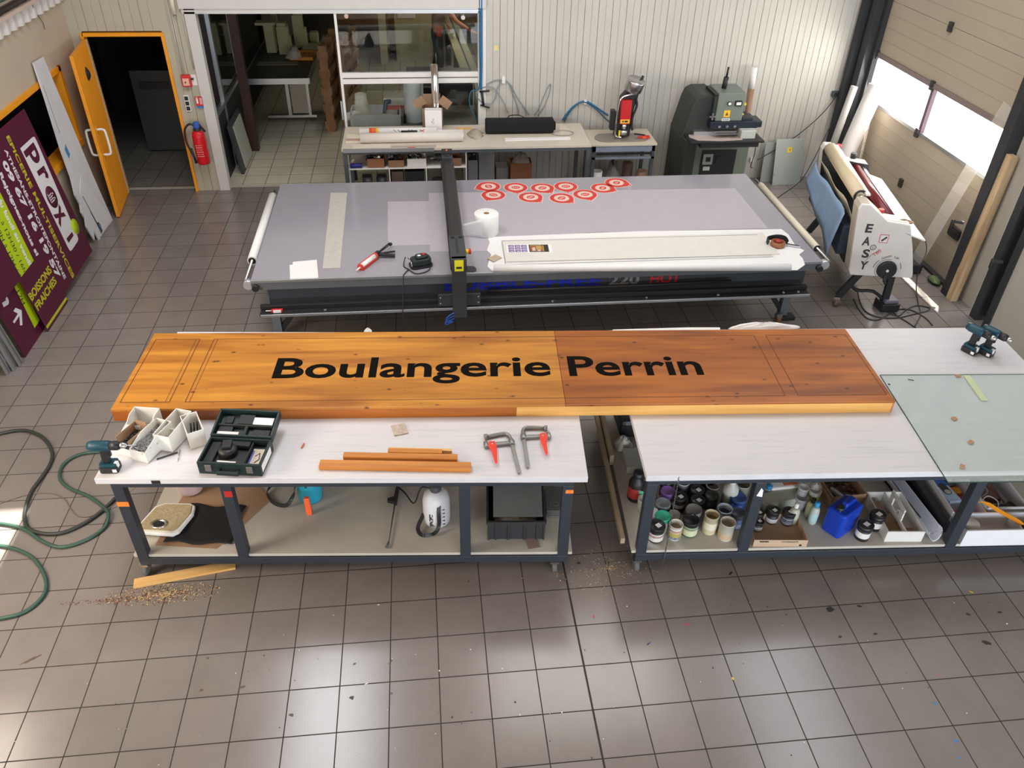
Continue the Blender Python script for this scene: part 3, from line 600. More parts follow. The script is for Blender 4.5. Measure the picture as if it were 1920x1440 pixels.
# white cloth scraps at the back of the near tables
def lump(name, label, cat, px_, py_, z, rx, ry, h, mat, rot=0, seed=1, group=None):
    p = at(px_, py_, z); o = mb(mat).mound((0, 0, 0), rx, ry, h, seed=seed, rot=rot).build(name, mat, subsurf=1); o.location = (p.x, p.y, z + .001); return props(o, label, cat, group)
lump('cloth', 'crumpled white cloth behind the sign at the back edge of the right table', 'cloth', 1432, 617, .9, .33, .06, .06, PAPER, -.06, 4)
lump('tissue', 'small crumpled white tissue behind the sign on the left table', 'tissue', 690, 622, .9, .035, .03, .03, PAPER, 0, 5)
flat('paper_sheet', 'flat white paper sheet poking out behind the sign at the table gap', 'paper', [(1135, 628), (1150, 618), (1290, 614), (1350, 614), (1350, 628)], .9005, PAPER, .001)
mb_ = mb(RED).box(-.05, .05, -.02, .02, 0, .02).use(PAPER).box(-.03, .04, -.03, -.022, .0, .03).box(-.10, -.03, -.01, .0, .01, .016)
o = mb_.build('sensor_box', RED, bed, bevel=.003); o.location = W(1.07, 2.33, .532)
# ================================================================== ON THE LEFT TABLE
TZ = .9012
A = TL_A
# small cordless drill
TEAL = M('teal_plastic', (.004, .05, .075), .4)
def drill(label, x, y, z, rz, bit=True):
    t = thing('cordless_drill', label, 'drill', (x, y, z), rz, None)
    mb(BLACK).prism(rrect(-.06, .055, -.042, .042, .018), 0, .042).build('battery', BLACK, t, bevel=.005)
    mb(TEAL).prism(rrect(-.055, .05, -.036, .036, .015), .042, .066).build('battery_mount', TEAL, t, bevel=.005)
    mb(PAPER).box(.025, .05, -.0435, -.042, .012, .035).box(.035, .0555, -.02, .005, .03, .0665).build('sticker', PAPER, t)
    mb(BLACK).prism([(-.035, .066), (.012, .066), (.028, .17), (-.028, .17)], -.017, .017, 'y').build('grip', BLACK, t, bevel=.007)
    T = Matrix.Translation((0, 0, .195)) @ Matrix.Rotation(PI / 2, 4, 'Y')
    mb(TEAL).lathe([(.0, -.095), (.028, -.09), (.035, -.06), (.034, .03), (.030, .045), (.0, .045)], (0, 0, 0), 22, T, cap=False).build('motor_housing', M('dark_teal', (.004, .035, .05), .4), t)
    mb(BLACK).lathe([(.0, .045), (.029, .045), (.030, .085), (.024, .10), (.0, .10)], (0, 0, 0), 20, T, cap=False).build('torque_collar', BLACK, t)
    mb(STEEL).lathe([(.0, .10), (.020, .10), (.019, .125), (.010, .14), (.004, .142)] + ([(.003, .20), (.0, .20)] if bit else [(.0, .143)]), (0, 0, 0), 16, T, cap=False).build('chuck', CHROME, t)
    mb(BLACK).box(.014, .032, -.009, .009, .115, .160).build('trigger', BLACK, t, bevel=.003)
    return t
drill('black and teal cordless drill at the left table end beside the screw bins', .415, -.13, TZ, -.05)
drill('dark cordless drill on the right table, left one of the pair in the far corner', 6.655, .70, TZ, math.radians(-62), False)
drill('dark cordless drill on the right table, right one of the pair in the far corner', 6.765, .665, TZ, math.radians(-62), False)
# storage bins
BINM = M('bin_white', (.74, .73, .69), .4)
SCREW = M('screw_metal', (.45, .46, .48), .3, metal=1, var=.4, scale=90)
def bin_(label, x, y, rz, L_, W_, h, lean=0, front=.075, inner=None):
    t = thing('storage_bin', label, 'bin', (x, y, TZ), rz, 'white plastic bins at the left table end')
    k = mb(BINM); w_ = .005
    k.box(0, W_, 0, L_, 0, w_)
    side = [(0, 0), (L_, 0), (L_, h), (L_ * .45, h), (0, front)]
    k.prism(side, 0, w_, 'x').prism(side, W_ - w_, W_, 'x').box(w_, W_ - w_, 0, w_, w_, front).box(w_, W_ - w_, L_ - w_, L_, w_, h)
    k.build('bin_body', BINM, t, bevel=.0015); return t
def screws(t, x0, x1, y0, y1, z, n, mat=SCREW, name='screw'):
    r0 = random.Random(n + int(x1 * 1000)); 
    k = mb(mat)
    for i in range(n):
        c = Vector((r0.uniform(x0, x1), r0.uniform(y0, y1), z + r0.uniform(0, .014))); d = Vector((r0.uniform(-1, 1), r0.uniform(-1, 1), r0.uniform(-.3, .5))).normalized() * .016
        k.cyl(c - d, c + d, .0022, .001, n=5).cyl(c - d * 1.1, c - d * .95, .0045, .002, n=6)
    return k
def heap(name, label, t_loc, rz, x0, x1, y0, y1, z, n, cat='screws', mat=SCREW):
    k = screws(None, x0, x1, y0, y1, z, n, mat); k.box(x0, x1, y0, y1, z - .03, z); o = k.build(name, mat); o.location = t_loc; o.rotation_euler = (0, 0, rz); return props(o, label, cat, kind='stuff')
b3 = (.517, -.045, TZ); r3 = math.radians(-24)
bin_('white bin full of bright screws, standing between the cardboard-lined bin and the tall empty one', b3[0], b3[1], r3, .28, .12, .13, front=.085)
heap('screws', 'bright silver screws filling the narrow white bin in the middle', b3, r3, .007, .113, .007, .27, .07, 220)
b2 = (.415, .02, TZ); r2 = math.radians(-27)
bin_('white bin lined with brown cardboard and screws right behind the cordless drill', b2[0], b2[1], r2, .20, .115, .12, front=.06)
heap('screws', 'dark and silver screws in the cardboard lined bin behind the drill', b2, r2, .012, .103, .012, .175, .06, 160, mat=M('dark_screw', (.16, .16, .17), .35, metal=1, var=.6, scale=120))
o = mb(CARD).box(.007, .012, .01, .185, .01, .135).box(.103, .108, .01, .185, .01, .125).box(.012, .103, .18, .185, .01, .15).build('cardboard_liner', CARD); o.location = b2; o.rotation_euler = (0, 0, r2)
props(o, 'brown cardboard liner folded inside the bin behind the drill', 'cardboard')
t1 = bin_('white bin at the very back of the group, closest to the wooden sign', .445, .175, math.radians(-10), .15, .17, .145, front=.11)
mb(PAPER).box(.03, .14, .150, .154, .06, .12).build('paper_label', PAPER, t1)
b4 = (.652, .035, TZ); r4 = math.radians(-20)
t4 = bin_('empty tall white bin next to the small box of drill bits', b4[0], b4[1], r4, .27, .115, .14, front=.13)
mb(BINM).box(.006, .109, .12, .125, .005, .09).build('divider', BINM, t4)
r5 = math.radians(24)
t5 = bin_('small tall white bin holding a few black bits, next to the open tool case', .868, .02, r5, .20, .105, .14, front=.13)
for i in range(3): 
    o = mb(BLACK).cyl((0, 0, 0), (.01, .02, .10), .005, n=8).build('drill_bit', BLACK); p_ = Matrix.Translation((.868, .02, TZ)) @ Matrix.Rotation(r5, 4, 'Z') @ Vector((.03 + .02 * i, .12, .006))
    o.location = p_; props(o, 'black drill bit standing in the small bin next to the tool case', 'drill bit', 'drill bits in the small bin')
o = mb(BLACK).cyl((0, 0, .006), (.118, .056, .006), .0045, n=8).build('pencil', BLACK); o.location = (.672, -.062, TZ); props(o, 'black pencil lying in front of the white bins', 'pencil')
o = mb(STEEL).cyl((0, 0, .004), (-.008, .11, .004), .003, n=8).build('long_bit', STEEL); o.location = (.806, -.092, TZ); props(o, 'thin silver bit lying right of the black pencil', 'drill bit')
# open black tool case
CASE = M('case_green_black', (.010, .024, .024), .42); FOAM = M('case_inner', (.018, .022, .022), .6)
t = thing('tool_case', 'open black plastic tool case with a sander inside on the left table', 'tool case', (.965, -.215, TZ), math.radians(-9))
def tray(name, T, w, d, h):
    k = MB(); k.use(CASE); e = .014
    for bx in ((0, w, 0, e, 0, h), (0, w, d - e, d, 0, h), (0, e, e, d - e, 0, h), (w - e, w, e, d - e, 0, h), (e, w - e, e, d - e, 0, .01)): k.box(*bx, T)
    return k.build(name, CASE, t, bevel=.004)
W1, D1, H1 = .40, .25, .095
tray('case_base', Matrix.Identity(4), W1, D1, H1)
lidT = Matrix.Translation((0, D1 + .008, .055)) @ Matrix.Rotation(math.radians(10), 4, 'X')
ld = tray('case_lid', lidT, W1, .23, .055)
k = mb(FOAM)
for bx in ((.03, .12, .02, .10, .01, .03), (.14, .24, .12, .20, .01, .035), (.05, .1, .13, .19, .01, .025), (.02, .38, .10, .112, .01, .04), (.26, .37, .03, .08, .01, .03), (.2, .22, .02, .10, .01, .04)): k.box(*bx, lidT)
k.build('lid_mould', FOAM, ld, bevel=.003)
mb(PAPER).box(.03, .17, .012, .05, .03, .034, lidT).build('paper_label', PAPER, ld)
mb(PAPER).box(.24, .37, .12, .18, .03, .034, lidT).build('paper_label', PAPER, ld)
k = mb(FOAM).box(.02, .38, .02, .23, .01, .045).box(.28, .29, .02, .23, .01, .08).box(.02, .08, .02, .23, .01, .07).box(.1, .27, .19, .235, .045, .08); k.build('base_mould', FOAM, t, bevel=.004)
LG_ = M('latch_grey', (.22, .21, .20), .4, metal=.6)
for x in (.05, .31): mb(LG_).box(x, x + .04, -.010, .0, .03, .08).build('latch', LG_, t, bevel=.002)
mb(CASE).box(.13, .15, -.03, 0, .035, .055).box(.25, .27, -.03, 0, .035, .055).box(.13, .27, -.045, -.025, .032, .058).build('handle', CASE, t, bevel=.006)
mb(PAPER).box(.4, .4015, .02, .20, .02, .075).build('side_sticker', PAPER, t)
o = mb(BLACK).lathe([(.06, 0), (.06, .035), (.045, .05), (.0, .05)], n=24).box(-.03, .03, -.02, .05, .05, .075).build('round_sander', BLACK, None, bevel=.006); o.location = (1.13, -.09, TZ + .046); props(o, 'round black sander head lying inside the open tool case', 'power tool')
o = mb(PAPER).box(0, .10, 0, .012, 0, .008).box(.03, .15, .018, .03, 0, .008).build('paper_strip', PAPER); o.location = (1.04, -.185, TZ + .047); o.rotation_euler = (0, 0, -.2); props(o, 'folded white paper strips in front of the sander in the case', 'paper')
o = mb(M('print_paper', (.62, .55, .45), .6)).box(0, .075, 0, .17, 0, .004).use(M('blue_ink', (.1, .1, .4), .5)).box(0, .012, .0, .15, .004, .005).use(BLACK).tube([(.03, .1, .006), (.05, .13, .006), (.06, .07, .006), (.04, .04, .006)], .0025).build('manual', None); o.location = (1.262, -.235, TZ + .047); o.rotation_euler = (0, 0, -.15); props(o, 'folded instruction leaflet in the right compartment of the tool case', 'leaflet')
# wood strips
WS = wood('strip_pine', (.42, .13, .02), (.62, .26, .05), .4, (1, 20, 20))
WS2 = wood('pale_strip_pine', (.66, .38, .12), (.80, .52, .22), .45, (1, 20, 20))
def strip_(name, label, x, y, rz, l, w_, h, mat, z=TZ, cat='wood strip', group=None):
    o = mb(mat).box(0, l, 0, w_, 0, h).build(name, mat, bevel=.001); o.location = (x, y, z); o.rotation_euler = (0, 0, rz); return props(o, label, cat, group)
strip_('wood_strip', 'longest orange-brown wood strip of the stack, closest to the table front', 1.705, -.245, -.110, .96, .065, .03, WS)
strip_('wood_strip', 'middle wood strip just behind the longest one', 1.853, -.171, -.113, .73, .04, .04, WS)
strip_('wood_strip', 'third orange-brown wood strip of the stack', 2.14, -.158, -.12, .345, .035, .045, WS)
strip_('wood_strip', 'shortest pale wood strip, farthest back in the stack', 2.135, -.118, -.123, .415, .022, .03, WS2)
o = mb(M('stone_sample', (.50, .42, .35), .4, var=.5, scale=40)).box(0, .095, 0, .11, 0, .006).build('stone_sample', None); o.location = (2.175, .045, TZ); o.rotation_euler = (0, 0, .22); props(o, 'small square veined stone sample lying near the sign', 'sample')
o = mb(M('orange_chip', (.55, .15, .06), .5)).bar((0, 0, .006), (.012, .045, .006), .008, .008).build('wood_chip', None); o.location = (1.575, -.03, TZ); props(o, 'tiny reddish chip lying right of the open tool case', 'chip')
# lever clamps
def clamp(label, x, y, rz, mirror):
    t = thing('lever_clamp', label, 'clamp', (x, y, TZ), rz); s = mirror
    CL = M('clamp_iron', (.26, .26, .24), .42, metal=.9, var=.2, scale=20)
    mb(CL).bar((0, .02, .014), (0, -.30, .014), .022, .013).build('slide_bar', CL, t, bevel=.002)
    pts = cr([(0, -.02, .016), (-.002 * s, .05, .016), (-.02 * s, .085, .016), (-.06 * s, .09, .016), (-.15 * s, .075, .016)], 4)
    mb(CL).tube(pts, .0125, 10).cyl((-.15 * s, .075, .016), (-.17 * s, .072, .016), .02, n=14).build('fixed_arm', CL, t)
    mb(CL).bar((.02 * s, -.008, .016), (-.18 * s, -.008, .016), .022, .022).cyl((-.17 * s, -.03, .016), (-.17 * s, .02, .016), .016, n=12).cyl((0, -.03, .018), (0, .015, .018), .019, n=14).build('moving_arm', CL, t, bevel=.003)
    RD = M('clamp_red', (.75, .05, .03), .35)
    mb(RD).prism([(-.15 * s, .01), (-.11 * s, .005), (-.105 * s, -.05), (-.125 * s, -.205), (-.14 * s, -.205), (-.145 * s, -.09), (-.16 * s, -.03)][::s], .02, .034).build('red_handle', RD, t, bevel=.004)
    mb(CHROME).cyl((-.13 * s, -.02, .03), (-.13 * s, -.02, .04), .006).build('rivet', CHROME, t)
    return t
clamp('iron lever clamp with red handle, left one of two on the left table', 2.945, -.095, .06, 1)
clamp('iron lever clamp with red handle, right one near the table corner', 3.03, -.045, -.02, -1)
# ================================================================== LOWER SHELF OF THE LEFT TABLE
SZ = .1935
# bathroom scale covered with sawdust
p = (.545, .075); t = thing('bathroom_scale', 'white bathroom scale covered in sawdust on the lower shelf', 'scale', (*p, SZ + .022), math.radians(-8))
SDM = M('sawdust_layer', (.40, .33, .20), .95, var=.5, scale=60, bump=.5)
mb(WHITEP).prism([(-.17, -.10), (-.15, -.14), (.10, -.15), (.135, -.12), (.175, .05), (.16, .13), (.12, .15), (-.06, .145), (-.12, .11)], 0, .03).build('platform', WHITEP, t, bevel=.008)
mb(SDM).prism([(-.15, -.09), (-.13, -.115), (.085, -.125), (.115, -.10), (.155, .05), (.14, .12), (.11, .13), (-.05, .125), (-.10, .09)], .0305, .037).build('sawdust_cover', SDM, t)
mb(CHROME).lathe([(.055, .037), (.058, .045), (.045, .047), (.042, .04)], (-.02, -.07, 0), 24, sx=1, sy=.75).use(BLACK).lathe([(.0, .042), (.04, .042)], (-.02, -.07, 0), 20, sy=.7, cap=False).build('dial', CHROME, t)
# cardboard, black cloth
def fx(name, label, cat, q, z, mat, t_=.003, **k):
    c = Vector((sum(a for a, b_ in q) / len(q), sum(b_ for a, b_ in q) / len(q), z)); o = mb(mat).prism([(a - c.x, b_ - c.y) for a, b_ in q], 0, t_).build(name, mat); o.location = c; return props(o, label, cat, **k)
fx('cardboard_sheet', 'large brown cardboard sheet, bottom one under the black cloth on the shelf', 'cardboard', [(.51, -.13), (.93, -.20), (1.24, .25), (.98, .62), (.62, .50)], SZ, CARD)
fx('cardboard_sheet', 'smaller brown cardboard sheet directly under the black cloth', 'cardboard', [(.52, -.11), (.98, -.165), (1.04, .20), (.62, .25)], SZ + .0035, M('brown_cardboard_dark', (.26, .15, .09), .8))
CLO = M('black_cloth', (.012, .012, .013), .95)
o = mb(CLO).sheet(14, 12, lambda u, v: Vector((.46 * (u - .5) + .01 * math.sin(7 * v), .36 * (v - .5) + .012 * math.sin(9 * u), .005 * math.sin(11 * u + 5 * v) + .006)), .004).build('black_cloth', CLO); o.location = (.815, .03, SZ + .008); o.rotation_euler = (0, 0, -.13); props(o, 'folded black cloth lying on cardboard on the lower shelf', 'cloth')
# bucket
t = thing('bucket', 'pinkish white plastic bucket at the back of the lower shelf', 'bucket', (.64, .40, SZ + .008)); PK = M('pinkish_plastic', (.75, .60, .60), .4)
mb(PK).lathe([(.075, 0), (.085, .006), (.10, .20), (.105, .20), (.10, .195), (.094, .19), (.08, .012), (.0, .012)], n=32, cap=False).build('tub', PK, t)
mb(RED).lathe([(.0, .10), (.088, .10)], n=24, cap=False).build('red_contents', RED, t)
# teal pressure sprayer with orange nozzle lever
t = thing('pressure_sprayer', 'teal bottle pressure sprayer with black pump head and orange-red nozzle', 'sprayer', (1.52, .25, SZ))
TQ = M('turquoise_bottle', (.02, .30, .42), .35)
mb(TQ).lathe([(.0, 0), (.08, .0), (.088, .02), (.088, .17), (.07, .22), (.04, .24), (.0, .24)], n=28, cap=False).build('bottle', TQ, t)
mb(BLACK).lathe([(.05, .225), (.055, .26), (.045, .30), (.03, .32), (.0, .32)], n=20, cap=False).box(-.02, .03, -.10, .0, .27, .32).build('pump_head', BLACK, t, bevel=.004)
mb(BLACK).cyl((.0, -.09, .29), (.01, -.16, .24), .008).build('nozzle_stem', BLACK, t)
mb(ORANGE).prism([(-.016, .16), (.020, .16), (.026, .03), (.020, -.005), (-.012, -.005), (-.018, .03)], -.185, -.155, 'y').build('orange_nozzle', M('bright_orange_red', (.9, .10, .03), .35), t, bevel=.005)
mb(BLACK).strip(cr([(-.07, -.03, .25), (-.10, -.08, .12), (-.16, -.10, .03), (-.26, -.05, .012), (-.32, .06, .02), (-.24, .16, .06)]), .03, .004, side=(.3, .2, 1)).build('strap', BLACK, t)
mb(BLACK).tube(cr([(-.02, -.02, .28), (-.12, .02, .24), (-.22, .08, .10), (-.40, .10, .05), (-.55, .25, .03), (-.65, .45, .02)]), .006).build('hose', BLACK, t)
# white pressure sprayer
t = thing('pressure_sprayer', 'white plastic pressure sprayer bottle with black strap and printed scale', 'sprayer', (2.43, -.06, SZ))
WB = M('translucent_white', (.72, .74, .78), .35)
mb(WB).lathe([(.0, .008), (.07, .0), (.092, .012), (.095, .05), (.095, .20), (.085, .25), (.055, .285), (.035, .295), (.0, .295)], n=32, cap=False).build('bottle', WB, t)
mb(M('dark_grey_cap', (.07, .07, .08), .5)).lathe([(.035, .29), (.04, .30), (.04, .335), (.02, .345), (.0, .345)], n=20, cap=False).build('cap', None, t)
mb(BLACK).cyl((0, 0, .34), (0, .0, .42), .012).box(-.045, .045, -.012, .012, .41, .43).build('pump_handle', BLACK, t, bevel=.004)
k = mb(BLACK)
for i in range(5): k.box(.035, .055, -.0885 + .004 * 0, -.078, .04 + i * .035, .043 + i * .035)
k.build('scale_marks', BLACK, t)
k = mb(BLACK)
r0 = random.Random(3)
for i in range(9):
    for j in range(4):
        if r0.random() < .8: k.box(-.052 + j * .009, -.045 + j * .009, -.0915, -.080, .03 + i * .013, .038 + i * .013)
k.build('printed_label', BLACK, t)
mb(BLACK).strip(cr([(.02, -.06, .26), (.015, -.105, .18), (.01, -.12, .06), (-.03, -.15, .018), (-.11, -.15, .016), (-.135, -.09, .03), (-.09, -.02, .09)]), .028, .003, side=(1, .2, .3)).build('strap', BLACK, t)
mb(BLACK).tube(cr([(-.035, .0, .31), (-.10, .02, .30), (-.16, .10, .08), (-.24, .30, .012), (-.38, .45, .012), (-.5, .50, .012)]), .006).build('hose', BLACK, t)
# spray lance
t = thing('spray_lance', 'thin grey spray lance with black trigger lying between the two sprayers', 'lance', (2.09, -.28, SZ), math.radians(84))
mb(M('lance_grey', (.08, .08, .09), .4)).cyl((.02, 0, .012), (.40, 0, .016), .005).cyl((-.02, .01, .01), (.03, 0, .012), .010, .006).build('tube', None, t)
mb(BLACK).prism([(.38, -.014), (.56, -.014), (.58, .01), (.46, .014), (.44, .06), (.41, .055), (.40, .014)], .004, .028).build('trigger_grip', BLACK, t, bevel=.004)
mb(BLACK).tube(cr([(.57, 0, .014), (.66, -.02, .012), (.78, -.10, .012), (.86, -.30, .012)]), .006).build('hose', BLACK, t)
# black crate
t = thing('plastic_crate', 'black plastic crate holding a grey board and plastic bags on the lower shelf', 'crate', (2.772, -.275, SZ), A)
CR = M('crate_black', (.028, .03, .034), .5); L1, W_1, H_1 = .395, .42, .175; e = .008
k = mb(CR).box(0, L1, 0, W_1, 0, e).box(0, L1, 0, e, e, H_1).box(0, L1, W_1 - e, W_1, e, H_1).box(0, e, e, W_1 - e, e, H_1).box(L1 - e, L1, e, W_1 - e, e, H_1)
k.box(-.008, L1 + .008, -.01, 0, H_1 - .02, H_1).box(-.008, 0, -.01, W_1, H_1 - .02, H_1).box(L1, L1 + .008, -.01, W_1, H_1 - .02, H_1)
for x in (0, .05, L1 / 2 - .06, L1 / 2 + .05, L1 - .06, L1 - .012): k.box(x, x + .012, -.01, 0, .0, H_1 - .02)
k.build('crate_body', CR, t, bevel=.0015)
Mc = Matrix.Translation((2.772, -.275, SZ)) @ Matrix.Rotation(A, 4, 'Z')
o = mb(M('grey_board', (.13, .13, .125), .6)).cbox((0, 0, 0), (.34, .40, .006), rx=math.radians(18)).build('grey_board', None); o.location = Mc @ Vector((.21, .235, .235)); o.rotation_euler = (0, 0, A); props(o, 'plain grey board resting slanted in the black crate', 'board')
BAG = M('clear_plastic_bag', (.75, .73, .68), .15, var=.2, scale=30, trans=.6, bump=.8, bscale=25)
def bag(label, x, y, z, rx, ry, h, seed, mat=BAG, rot=0, parent=None):
    o = mb(mat).mound((0, 0, 0), rx, ry, h, nx=22, nr=7, seed=seed, rot=rot).build('plastic_bag', mat); o.location = (x, y, z); return props(o, label, 'plastic bag')
q = Mc @ Vector((.19, .075, .0)); bag('crumpled clear plastic bag at the front of the black crate', q.x, q.y, SZ + .10, .15, .05, .06, 4, rot=A)
o = mb(M('dark_bits', (.12, .09, .06), .5)).cbox((0, 0, 0), (.30, .09, .09)).build('crate_filling', None, bevel=.01); o.location = (q.x, q.y, SZ + .056); o.rotation_euler = (0, 0, A); props(o, 'brown package lying in the crate under the plastic bag', 'package')
# tile stack
for i in range(4):
    o = mb(M('slate_tile', (.12, .125, .12), .55, var=.25, scale=30)).box(0, .125, 0, .25, 0, .012).build('slate_tile', None, bevel=.001); o.location = (3.215 - .003 * (i % 2), -.10 + .004 * i, SZ + .0125 * i); o.rotation_euler = (0, 0, A)
    props(o, ['bottom slate tile of the stack right of the black crate', 'second lowest slate tile in the stack right of the crate', 'second slate tile from the top right of the crate', 'topmost dark slate tile right of the black crate'][i], 'tile', 'slate tiles stacked on the shelf')
o = mb(M('pale_scratch', (.3, .3, .29), .5)).box(.01, .11, .02, .022, 0, .0006).box(.03, .032, .03, .1, 0, .0006).tube([(.07 + .02 * math.cos(a / 3), .07 + .02 * math.sin(a / 3), .0006) for a in range(20)], .0012, 4).build('engraved_mark', None, tabL); o.location = ML.inverted() @ Vector((3.213, -.09, SZ + .05)); 
o = mb(M('mirror_plate', (.55, .42, .36), .25, metal=.6)).box(0, .085, 0, .16, 0, .004).build('metal_plate', None); o.location = (3.045, -.395, SZ + .0); o.rotation_euler = (0, 0, .12); props(o, 'small coppery plate lying at the shelf edge in front of the crate', 'plate')
# ================================================================== FLOOR ITEMS AT THE LEFT
fx2 = mb(WS2).box(0, .66, 0, .075, 0, .018); o = fx2.build('wood_offcut', WS2, bevel=.001); o.location = (.375, -.335, .001); o.rotation_euler = (0, 0, .17); props(o, 'pale tapered wood offcut lying on the tiles under the left table', 'wood offcut')
def crumbs(name, label, cx, cy, rx, ry, n, sizes, mats, seed, pw=1.6, z=0):
    r0 = random.Random(seed); k = MB()
    for i in range(n):
        k.use(mats[r0.randrange(len(mats))]); a = r0.uniform(0, 2 * PI); rr = r0.random() ** pw; s_ = r0.uniform(*sizes)
        k.cbox((math.cos(a) * rx * rr, math.sin(a) * ry * rr, s_ * .3), (s_, s_ * r0.uniform(.4, 1), s_ * .5), rz=r0.uniform(0, 3))
    o = k.build(name, None); o.location = (cx, cy, z + .0005); return props(o, label, 'debris', kind='stuff')
S1 = M('sawdust_pale', (.62, .45, .24), .9); S2 = M('sawdust_red', (.20, .07, .04), .9); S3 = M('sawdust_grey', (.3, .25, .2), .9)
crumbs('sawdust', 'heap of sawdust and shavings under the front left corner of the left table', .58, -.40, .40, .09, 1100, (.003, .009), [S1, S1, S2, S3], 5)
crumbs('sawdust', 'thin trail of sawdust grains spreading left from the wood offcut', .25, -.42, .32, .03, 260, (.003, .007), [S2, S3], 6, pw=1)
crumbs('sawdust', 'scattered shavings on the floor between the two work tables', 3.62, -.45, .42, .22, 420, (.002, .006), [S1, S3, S1], 8)
# hoses and cables
HG = M('green_hose', (.035, .085, .06), .4); HD = M('dark_hose', (.03, .035, .03), .45)
def floorhose(name, label, pts, r, mat, z=None, cat='hose'):
    q = []
    for p_ in pts: 
        h = p_[2] if len(p_) > 2 else r; v = at(p_[0], p_[1], h); q.append(v)
    c = q[0].copy(); c.z = 0; o = mb(mat).tube([v - c for v in cr(q, 7)], r).build(name, mat); o.location = c; return props(o, label, cat)
floorhose('hose', 'thick dark green hose curling in from the left edge above the sun patch', [(-30, 825), (0, 813), (45, 807), (80, 820), (97, 845), (95, 868), (78, 895), (60, 920), (50, 945), (46, 970), (55, 992), (85, 1001), (120, 998), (160, 980), (195, 955), (225, 925)], .014, HD)
floorhose('hose', 'green hose making a wide loop left of the left table', [(300, 850, .014), (240, 845, .02), (190, 847), (150, 852), (120, 870), (112, 895), (130, 915), (165, 930), (193, 950), (203, 965, .03), (195, 990), (160, 1013), (115, 1026), (80, 1015), (45, 992), (10, 983), (-30, 980)], .013, HG)
floorhose('hose', 'green hose arc at the far left below the sun patch', [(-40, 1021), (0, 1023), (30, 1030), (60, 1045), (82, 1075), (86, 1105), (70, 1130), (40, 1150), (0, 1160), (-30, 1165)], .013, HG)
floorhose('cable', 'thin brown twin cable running from the left edge under the left table', [(-20, 952), (20, 937), (60, 926), (95, 925), (120, 935), (133, 955), (145, 967), (165, 969), (190, 960, .012), (215, 945, .03), (240, 925, .06), (262, 908, .1)], .004, M('brown_cable', (.16, .12, .09), .5), cat='cable')
# ================================================================== RIGHT TABLE: TOP AND LOWER SHELF
RS = .1935
Z6 = lambda x, y: (1100 + x / 4.8, 840 + y / 4.8)
Z7 = lambda x, y: (1400 + x / 3.692, 840 + y / 3.692)
# greenish glass sheet lying on the right end
GG = M('green_glass', (.66, .77, .74), .06, var=.04, alpha=.30, coat=.2)
g_ = [at(1770, 899, .905), Vector((6.93, -.79, 0)), Vector((7.02, .372, 0)), at(1650, 703, .905)]
g_ = [(5.667, -.705), (6.86, -.785), (6.945, .37), (5.788, .452)]
fx('glass_sheet', 'large greenish glass sheet lying on the right end of the right work table', 'glass', g_, .9008, GG, .006)
GE = M('glass_edge', (.02, .06, .05), .3)
k = mb(GE)
for i in range(4): k.bar((*g_[i], .9037), (*g_[(i + 1) % 4], .9037), .0035, .0066)
k.build('polished_edge', GE, bpy.data.objects['glass_sheet']).matrix_parent_inverse = Matrix.Translation(-bpy.data.objects['glass_sheet'].location)
for i, (px_, py_, lb) in enumerate(((1796, 705, 'small brown wood block at the far edge of the glass sheet'), (1789, 785, 'small brown wood block in the middle of the glass sheet'), (1820, 829, 'small brown wood block on the glass, lower right of the middle one'), (1804, 875, 'small reddish wood block at the front edge of the glass sheet'))):
    p = at(px_, py_, .91); o = mb(M('block_brown', (.42, .24, .14), .6)).box(-.018, .018, -.014, .014, 0, .01).build('wood_block', None, bevel=.001); o.location = (p.x, p.y, .9072); o.rotation_euler = (0, 0, .3 * i); props(o, lb, 'wood block', 'wood blocks on the glass sheet')
a = at(1812, 704, .91); b_ = at(1846, 751, .91)
o = mb(M('pale_green_strip', (.55, .62, .38), .5)).bar((0, 0, .003), (b_.x - a.x, b_.y - a.y, .003), .05, .005).build('plastic_strip', None); o.location = (a.x, a.y, .9072); props(o, 'pale yellow-green plastic strip lying on the glass sheet', 'strip')
for px_, py_, sx_, sy_, lb in ((1667, 720, .008, .006, 'tiny black chip on the glass sheet near the sign'), (1708, 712, .02, .004, 'thin dark shaving on the glass sheet')):
    p = at(px_, py_, .91); o = mb(BLACK).box(-sx_, sx_, -sy_, sy_, 0, .003).build('paint_chip', BLACK); o.location = (p.x, p.y, .9072); o.rotation_euler = (0, 0, -.4); props(o, lb, 'chip')
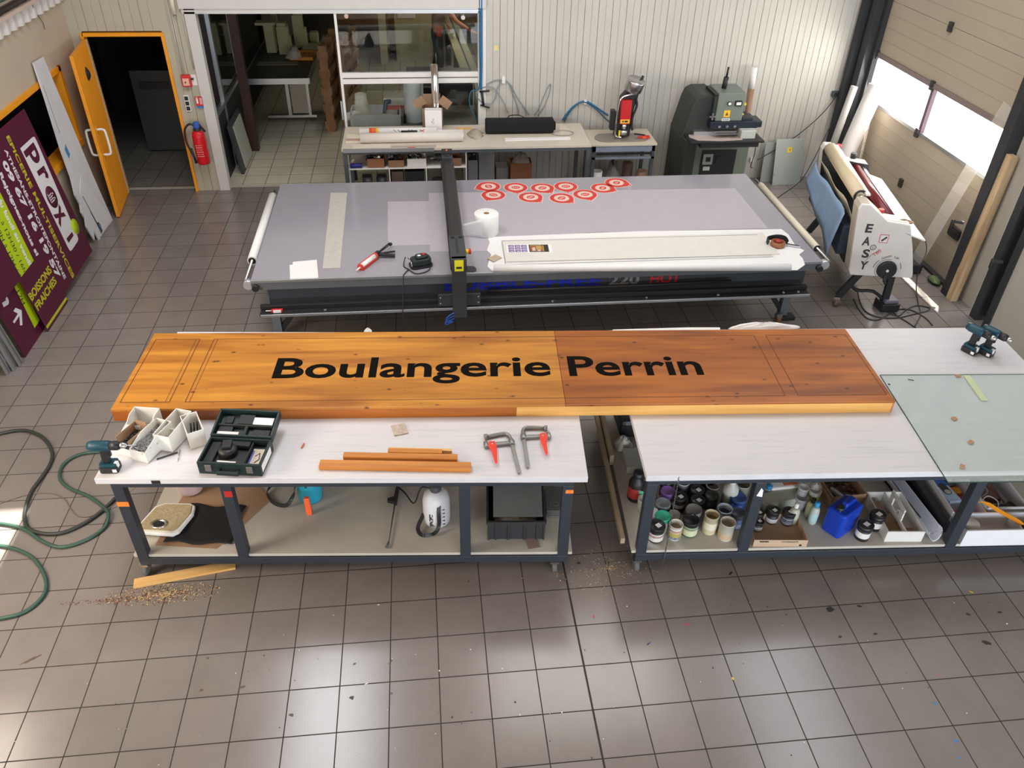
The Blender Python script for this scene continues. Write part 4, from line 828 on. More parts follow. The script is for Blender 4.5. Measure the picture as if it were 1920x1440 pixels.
# paint pots --------------------------------------------------
def M2(c, r=.45, **k): return M('c_' + '_'.join('%02d' % int(v * 99) for v in c), c, r, **k)
def pot(label, px_, py_, h=.135, r=.055, body=(.02, .02, .022), lid=(.015, .015, .017), lab=None, sticker=False, rim=None, open_=False, zref='lid', labels2=None, name='paint_pot', group='paint pots crowded at the left of the shelf', handle=False, zoff=0, rzz=0, cut=None):
    q = at(px_, py_, RS + zoff + (h if zref == 'lid' else 0)); t = thing(name, label, 'paint pot', (q.x, q.y, RS + zoff), rzz, group)
    if open_:
        mb(M2(body)).lathe([(.0, 0), (r * .92, 0), (r, .008), (r, h), (r * 1.05, h), (r * 1.05, h + .004), (r * .93, h + .004), (r * .9, .02), (.0, .02)], n=28, cap=False).build('pot_body', None, t)
        mb(M2(cut or lid)).lathe([(.0, h * .7), (r * .93, h * .7)], n=24, cap=False).build('paint', None, t)
    else:
        mb(M2(body)).lathe([(.0, 0), (r * .92, 0), (r, .008), (r, h * .80), (.0, h * .80)], n=28, cap=False).build('pot_body', None, t)
        mb(M2(lid)).lathe([(r * 1.02, h * .74), (r * 1.06, h * .76), (r * 1.06, h * .97), (r * 1.02, h), (r * .9, h), (r * .88, h - .006), (.0, h - .006)], n=32, cap=False).build('lid', None, t)
        if sticker: mb(PAPER).cbox((.008, -.002, h - .0045), (r * .62, r * .62, .003), rz=.5 + rzz).build('lid_sticker', PAPER, t)
    if lab:
        for i, (z0_, z1_, c_) in enumerate(lab):
            mb(M2(c_, .5)).lathe([(r * 1.006, h * z0_), (r * 1.012, h * z0_ + .001), (r * 1.012, h * z1_ - .001), (r * 1.006, h * z1_)], n=28, cap=False).build('label', None, t)
    return t
W_ = (.72, .71, .68); K_ = (.015, .015, .017)
pot('black lidded paint pot with white and pink label, front row, nearest the table leg', *Z6(637, 690), lab=[(.12, .62, W_), (.38, .55, (.75, .25, .2))], sticker=True)
pot('open round tin with yellow, blue and orange label, second in the front row', *Z6(808, 685), h=.125, r=.047, open_=True, body=(.70, .68, .6), cut=(.25, .2, .12), lab=[(.1, .9, (.70, .66, .6)), (.22, .6, (.75, .65, .05)), (.1, .3, (.05, .15, .5)), (.62, .8, (.75, .2, .08))])
pot('black lidded pot with green and cream label, third in the front row', *Z6(945, 640), lab=[(.1, .70, (.6, .62, .42)), (.5, .68, (.06, .3, .12))], body=(.03, .12, .05), sticker=False)
pot('open cream plastic jar, fourth in the front row', *Z6(1130, 600), h=.16, r=.05, open_=True, body=(.62, .56, .36), cut=(.30, .25, .15), lab=[(.3, .7, (.70, .66, .5))])
pot('jar wrapped in a clear plastic bag at the right of the front row', *Z6(1275, 665), h=.15, r=.052, open_=True, body=(.58, .55, .47), cut=(.4, .38, .33), lab=[(.12, .45, (.55, .40, .25))])
pot('pot with bright green lid behind the black and pink one', *Z6(687, 605), lid=(.03, .33, .20), body=(.5, .5, .48), r=.052)
pot('grey lidded pot with screwed rim, third row left', *Z6(690, 490), lid=(.16, .17, .19), body=(.1, .1, .11), r=.052)
pot('pot with purple lid in the back left of the shelf', *Z6(733, 380), lid=(.17, .08, .26), body=(.16, .07, .22), r=.05)
pot('white rimmed tub hidden behind the table leg', *Z6(590, 575), lid=(.65, .62, .6), body=W_, r=.05, h=.12)
pot('small brown-rimmed pot between the green lid and the black lid', *Z6(790, 590), lid=(.25, .22, .19), body=(.08, .07, .06), r=.04, h=.12)
pot('large grey lidded pot just behind the green-labelled one', *Z6(968, 548), lid=(.20, .20, .19), body=(.07, .07, .07), r=.055)
pot('black pot with small white label, second row beside the grey lid', *Z6(840, 430), lab=[(.35, .6, W_)], r=.048, sticker=True)
pot('black pot with navy side and white sticker on its lid', *Z6(1003, 462), body=(.02, .03, .09), sticker=True, r=.05)
pot('black pot with a white lid sticker, farther back in the middle', *Z6(1000, 370), sticker=True, r=.05)
pot('pot with whitish open top at the back of the shelf', *Z6(870, 300), open_=True, body=(.5, .52, .54), cut=(.22, .28, .3), r=.05)
pot('dark purple lidded pot at the very back of the shelf', *Z6(978, 275), lid=(.09, .06, .15), body=(.05, .04, .09), r=.052)
pot('open silver-grey pot in the right half of the back rows', *Z6(1135, 335), open_=True, body=(.30, .30, .29), cut=(.45, .44, .42), r=.048)
pot('black pot in shadow beside the open silver-grey one', *Z6(1130, 420), r=.048, lid=(.03, .03, .03))
pot('pot with blue lid next to the second table leg', *Z6(1368, 440), lid=(.03, .07, .24), body=(.03, .09, .38), r=.055)
pot('navy jar with dark grey lid below the blue lidded pot', *Z6(1362, 575), lid=(.05, .06, .09), body=(.05, .10, .25), r=.05, lab=[(.1, .4, (.3, .36, .5))])
pot('cut-off bottle with pale blue inside, behind the plastic-wrapped jar', *Z6(1245, 545), open_=True, body=(.42, .48, .58), cut=(.05, .07, .12), r=.052, h=.15)
pot('greenish open jar at the back beside the second leg', *Z6(1410, 325), open_=True, body=(.35, .37, .28), cut=(.2, .22, .16), r=.05, h=.15)
pot('black pot at the back left corner with sticker on its lid', *Z6(725, 315), sticker=True, r=.046, h=.125)
pot('dark pot with white sticker in the rear row, right of the middle', *Z6(1110, 262), sticker=True, r=.048)
pot('pot with mint green lid outside the left table leg', *Z6(508, 352), lid=(.10, .42, .30), body=(.28, .3, .22), r=.046)
pot('small pale jar just outside the left table leg', *Z6(520, 455), lid=(.4, .42, .36), body=(.35, .36, .28), r=.043, h=.11)
def bottle(label, px_, py_, h, r, body, cap=(.02, .02, .02), neck=.02, lab=None, zref=0, cat='bottle', z=RS, capz=.04, name='bottle', top=True, rx=0, **k):
    q = at(px_, py_, z + (h if top else 0)); t = thing(name, label, cat, (q.x, q.y, z), 0, k.get('group'))
    mb(M2(body, .35)).lathe([(.0, 0), (r * .9, 0), (r, .01), (r, h * .62), (r * .8, h * .72), (neck, h * .82), (neck, h - capz), (.0, h - capz)], n=24, cap=False).build('bottle_body', None, t)
    mb(M2(cap, .4)).lathe([(neck * 1.25, h - capz), (neck * 1.25, h - .004), (neck, h), (.0, h)], n=18, cap=False).build('cap', None, t)
    if lab: mb(M2(lab, .5)).lathe([(r * 1.01, h * .15), (r * 1.015, h * .16), (r * 1.015, h * .5), (r * 1.01, h * .51)], n=24, cap=False).build('label', None, t)
    return t
bottle('tall black bottle with dark red base label, outside the left leg', *Z6(470, 215), .26, .06, (.015, .015, .018), neck=.03, lab=(.35, .03, .03))
bottle('white funnel-topped bottle at the back between the pots', *Z6(1325, 275), .26, .055, (.55, .55, .53), cap=(.7, .7, .68))
# chain hanging down from the tabletop edge
pc = [at(1272, 893, .86), at(1268, 920, .70), at(1258, 960, .45), at(1250, 1000, .25), at(1247, 1030, .12), at(1243, 1065, .02)]
x0_ = at(1271, 893, .88); k = mb(STEEL); N_ = 70
q0 = Vector((x0_.x, x0_.y - .02, .89)); q1 = at(1241, 1070, .01)
for i in range(N_):
    c_ = q0.lerp(q1, i / N_); k.cbox(c_ - q0 + Vector((.0015 * (-1) ** i, 0, 0)), (.006, .006, .0085), rz=i)
o = k.build('bead_chain', STEEL); o.location = q0; props(o, 'thin silver bead chain hanging from the right table edge to the floor', 'chain')
# cardboard box tray with pots
bx = thing('cardboard_box', 'low cut-down cardboard box holding small black pots on the lower shelf', 'box', (4.60, -.505, RS), math.radians(-5.5))
CB = M('light_cardboard', (.50, .36, .25), .8)
def openbox(parent, L_, D_, h, mat, name='box_body', e=.004, hb=None):
    hb = hb or h
    return mb(mat).box(0, L_, 0, D_, 0, e).box(0, L_, 0, e, e, h).box(0, L_, D_ - e, D_, e, hb).box(0, e, e, D_ - e, e, h).box(L_ - e, L_, e, D_ - e, e, h).build(name, mat, parent)
openbox(bx, .375, .25, .065, CB)
text('print', 'BIEMER', .014, BLACK, bx, (.04, -.0006, .045), (PI / 2, 0, 0), width=.065, bold=.0008)
text('print', 'www.biemer.fr', .014, BLACK, bx, (.19, -.0006, .045), (PI / 2, 0, 0), width=.12, bold=.0004)
mb(BLACK).cyl((.33, -.0006, .014), (.33, 0, .014), .010).build('hole', BLACK, bx)
gp = 'small black pots in the cardboard box'
pot('short black jar with sticker at the left corner of the cardboard box', *Z7(85, 500), h=.085, r=.037, lab=[(.1, .5, (.5, .52, .56))], sticker=True, group=gp, zoff=.005)
pot('black pot with white label in the middle of the cardboard box', *Z7(190, 425), h=.115, r=.043, lab=[(.12, .45, (.6, .6, .62))], sticker=True, group=gp, zoff=.005)
pot('black pot with blue and grey label, right one in the cardboard box', *Z7(300, 435), h=.115, r=.045, lab=[(.12, .6, (.3, .31, .34)), (.3, .55, (.06, .1, .35))], sticker=True, group=gp, zoff=.005)
pot('black pot half hidden behind the table leg at the cardboard box', *Z7(85, 440), h=.115, r=.04, sticker=True, group=gp, zoff=.005)
# clear bottles, white and grey tubs
CLB = (.50, .52, .45)
t = bottle('clear plastic spray bottle with blue cap at the right of the cardboard box', *Z7(495, 375), .20, .032, (.42, .47, .45), cap=(.03, .25, .5), neck=.015, lab=(.35, .55, .55))
bottle('clear squeeze bottle with white cap leaning at the cardboard box', *Z7(352, 385), .19, .035, (.45, .46, .35), cap=(.7, .7, .7), neck=.012)
bottle('clear bottle with yellowish liquid behind the spray bottle', *Z7(470, 350), .17, .038, (.48, .50, .30), cap=(.02, .02, .02), neck=.014)
pot('grey plastic tub with a smaller tub stacked on it', *Z7(385, 335), h=.10, r=.05, lid=(.40, .42, .45), body=(.38, .40, .42), group=None, name='plastic_tub')
pot('small grey tub topmost of the stacked pair', *Z7(398, 270), h=.07, r=.036, lid=(.45, .46, .48), body=(.42, .43, .45), group=None, name='plastic_tub', zoff=.10)
pot('white tub with green and yellow label and crumpled plastic on top', *Z7(478, 290), h=.14, r=.042, lid=(.70, .70, .66), body=(.1, .28, .08), lab=[(.4, .7, (.7, .65, .08))], group=None, name='plastic_tub')
bag('crumpled clear wrap sitting on the green-labelled tub', at(*Z7(485, 250), RS + .17).x, at(*Z7(485, 250), RS + .17).y, RS + .142, .045, .04, .05, 7)
q = at(*Z7(150, 250), RS + .1); bottle('clear jar with blue cap in the back left corner of the middle bay', *Z7(160, 255), .12, .035, (.4, .45, .48), cap=(.02, .2, .45))
o = mb(M2((.42, .44, .36), .3)).box(-.16, .16, -.06, .06, 0, .09).build('plastic_tray', M2((.42, .44, .36)), bevel=.01); q = at(*Z7(235, 330), RS + .09); o.location = (q.x, q.y, RS); o.rotation_euler = (0, 0, .15); props(o, 'yellowish translucent plastic container behind the black pots', 'container')
t = thing('white_carton', 'white carton with orange-red logo lying behind the yellowish container', 'carton', (at(*Z7(290, 270), RS + .11).x, at(*Z7(290, 270), RS + .11).y + .06, RS), .05)
mb(PAPER).box(-.13, .13, -.06, .05, 0, .11).build('carton_body', PAPER, t, bevel=.012); mb(M2((.7, .17, .06))).box(-.03, .09, -.04, .02, .1105, .1115).build('logo', None, t)
o = mb(M2((.7, .7, .68))).lathe([(.035, -.06), (.05, -.055), (.055, .05), (.04, .06), (.0, .06)], T=Matrix.Rotation(PI / 2, 4, 'Y'), n=24).use(BLACK).lathe([(.0, .061), (.032, .061)], T=Matrix.Rotation(PI / 2, 4, 'Y'), n=20, cap=False).build('white_canister', None); q = at(*Z7(430, 220), RS + .1); o.location = (q.x, q.y, RS + .06); o.rotation_euler = (0, 0, 1); props(o, 'white canister on its side with open dark mouth', 'canister')
# blue jerrycan
t = thing('jerrycan', 'bright blue plastic jerrycan standing on the lower shelf', 'jerrycan', (5.275, -.385, RS), math.radians(31))
JB = M('jerrycan_blue', (.008, .045, .42), .3)
k = mb(JB).prism(rrect(-.115, .115, -.075, .075, .03), 0, .225); k.build('tank', JB, t, bevel=.018, seg=3)
mb(JB).prism([(-.10, .22), (.10, .22), (.075, .262), (-.02, .262), (-.035, .235), (-.10, .235)], -.022, .022, 'y').build('handle', JB, t, bevel=.008)
mb(BLACK).cyl((-.075, 0, .22), (-.075, 0, .255), .026, n=20).build('cap', BLACK, t)
for a_, b_, lb in ((5.398, -.520, 'black pot with white printed label in front of the jerrycan'), (5.53, -.436, 'black pot with pale label behind the front one by the caddy')):
    t = thing('paint_pot', lb, 'paint pot', (a_, b_ + .03, RS), 0, 'black pots by the wooden caddy')
    mb(M2(K_)).lathe([(.0, 0), (.046, 0), (.049, .006), (.049, .115), (.0, .115)], n=28, cap=False).build('pot_body', None, t)
    mb(M2(K_)).lathe([(.052, .10), (.055, .104), (.055, .135), (.045, .138), (.044, .132), (.0, .132)], n=30, cap=False).build('lid', None, t)
    mb(PAPER).cbox((.005, 0, .1335), (.04, .034, .002), rz=.5).build('lid_sticker', PAPER, t)
    mb(M2(W_)).lathe([(.0494, .03), (.0498, .032), (.0498, .078), (.0494, .08)], n=28, cap=False).build('label', None, t)
# wooden caddy painted white
t = thing('tool_caddy', 'white painted wooden tool caddy with cut-out handle and sanding blocks', 'caddy', (5.54, -.545, RS), math.radians(-5))
CW = M('caddy_white', (.68, .67, .64), .5, var=.1); e = .01; Lc, Dc, hc = .265, .40, .10
mb(CW).box(0, Lc, 0, Dc, 0, e).box(0, Lc, 0, e, e, hc).box(0, Lc, Dc - e, Dc, e, hc).box(0, e, e, Dc - e, e, hc).box(Lc - e, Lc, e, Dc - e, e, hc).build('caddy_box', CW, t, bevel=.001)
k = mb(CW).box(Lc / 2 - .006, Lc / 2 + .006, e, Dc - e, e, .10).box(Lc / 2 - .006, Lc / 2 + .006, .10, .15, .1, .19).box(Lc / 2 - .006, Lc / 2 + .006, .26, .31, .1, .19).box(Lc / 2 - .006, Lc / 2 + .006, .10, .31, .17, .205)
k.build('handle_board', CW, t, bevel=.003)
def inbox(name, label, cat, Mx, loc, dims, mat, rz=0, bev=.002, rx=0):
    p = Mx @ Vector(loc); o = mb(mat).box(-dims[0] / 2, dims[0] / 2, -dims[1] / 2, dims[1] / 2, 0, dims[2]).build(name, mat, bevel=bev); o.location = p; o.rotation_euler = (rx, 0, Mx.to_euler().z + rz); return props(o, label, cat)
Mk = Matrix.Translation((5.54, -.545, RS)) @ Matrix.Rotation(math.radians(-5), 4, 'Z')
inbox('sanding_block', 'brown round-ended sanding block at the back left of the caddy', 'sanding block', Mk, (.055, .28, .0105), (.07, .13, .05), M2((.30, .17, .12)), bev=.01)
inbox('wood_block', 'brown wood block in the left half of the caddy', 'wood block', Mk, (.075, .12, .0105), (.09, .19, .05), M2((.28, .18, .09)))
inbox('sanding_block', 'round brown sanding pad at the front right of the caddy', 'sanding block', Mk, (.19, .06, .0105), (.09, .07, .04), M2((.33, .18, .12)), bev=.015)
o = mb(M2((.6, .58, .52))).tube(cr([(0, 0, 0), (.01, .02, .05), (.005, .05, .08), (-.005, .06, .02)]), .004).build('cable_loop', None); q = Mk @ Vector((.165, .17, .012)); o.location = q; props(o, 'short white cable loop inside the caddy', 'cable')
# brown cardboard box with junk
t = thing('cardboard_box', 'open brown cardboard box with small dark parts behind the jerrycan', 'box', (5.285, -.20, RS), math.radians(3))
openbox(t, .27, .25, .115, M('brown_cardboard')); mb(CARD).box(-.05, .0, .0, .25, .10, .104, Matrix.Rotation(.25, 4, 'Y')).build('flap', CARD, t)
r0 = random.Random(11); k = MB()
for i in range(60):
    k.use([M2((.2, .13, .09)), M2((.05, .05, .05)), M2((.45, .42, .4)), M2((.3, .2, .12))][r0.randrange(4)]); k.cbox((5.285 + r0.uniform(.03, .24), -.20 + r0.uniform(.03, .22), RS + .03 + r0.uniform(0, .02)), (r0.uniform(.01, .04), r0.uniform(.01, .025), .01), rz=r0.uniform(0, 3), rx=r0.uniform(-.4, .4))
props(k.build('small_parts', None), 'jumble of small dark parts in the brown cardboard box', 'parts', kind='stuff')
o = mb(M2((.55, .57, .6), .3)).cbox((0, 0, 0), (.03, .12, .03), rz=.5).build('plastic_packet', None, bevel=.006); o.location = (5.37, -.12, RS + .07); props(o, 'clear plastic packet sticking out of the brown cardboard box', 'packet')
# curled white plastic tube
t = thing('plastic_tube', 'long curled white plastic tube with slanted end lying front to back on the shelf', 'tube', (5.905, -.50, RS + .056), math.radians(2.5))
PL = M('opal_plastic', (.68, .70, .80), .3)
prof = [(math.cos(a) * .055, math.sin(a) * .055) for a in [math.radians(x) for x in range(-200, 35, 15)]]
pts_ = prof + [(x * .94, y * .94) for x, y in prof[::-1]]
mb(PL).prism(pts_, -.0, 1.0, 'y').build('tube_wall', PL, t)
mb(M('opal_plastic_end', (.75, .77, .86), .3)).sheet(8, 6, lambda u, v: Vector((math.cos(math.radians(-200 + 230 * u)) * .055, -.08 * v * (1 - abs(u - .4)), math.sin(math.radians(-200 + 230 * u)) * .055)), .002).build('cut_end', PL, t)
# dark boards and drawers at the right
inbox('dark_board', 'dark blue-black board standing between the tube and the white divider', 'board', Matrix.Identity(4), (6.02, -.10, RS), (.05, .80, .10), M2((.02, .022, .03)), rz=-.04)
inbox('dark_profile', 'black bent strip lying along the caddy right side', 'strip', Matrix.Identity(4), (5.855, -.12, RS), (.02, .55, .06), M2((.03, .03, .035)), rz=.05)
DW = M('drawer_white', (.70, .70, .74), .45)
tr = thing('parts_tray', 'white open tray with blue box and pink sheet, right of the dark board', 'tray', (6.075, -.43, RS), math.radians(-4))
mb(DW).box(0, .012, 0, .8, 0, .13).box(.0, .26, 0, .012, 0, .09).box(.25, .262, 0, .8, 0, .11).box(0, .26, 0, .8, 0, .008).build('tray_body', DW, tr, bevel=.001)
Mt = Matrix.Translation((6.075, -.43, RS)) @ Matrix.Rotation(math.radians(-4), 4, 'Z')
inbox('pink_card', 'bright pink card lying in the white tray', 'card', Mt, (.16, .24, .0085), (.17, .4, .004), M2((.75, .22, .35)))
t = thing('blue_box', 'small blue and white printed box with cut-out window in the tray', 'box', Mt @ Vector((.075, .26, .013)), math.radians(6))
mb(M2((.42, .58, .78))).box(-.05, .05, -.13, .13, 0, .09).build('box_body', None, t, bevel=.002); mb(M2((.02, .14, .5))).box(-.051, .051, .03, .131, .05, .0915).build('blue_print', None, t); mb(BLACK).prism(rrect(-.03, .03, -.06, .06, .028), .0905, .0925).build('window', BLACK, t); mb(M2((.5, .45, .4))).prism(rrect(-.022, .022, -.055, -.01, .02), .0925, .0945).build('contents', None, t)
q = Mt @ Vector((.19, .40, .013)); o = mb(M2((.10, .07, .07))).lathe([(.0, 0), (.045, 0), (.048, .03), (.02, .05), (.0, .05)], n=24, cap=False).use(PAPER).lathe([(.0, .051), (.018, .051), (.018, .058), (.0, .058)], n=14, cap=False).build('round_tin', None); o.location = q; props(o, 'round dark tin with white knob on the pink card', 'tin')
q = Mt @ Vector((.20, .31, .013)); o = mb(M2((.85, .30, .02))).box(-.04, .04, -.03, .03, 0, .035).build('orange_block', None, bevel=.006); o.location = q; props(o, 'orange block lying on the pink card', 'block')
dr = thing('drawer', 'white wooden drawer with high front board at the right end of the shelf', 'drawer', (6.07, -.605, RS), math.radians(-3.6))
DWW = M('drawer_front_white', (.76, .76, .77), .45)
mb(DWW).box(0, .70, -.012, 0, -.02, .135).build('drawer_front', DWW, dr, bevel=.001)
mb(DW).box(0, .70, 0, .17, 0, .008).box(0, .70, .16, .172, 0, .125).box(.0, .01, 0, .16, 0, .12).box(.42, .43, 0, .16, 0, .11).build('drawer_box', DW, dr)
mb(M2((.5, .5, .52))).tube(cr([(.50, -.0125, .08), (.52, -.0125, .10), (.53, -.0125, .075), (.56, -.0125, .095), (.58, -.0125, .08), (.61, -.0125, .092), (.63, -.0125, .078), (.67, -.0125, .09), (.69, -.0125, .075)]), .0015, 5).build('scrawl', None, dr)
t2_ = thing('drawer', 'white drawer full of cables behind the front one', 'drawer', (6.345, -.415, RS), math.radians(-3.6))
mb(DW).box(0, .42, 0, .012, 0, .13).box(0, .012, 0, .75, 0, .13).box(.30, .312, 0, .75, 0, .13).box(0, .42, 0, .75, 0, .008).build('drawer_box', DW, t2_, bevel=.001)
Md = Matrix.Translation((6.345, -.415, RS)) @ Matrix.Rotation(math.radians(-3.6), 4, 'Z')
def curve_obj(name, label, cat, Mx, pts, r, mat): 
    o = mb(mat).tube(cr(pts, 6), r).build(name, mat); o.matrix_world = Mx; return props(o, label, cat)
curve_obj('cable_loop', 'white cable coiled in the rear drawer', 'cable', Md, [(.03, .05, .09), (.09, .02, .11), (.12, .08, .12), (.08, .13, .12), (.03, .10, .11), (.05, .04, .12)], .004, PAPER)
curve_obj('cable_loop', 'grey cable running back along the rear drawer', 'cable', Md, [(.05, .15, .09), (.12, .20, .10), (.10, .28, .11), (.04, .26, .10), (.06, .40, .09)], .003, M2((.45, .45, .47)))
curve_obj('cable_loop', 'dark red cable lying in the rear drawer', 'cable', Md, [(.20, .10, .08), (.18, .2, .09), (.14, .30, .09), (.16, .45, .08)], .006, M2((.22, .05, .06)))
inbox('pliers_pouch', 'black fabric pouch in the right half of the rear drawer', 'pouch', Md, (.22, .07, .0085), (.14, .10, .06), BLACK, rz=.3, bev=.015)
inbox('metal_bracket', 'small grey bracket plate at the front of the rear drawer', 'bracket', Md, (.07, .06, .0085), (.09, .08, .06), ALU, rz=.1)
inbox('brown_case', 'long brown case lying at the back of the rear drawer', 'case', Md, (.15, .42, .0085), (.2, .5, .05), M2((.16, .10, .08)), rz=-.1)
Mf = Matrix.Translation((6.07, -.605, RS)) @ Matrix.Rotation(math.radians(-3.6), 4, 'Z')
o = mb(M('orange_strap', (.85, .32, .02), .5)).strip(cr([(.16, .24, .16), (.24, .22, .17), (.32, .15, .15), (.40, .07, .14), (.43, .05, .12)]), .045, .003, side=(.3, -.6, .6)).build('strap', None); o.matrix_world = Mf; props(o, 'bright orange strap draped over the drawer divider', 'strap')
q = Mf @ Vector((.09, .08, .0085)); o = mb(PAPER).lathe([(.0, 0), (.055, 0), (.055, .10), (.05, .11), (.0, .11)], n=26, cap=False).build('white_roll', PAPER); o.location = q; props(o, 'white roll standing at the left of the front drawer', 'roll')
inbox('blue_case', 'dark blue flat case under the white roll in the front drawer', 'case', Mf, (.20, .05, .0085), (.12, .07, .03), M2((.03, .04, .3)), bev=.004)
inbox('dark_parts', 'dark grey parts at the right of the front drawer', 'parts', Mf, (.60, .08, .0085), (.2, .10, .05), M2((.07, .06, .05)), bev=.01)
# things on the shelf seen past the left edge of the tabletop
inbox('grey_box', 'grey box lying on the left end of the shelf behind the paint pots', 'box', Matrix.Identity(4), (3.96, .40, RS), (.14, .22, .07), M2((.36, .37, .34)), rz=-.05)
bag('crumpled white bag on the shelf end near the gap between the tables', 3.93, .62, RS, .08, .08, .09, 9, mat=M2((.6, .6, .56)))
bag('clear plastic bag bundle behind the black bottle on the shelf end', 3.97, .08, RS, .09, .09, .14, 12)
inbox('dark_sack', 'black sack on the shelf beside the gap between the tables', 'sack', Matrix.Identity(4), (4.02, .85, RS), (.2, .3, .18), BLACK, bev=.04)
strip_('wood_strip', 'old pale wooden beam standing on edge along the shelf end by the gap', 3.775, 1.10, -1.63, 1.5, .03, .05, M('old_wood', (.34, .27, .18), .7, var=.25, scale=12), z=.194)
strip_('wood_strip', 'second wider wooden board beside the beam at the shelf end', 3.815, 1.10, -1.63, .7, .03, .10, M('old_wood'), z=.194)
# ================================================================== WORKBENCH ALONG THE BACK
t = thing('back_bench', 'long white topped bench with grey frame against the glazed partition', 'bench', (1.49, 5.39, 0))
BT = M('bench_top', (.60, .54, .46), .5, var=.12, scale=6); FG = M('grey_blue_steel', (.10, .115, .135), .45, metal=.3)
mb(BT).box(0, 3.03, 0, .80, .868, .9).build('benchtop', BT, t, bevel=.002)
k = mb(FG).box(.01, 3.02, .01, .05, .83, .866).box(.01, 3.02, .75, .79, .83, .866).box(.01, .05, .05, .75, .83, .866).box(2.98, 3.02, .05, .75, .83, .866); k.build('frame', FG, t)
for x in (.01, 2.975):
    for y in (.01, .745): mb(FG).box(x, x + .045, y, y + .045, 0, .83).build('leg', FG, t)
mb(WHITEP).box(1.484, 1.496, .06, .74, .02, .83).box(.06, 1.484, .06, .70, .62, .635).box(.06, 1.484, .06, .70, .06, .075).box(.54, .552, .06, .70, .075, .62).box(.99, 1.002, .06, .70, .075, .62).build('shelf_unit', WHITEP, t)
mb(ALU).box(.02, 1.1, -.02, .0, .862, .905).build('edge_ruler', M('white_ruler', (.65, .62, .58), .4), t)
mb(RED).box(.79, .88, -.0005, .02, .9055, .9065).build('red_sticker', RED, t)
BZ2 = .9008
def put(name, label, cat, x, y, z, build, rz=0, group=None, bev=0, **kk):
    k = MB(); build(k); o = k.build(name, None, bevel=bev); o.location = (x, y, z); o.rotation_euler = (0, 0, rz); return props(o, label, cat, group, **kk)
def rollx(L_, r, m_, inner=None):
    def f(k):
        k.use(m_).cyl((0, 0, r), (L_, 0, r), r, n=24).use(inner or CARD).cyl((-.001, 0, r), (.002, 0, r), r * .6, n=16).cyl((L_ - .002, 0, r), (L_ + .001, 0, r), r * .6, n=16)
    return f
RP = M('roll_cream_white', (.72, .67, .62), .5, var=.06, scale=12)
put('paper_roll', 'thick cream-white paper roll lying in front on the back bench', 'roll', 1.71, 5.60, BZ2, rollx(1.24, .058, RP))
t = thing('paper_roll', 'printed white roll with orange and red marks behind the cream one on the bench', 'roll', (1.69, 5.86, BZ2), math.radians(-1)); k = MB(); rollx(.95, .045, PAPER)(k); k.build('roll_body', None, t)
k = mb(ORANGE).cyl((.12, 0, .045), (.22, 0, .045), .0455, n=24).use(M2((.85, .55, .05))).cyl((.20, 0, .045), (.235, 0, .045), .0458, n=24); k.build('orange_mark', None, t)
k = mb(BLACK)
for x in (.42, .47, .60, .64): k.bar((x, -.034, .078), (x + .03, -.044, .055), .006, .004)
k.build('black_print', BLACK, t); k = mb(RED).bar((.74, -.034, .078), (.80, -.044, .055), .01, .004).bar((.80, -.034, .078), (.74, -.044, .055), .01, .004); k.build('red_print', RED, t)
put('black_strip', 'short black strip between the two paper rolls on the bench', 'strip', 2.20, 5.76, BZ2, lambda k: k.use(BLACK).box(0, .20, 0, .04, 0, .075))
put('white_board', 'flat white board behind the cream roll on the bench', 'board', 2.42, 5.745, BZ2, lambda k: k.use(PAPER).box(0, .55, 0, .16, 0, .04))
put('paper_bundle', 'flat bundle of paper and wood at the left end of the bench', 'paper', 1.53, 5.62, BZ2, lambda k: k.use(CREAM).box(0, .20, 0, .28, 0, .01).use(M2((.45, .3, .25))).box(.0, .17, .02, .06, .01, .025))
put('film_sheet', 'thin beige plate lying along the front edge of the bench', 'sheet', 1.62, 5.42, BZ2, lambda k: k.use(M2((.66, .6, .52))).box(0, .45, 0, .12, 0, .004).use(M2((.4, .35, .3))).box(.46, 1.0, .0, .06, 0, .002))
t = thing('white_box', 'small upright white box with a black scribble on the back bench', 'box', (2.50, 5.93, BZ2), math.radians(-2))
mb(PAPER).box(0, .21, 0, .12, 0, .27).build('box_body', PAPER, t, bevel=.006)
mb(M2((.1, .06, .06))).tube(cr([(.09, -.001, .15), (.11, -.001, .17), (.10, -.001, .13), (.08, -.001, .14), (.10, -.001, .11), (.12, -.001, .13)]), .0015, 5).build('scribble', None, t)
t = thing('cardboard_box', 'open brown cardboard box with splayed flaps behind the small white box', 'box', (2.47, 6.12, BZ2), 0)
openbox(t, .26, .16, .24, CARD); k = mb(CARD).bar((.0, .08, .24), (-.06, .08, .34), .15, .004, up=(0, 1, 0)).bar((.26, .08, .24), (.33, .08, .33), .15, .004, up=(0, 1, 0)).bar((.13, .16, .24), (.13, .2, .36), .22, .004); k.build('flap', CARD, t)
put('chrome_tube', 'shiny chrome tube standing upright out of the brown box', 'tube', 2.645, 6.20, BZ2 + .006, lambda k: k.use(CHROME).lathe([(.045, 0), (.045, .74), (.041, .74), (.041, .01), (.0, .01)], n=32, cap=False))
t = thing('black_bag', 'long black padded bag with handles lying on the back bench', 'bag', (3.25, 5.88, BZ2), math.radians(-.5))
FB = M('black_fabric', (.010, .010, .011), .95)
mb(FB).prism(rrect(-.085, .085, 0, .175, .05), 0, .86, 'x').build('bag_body', FB, t, bevel=.015, seg=3)
mb(FB).prism(rrect(-.05, .05, .03, .13, .03), .86, .885, 'x').build('end_flap', FB, t); mb(FB).strip(cr([(.28, .02, .175), (.31, .02, .205), (.42, .02, .21), (.5, .02, .175)]), .02, .005, side=(0, 1, 0)).build('handle', FB, t)
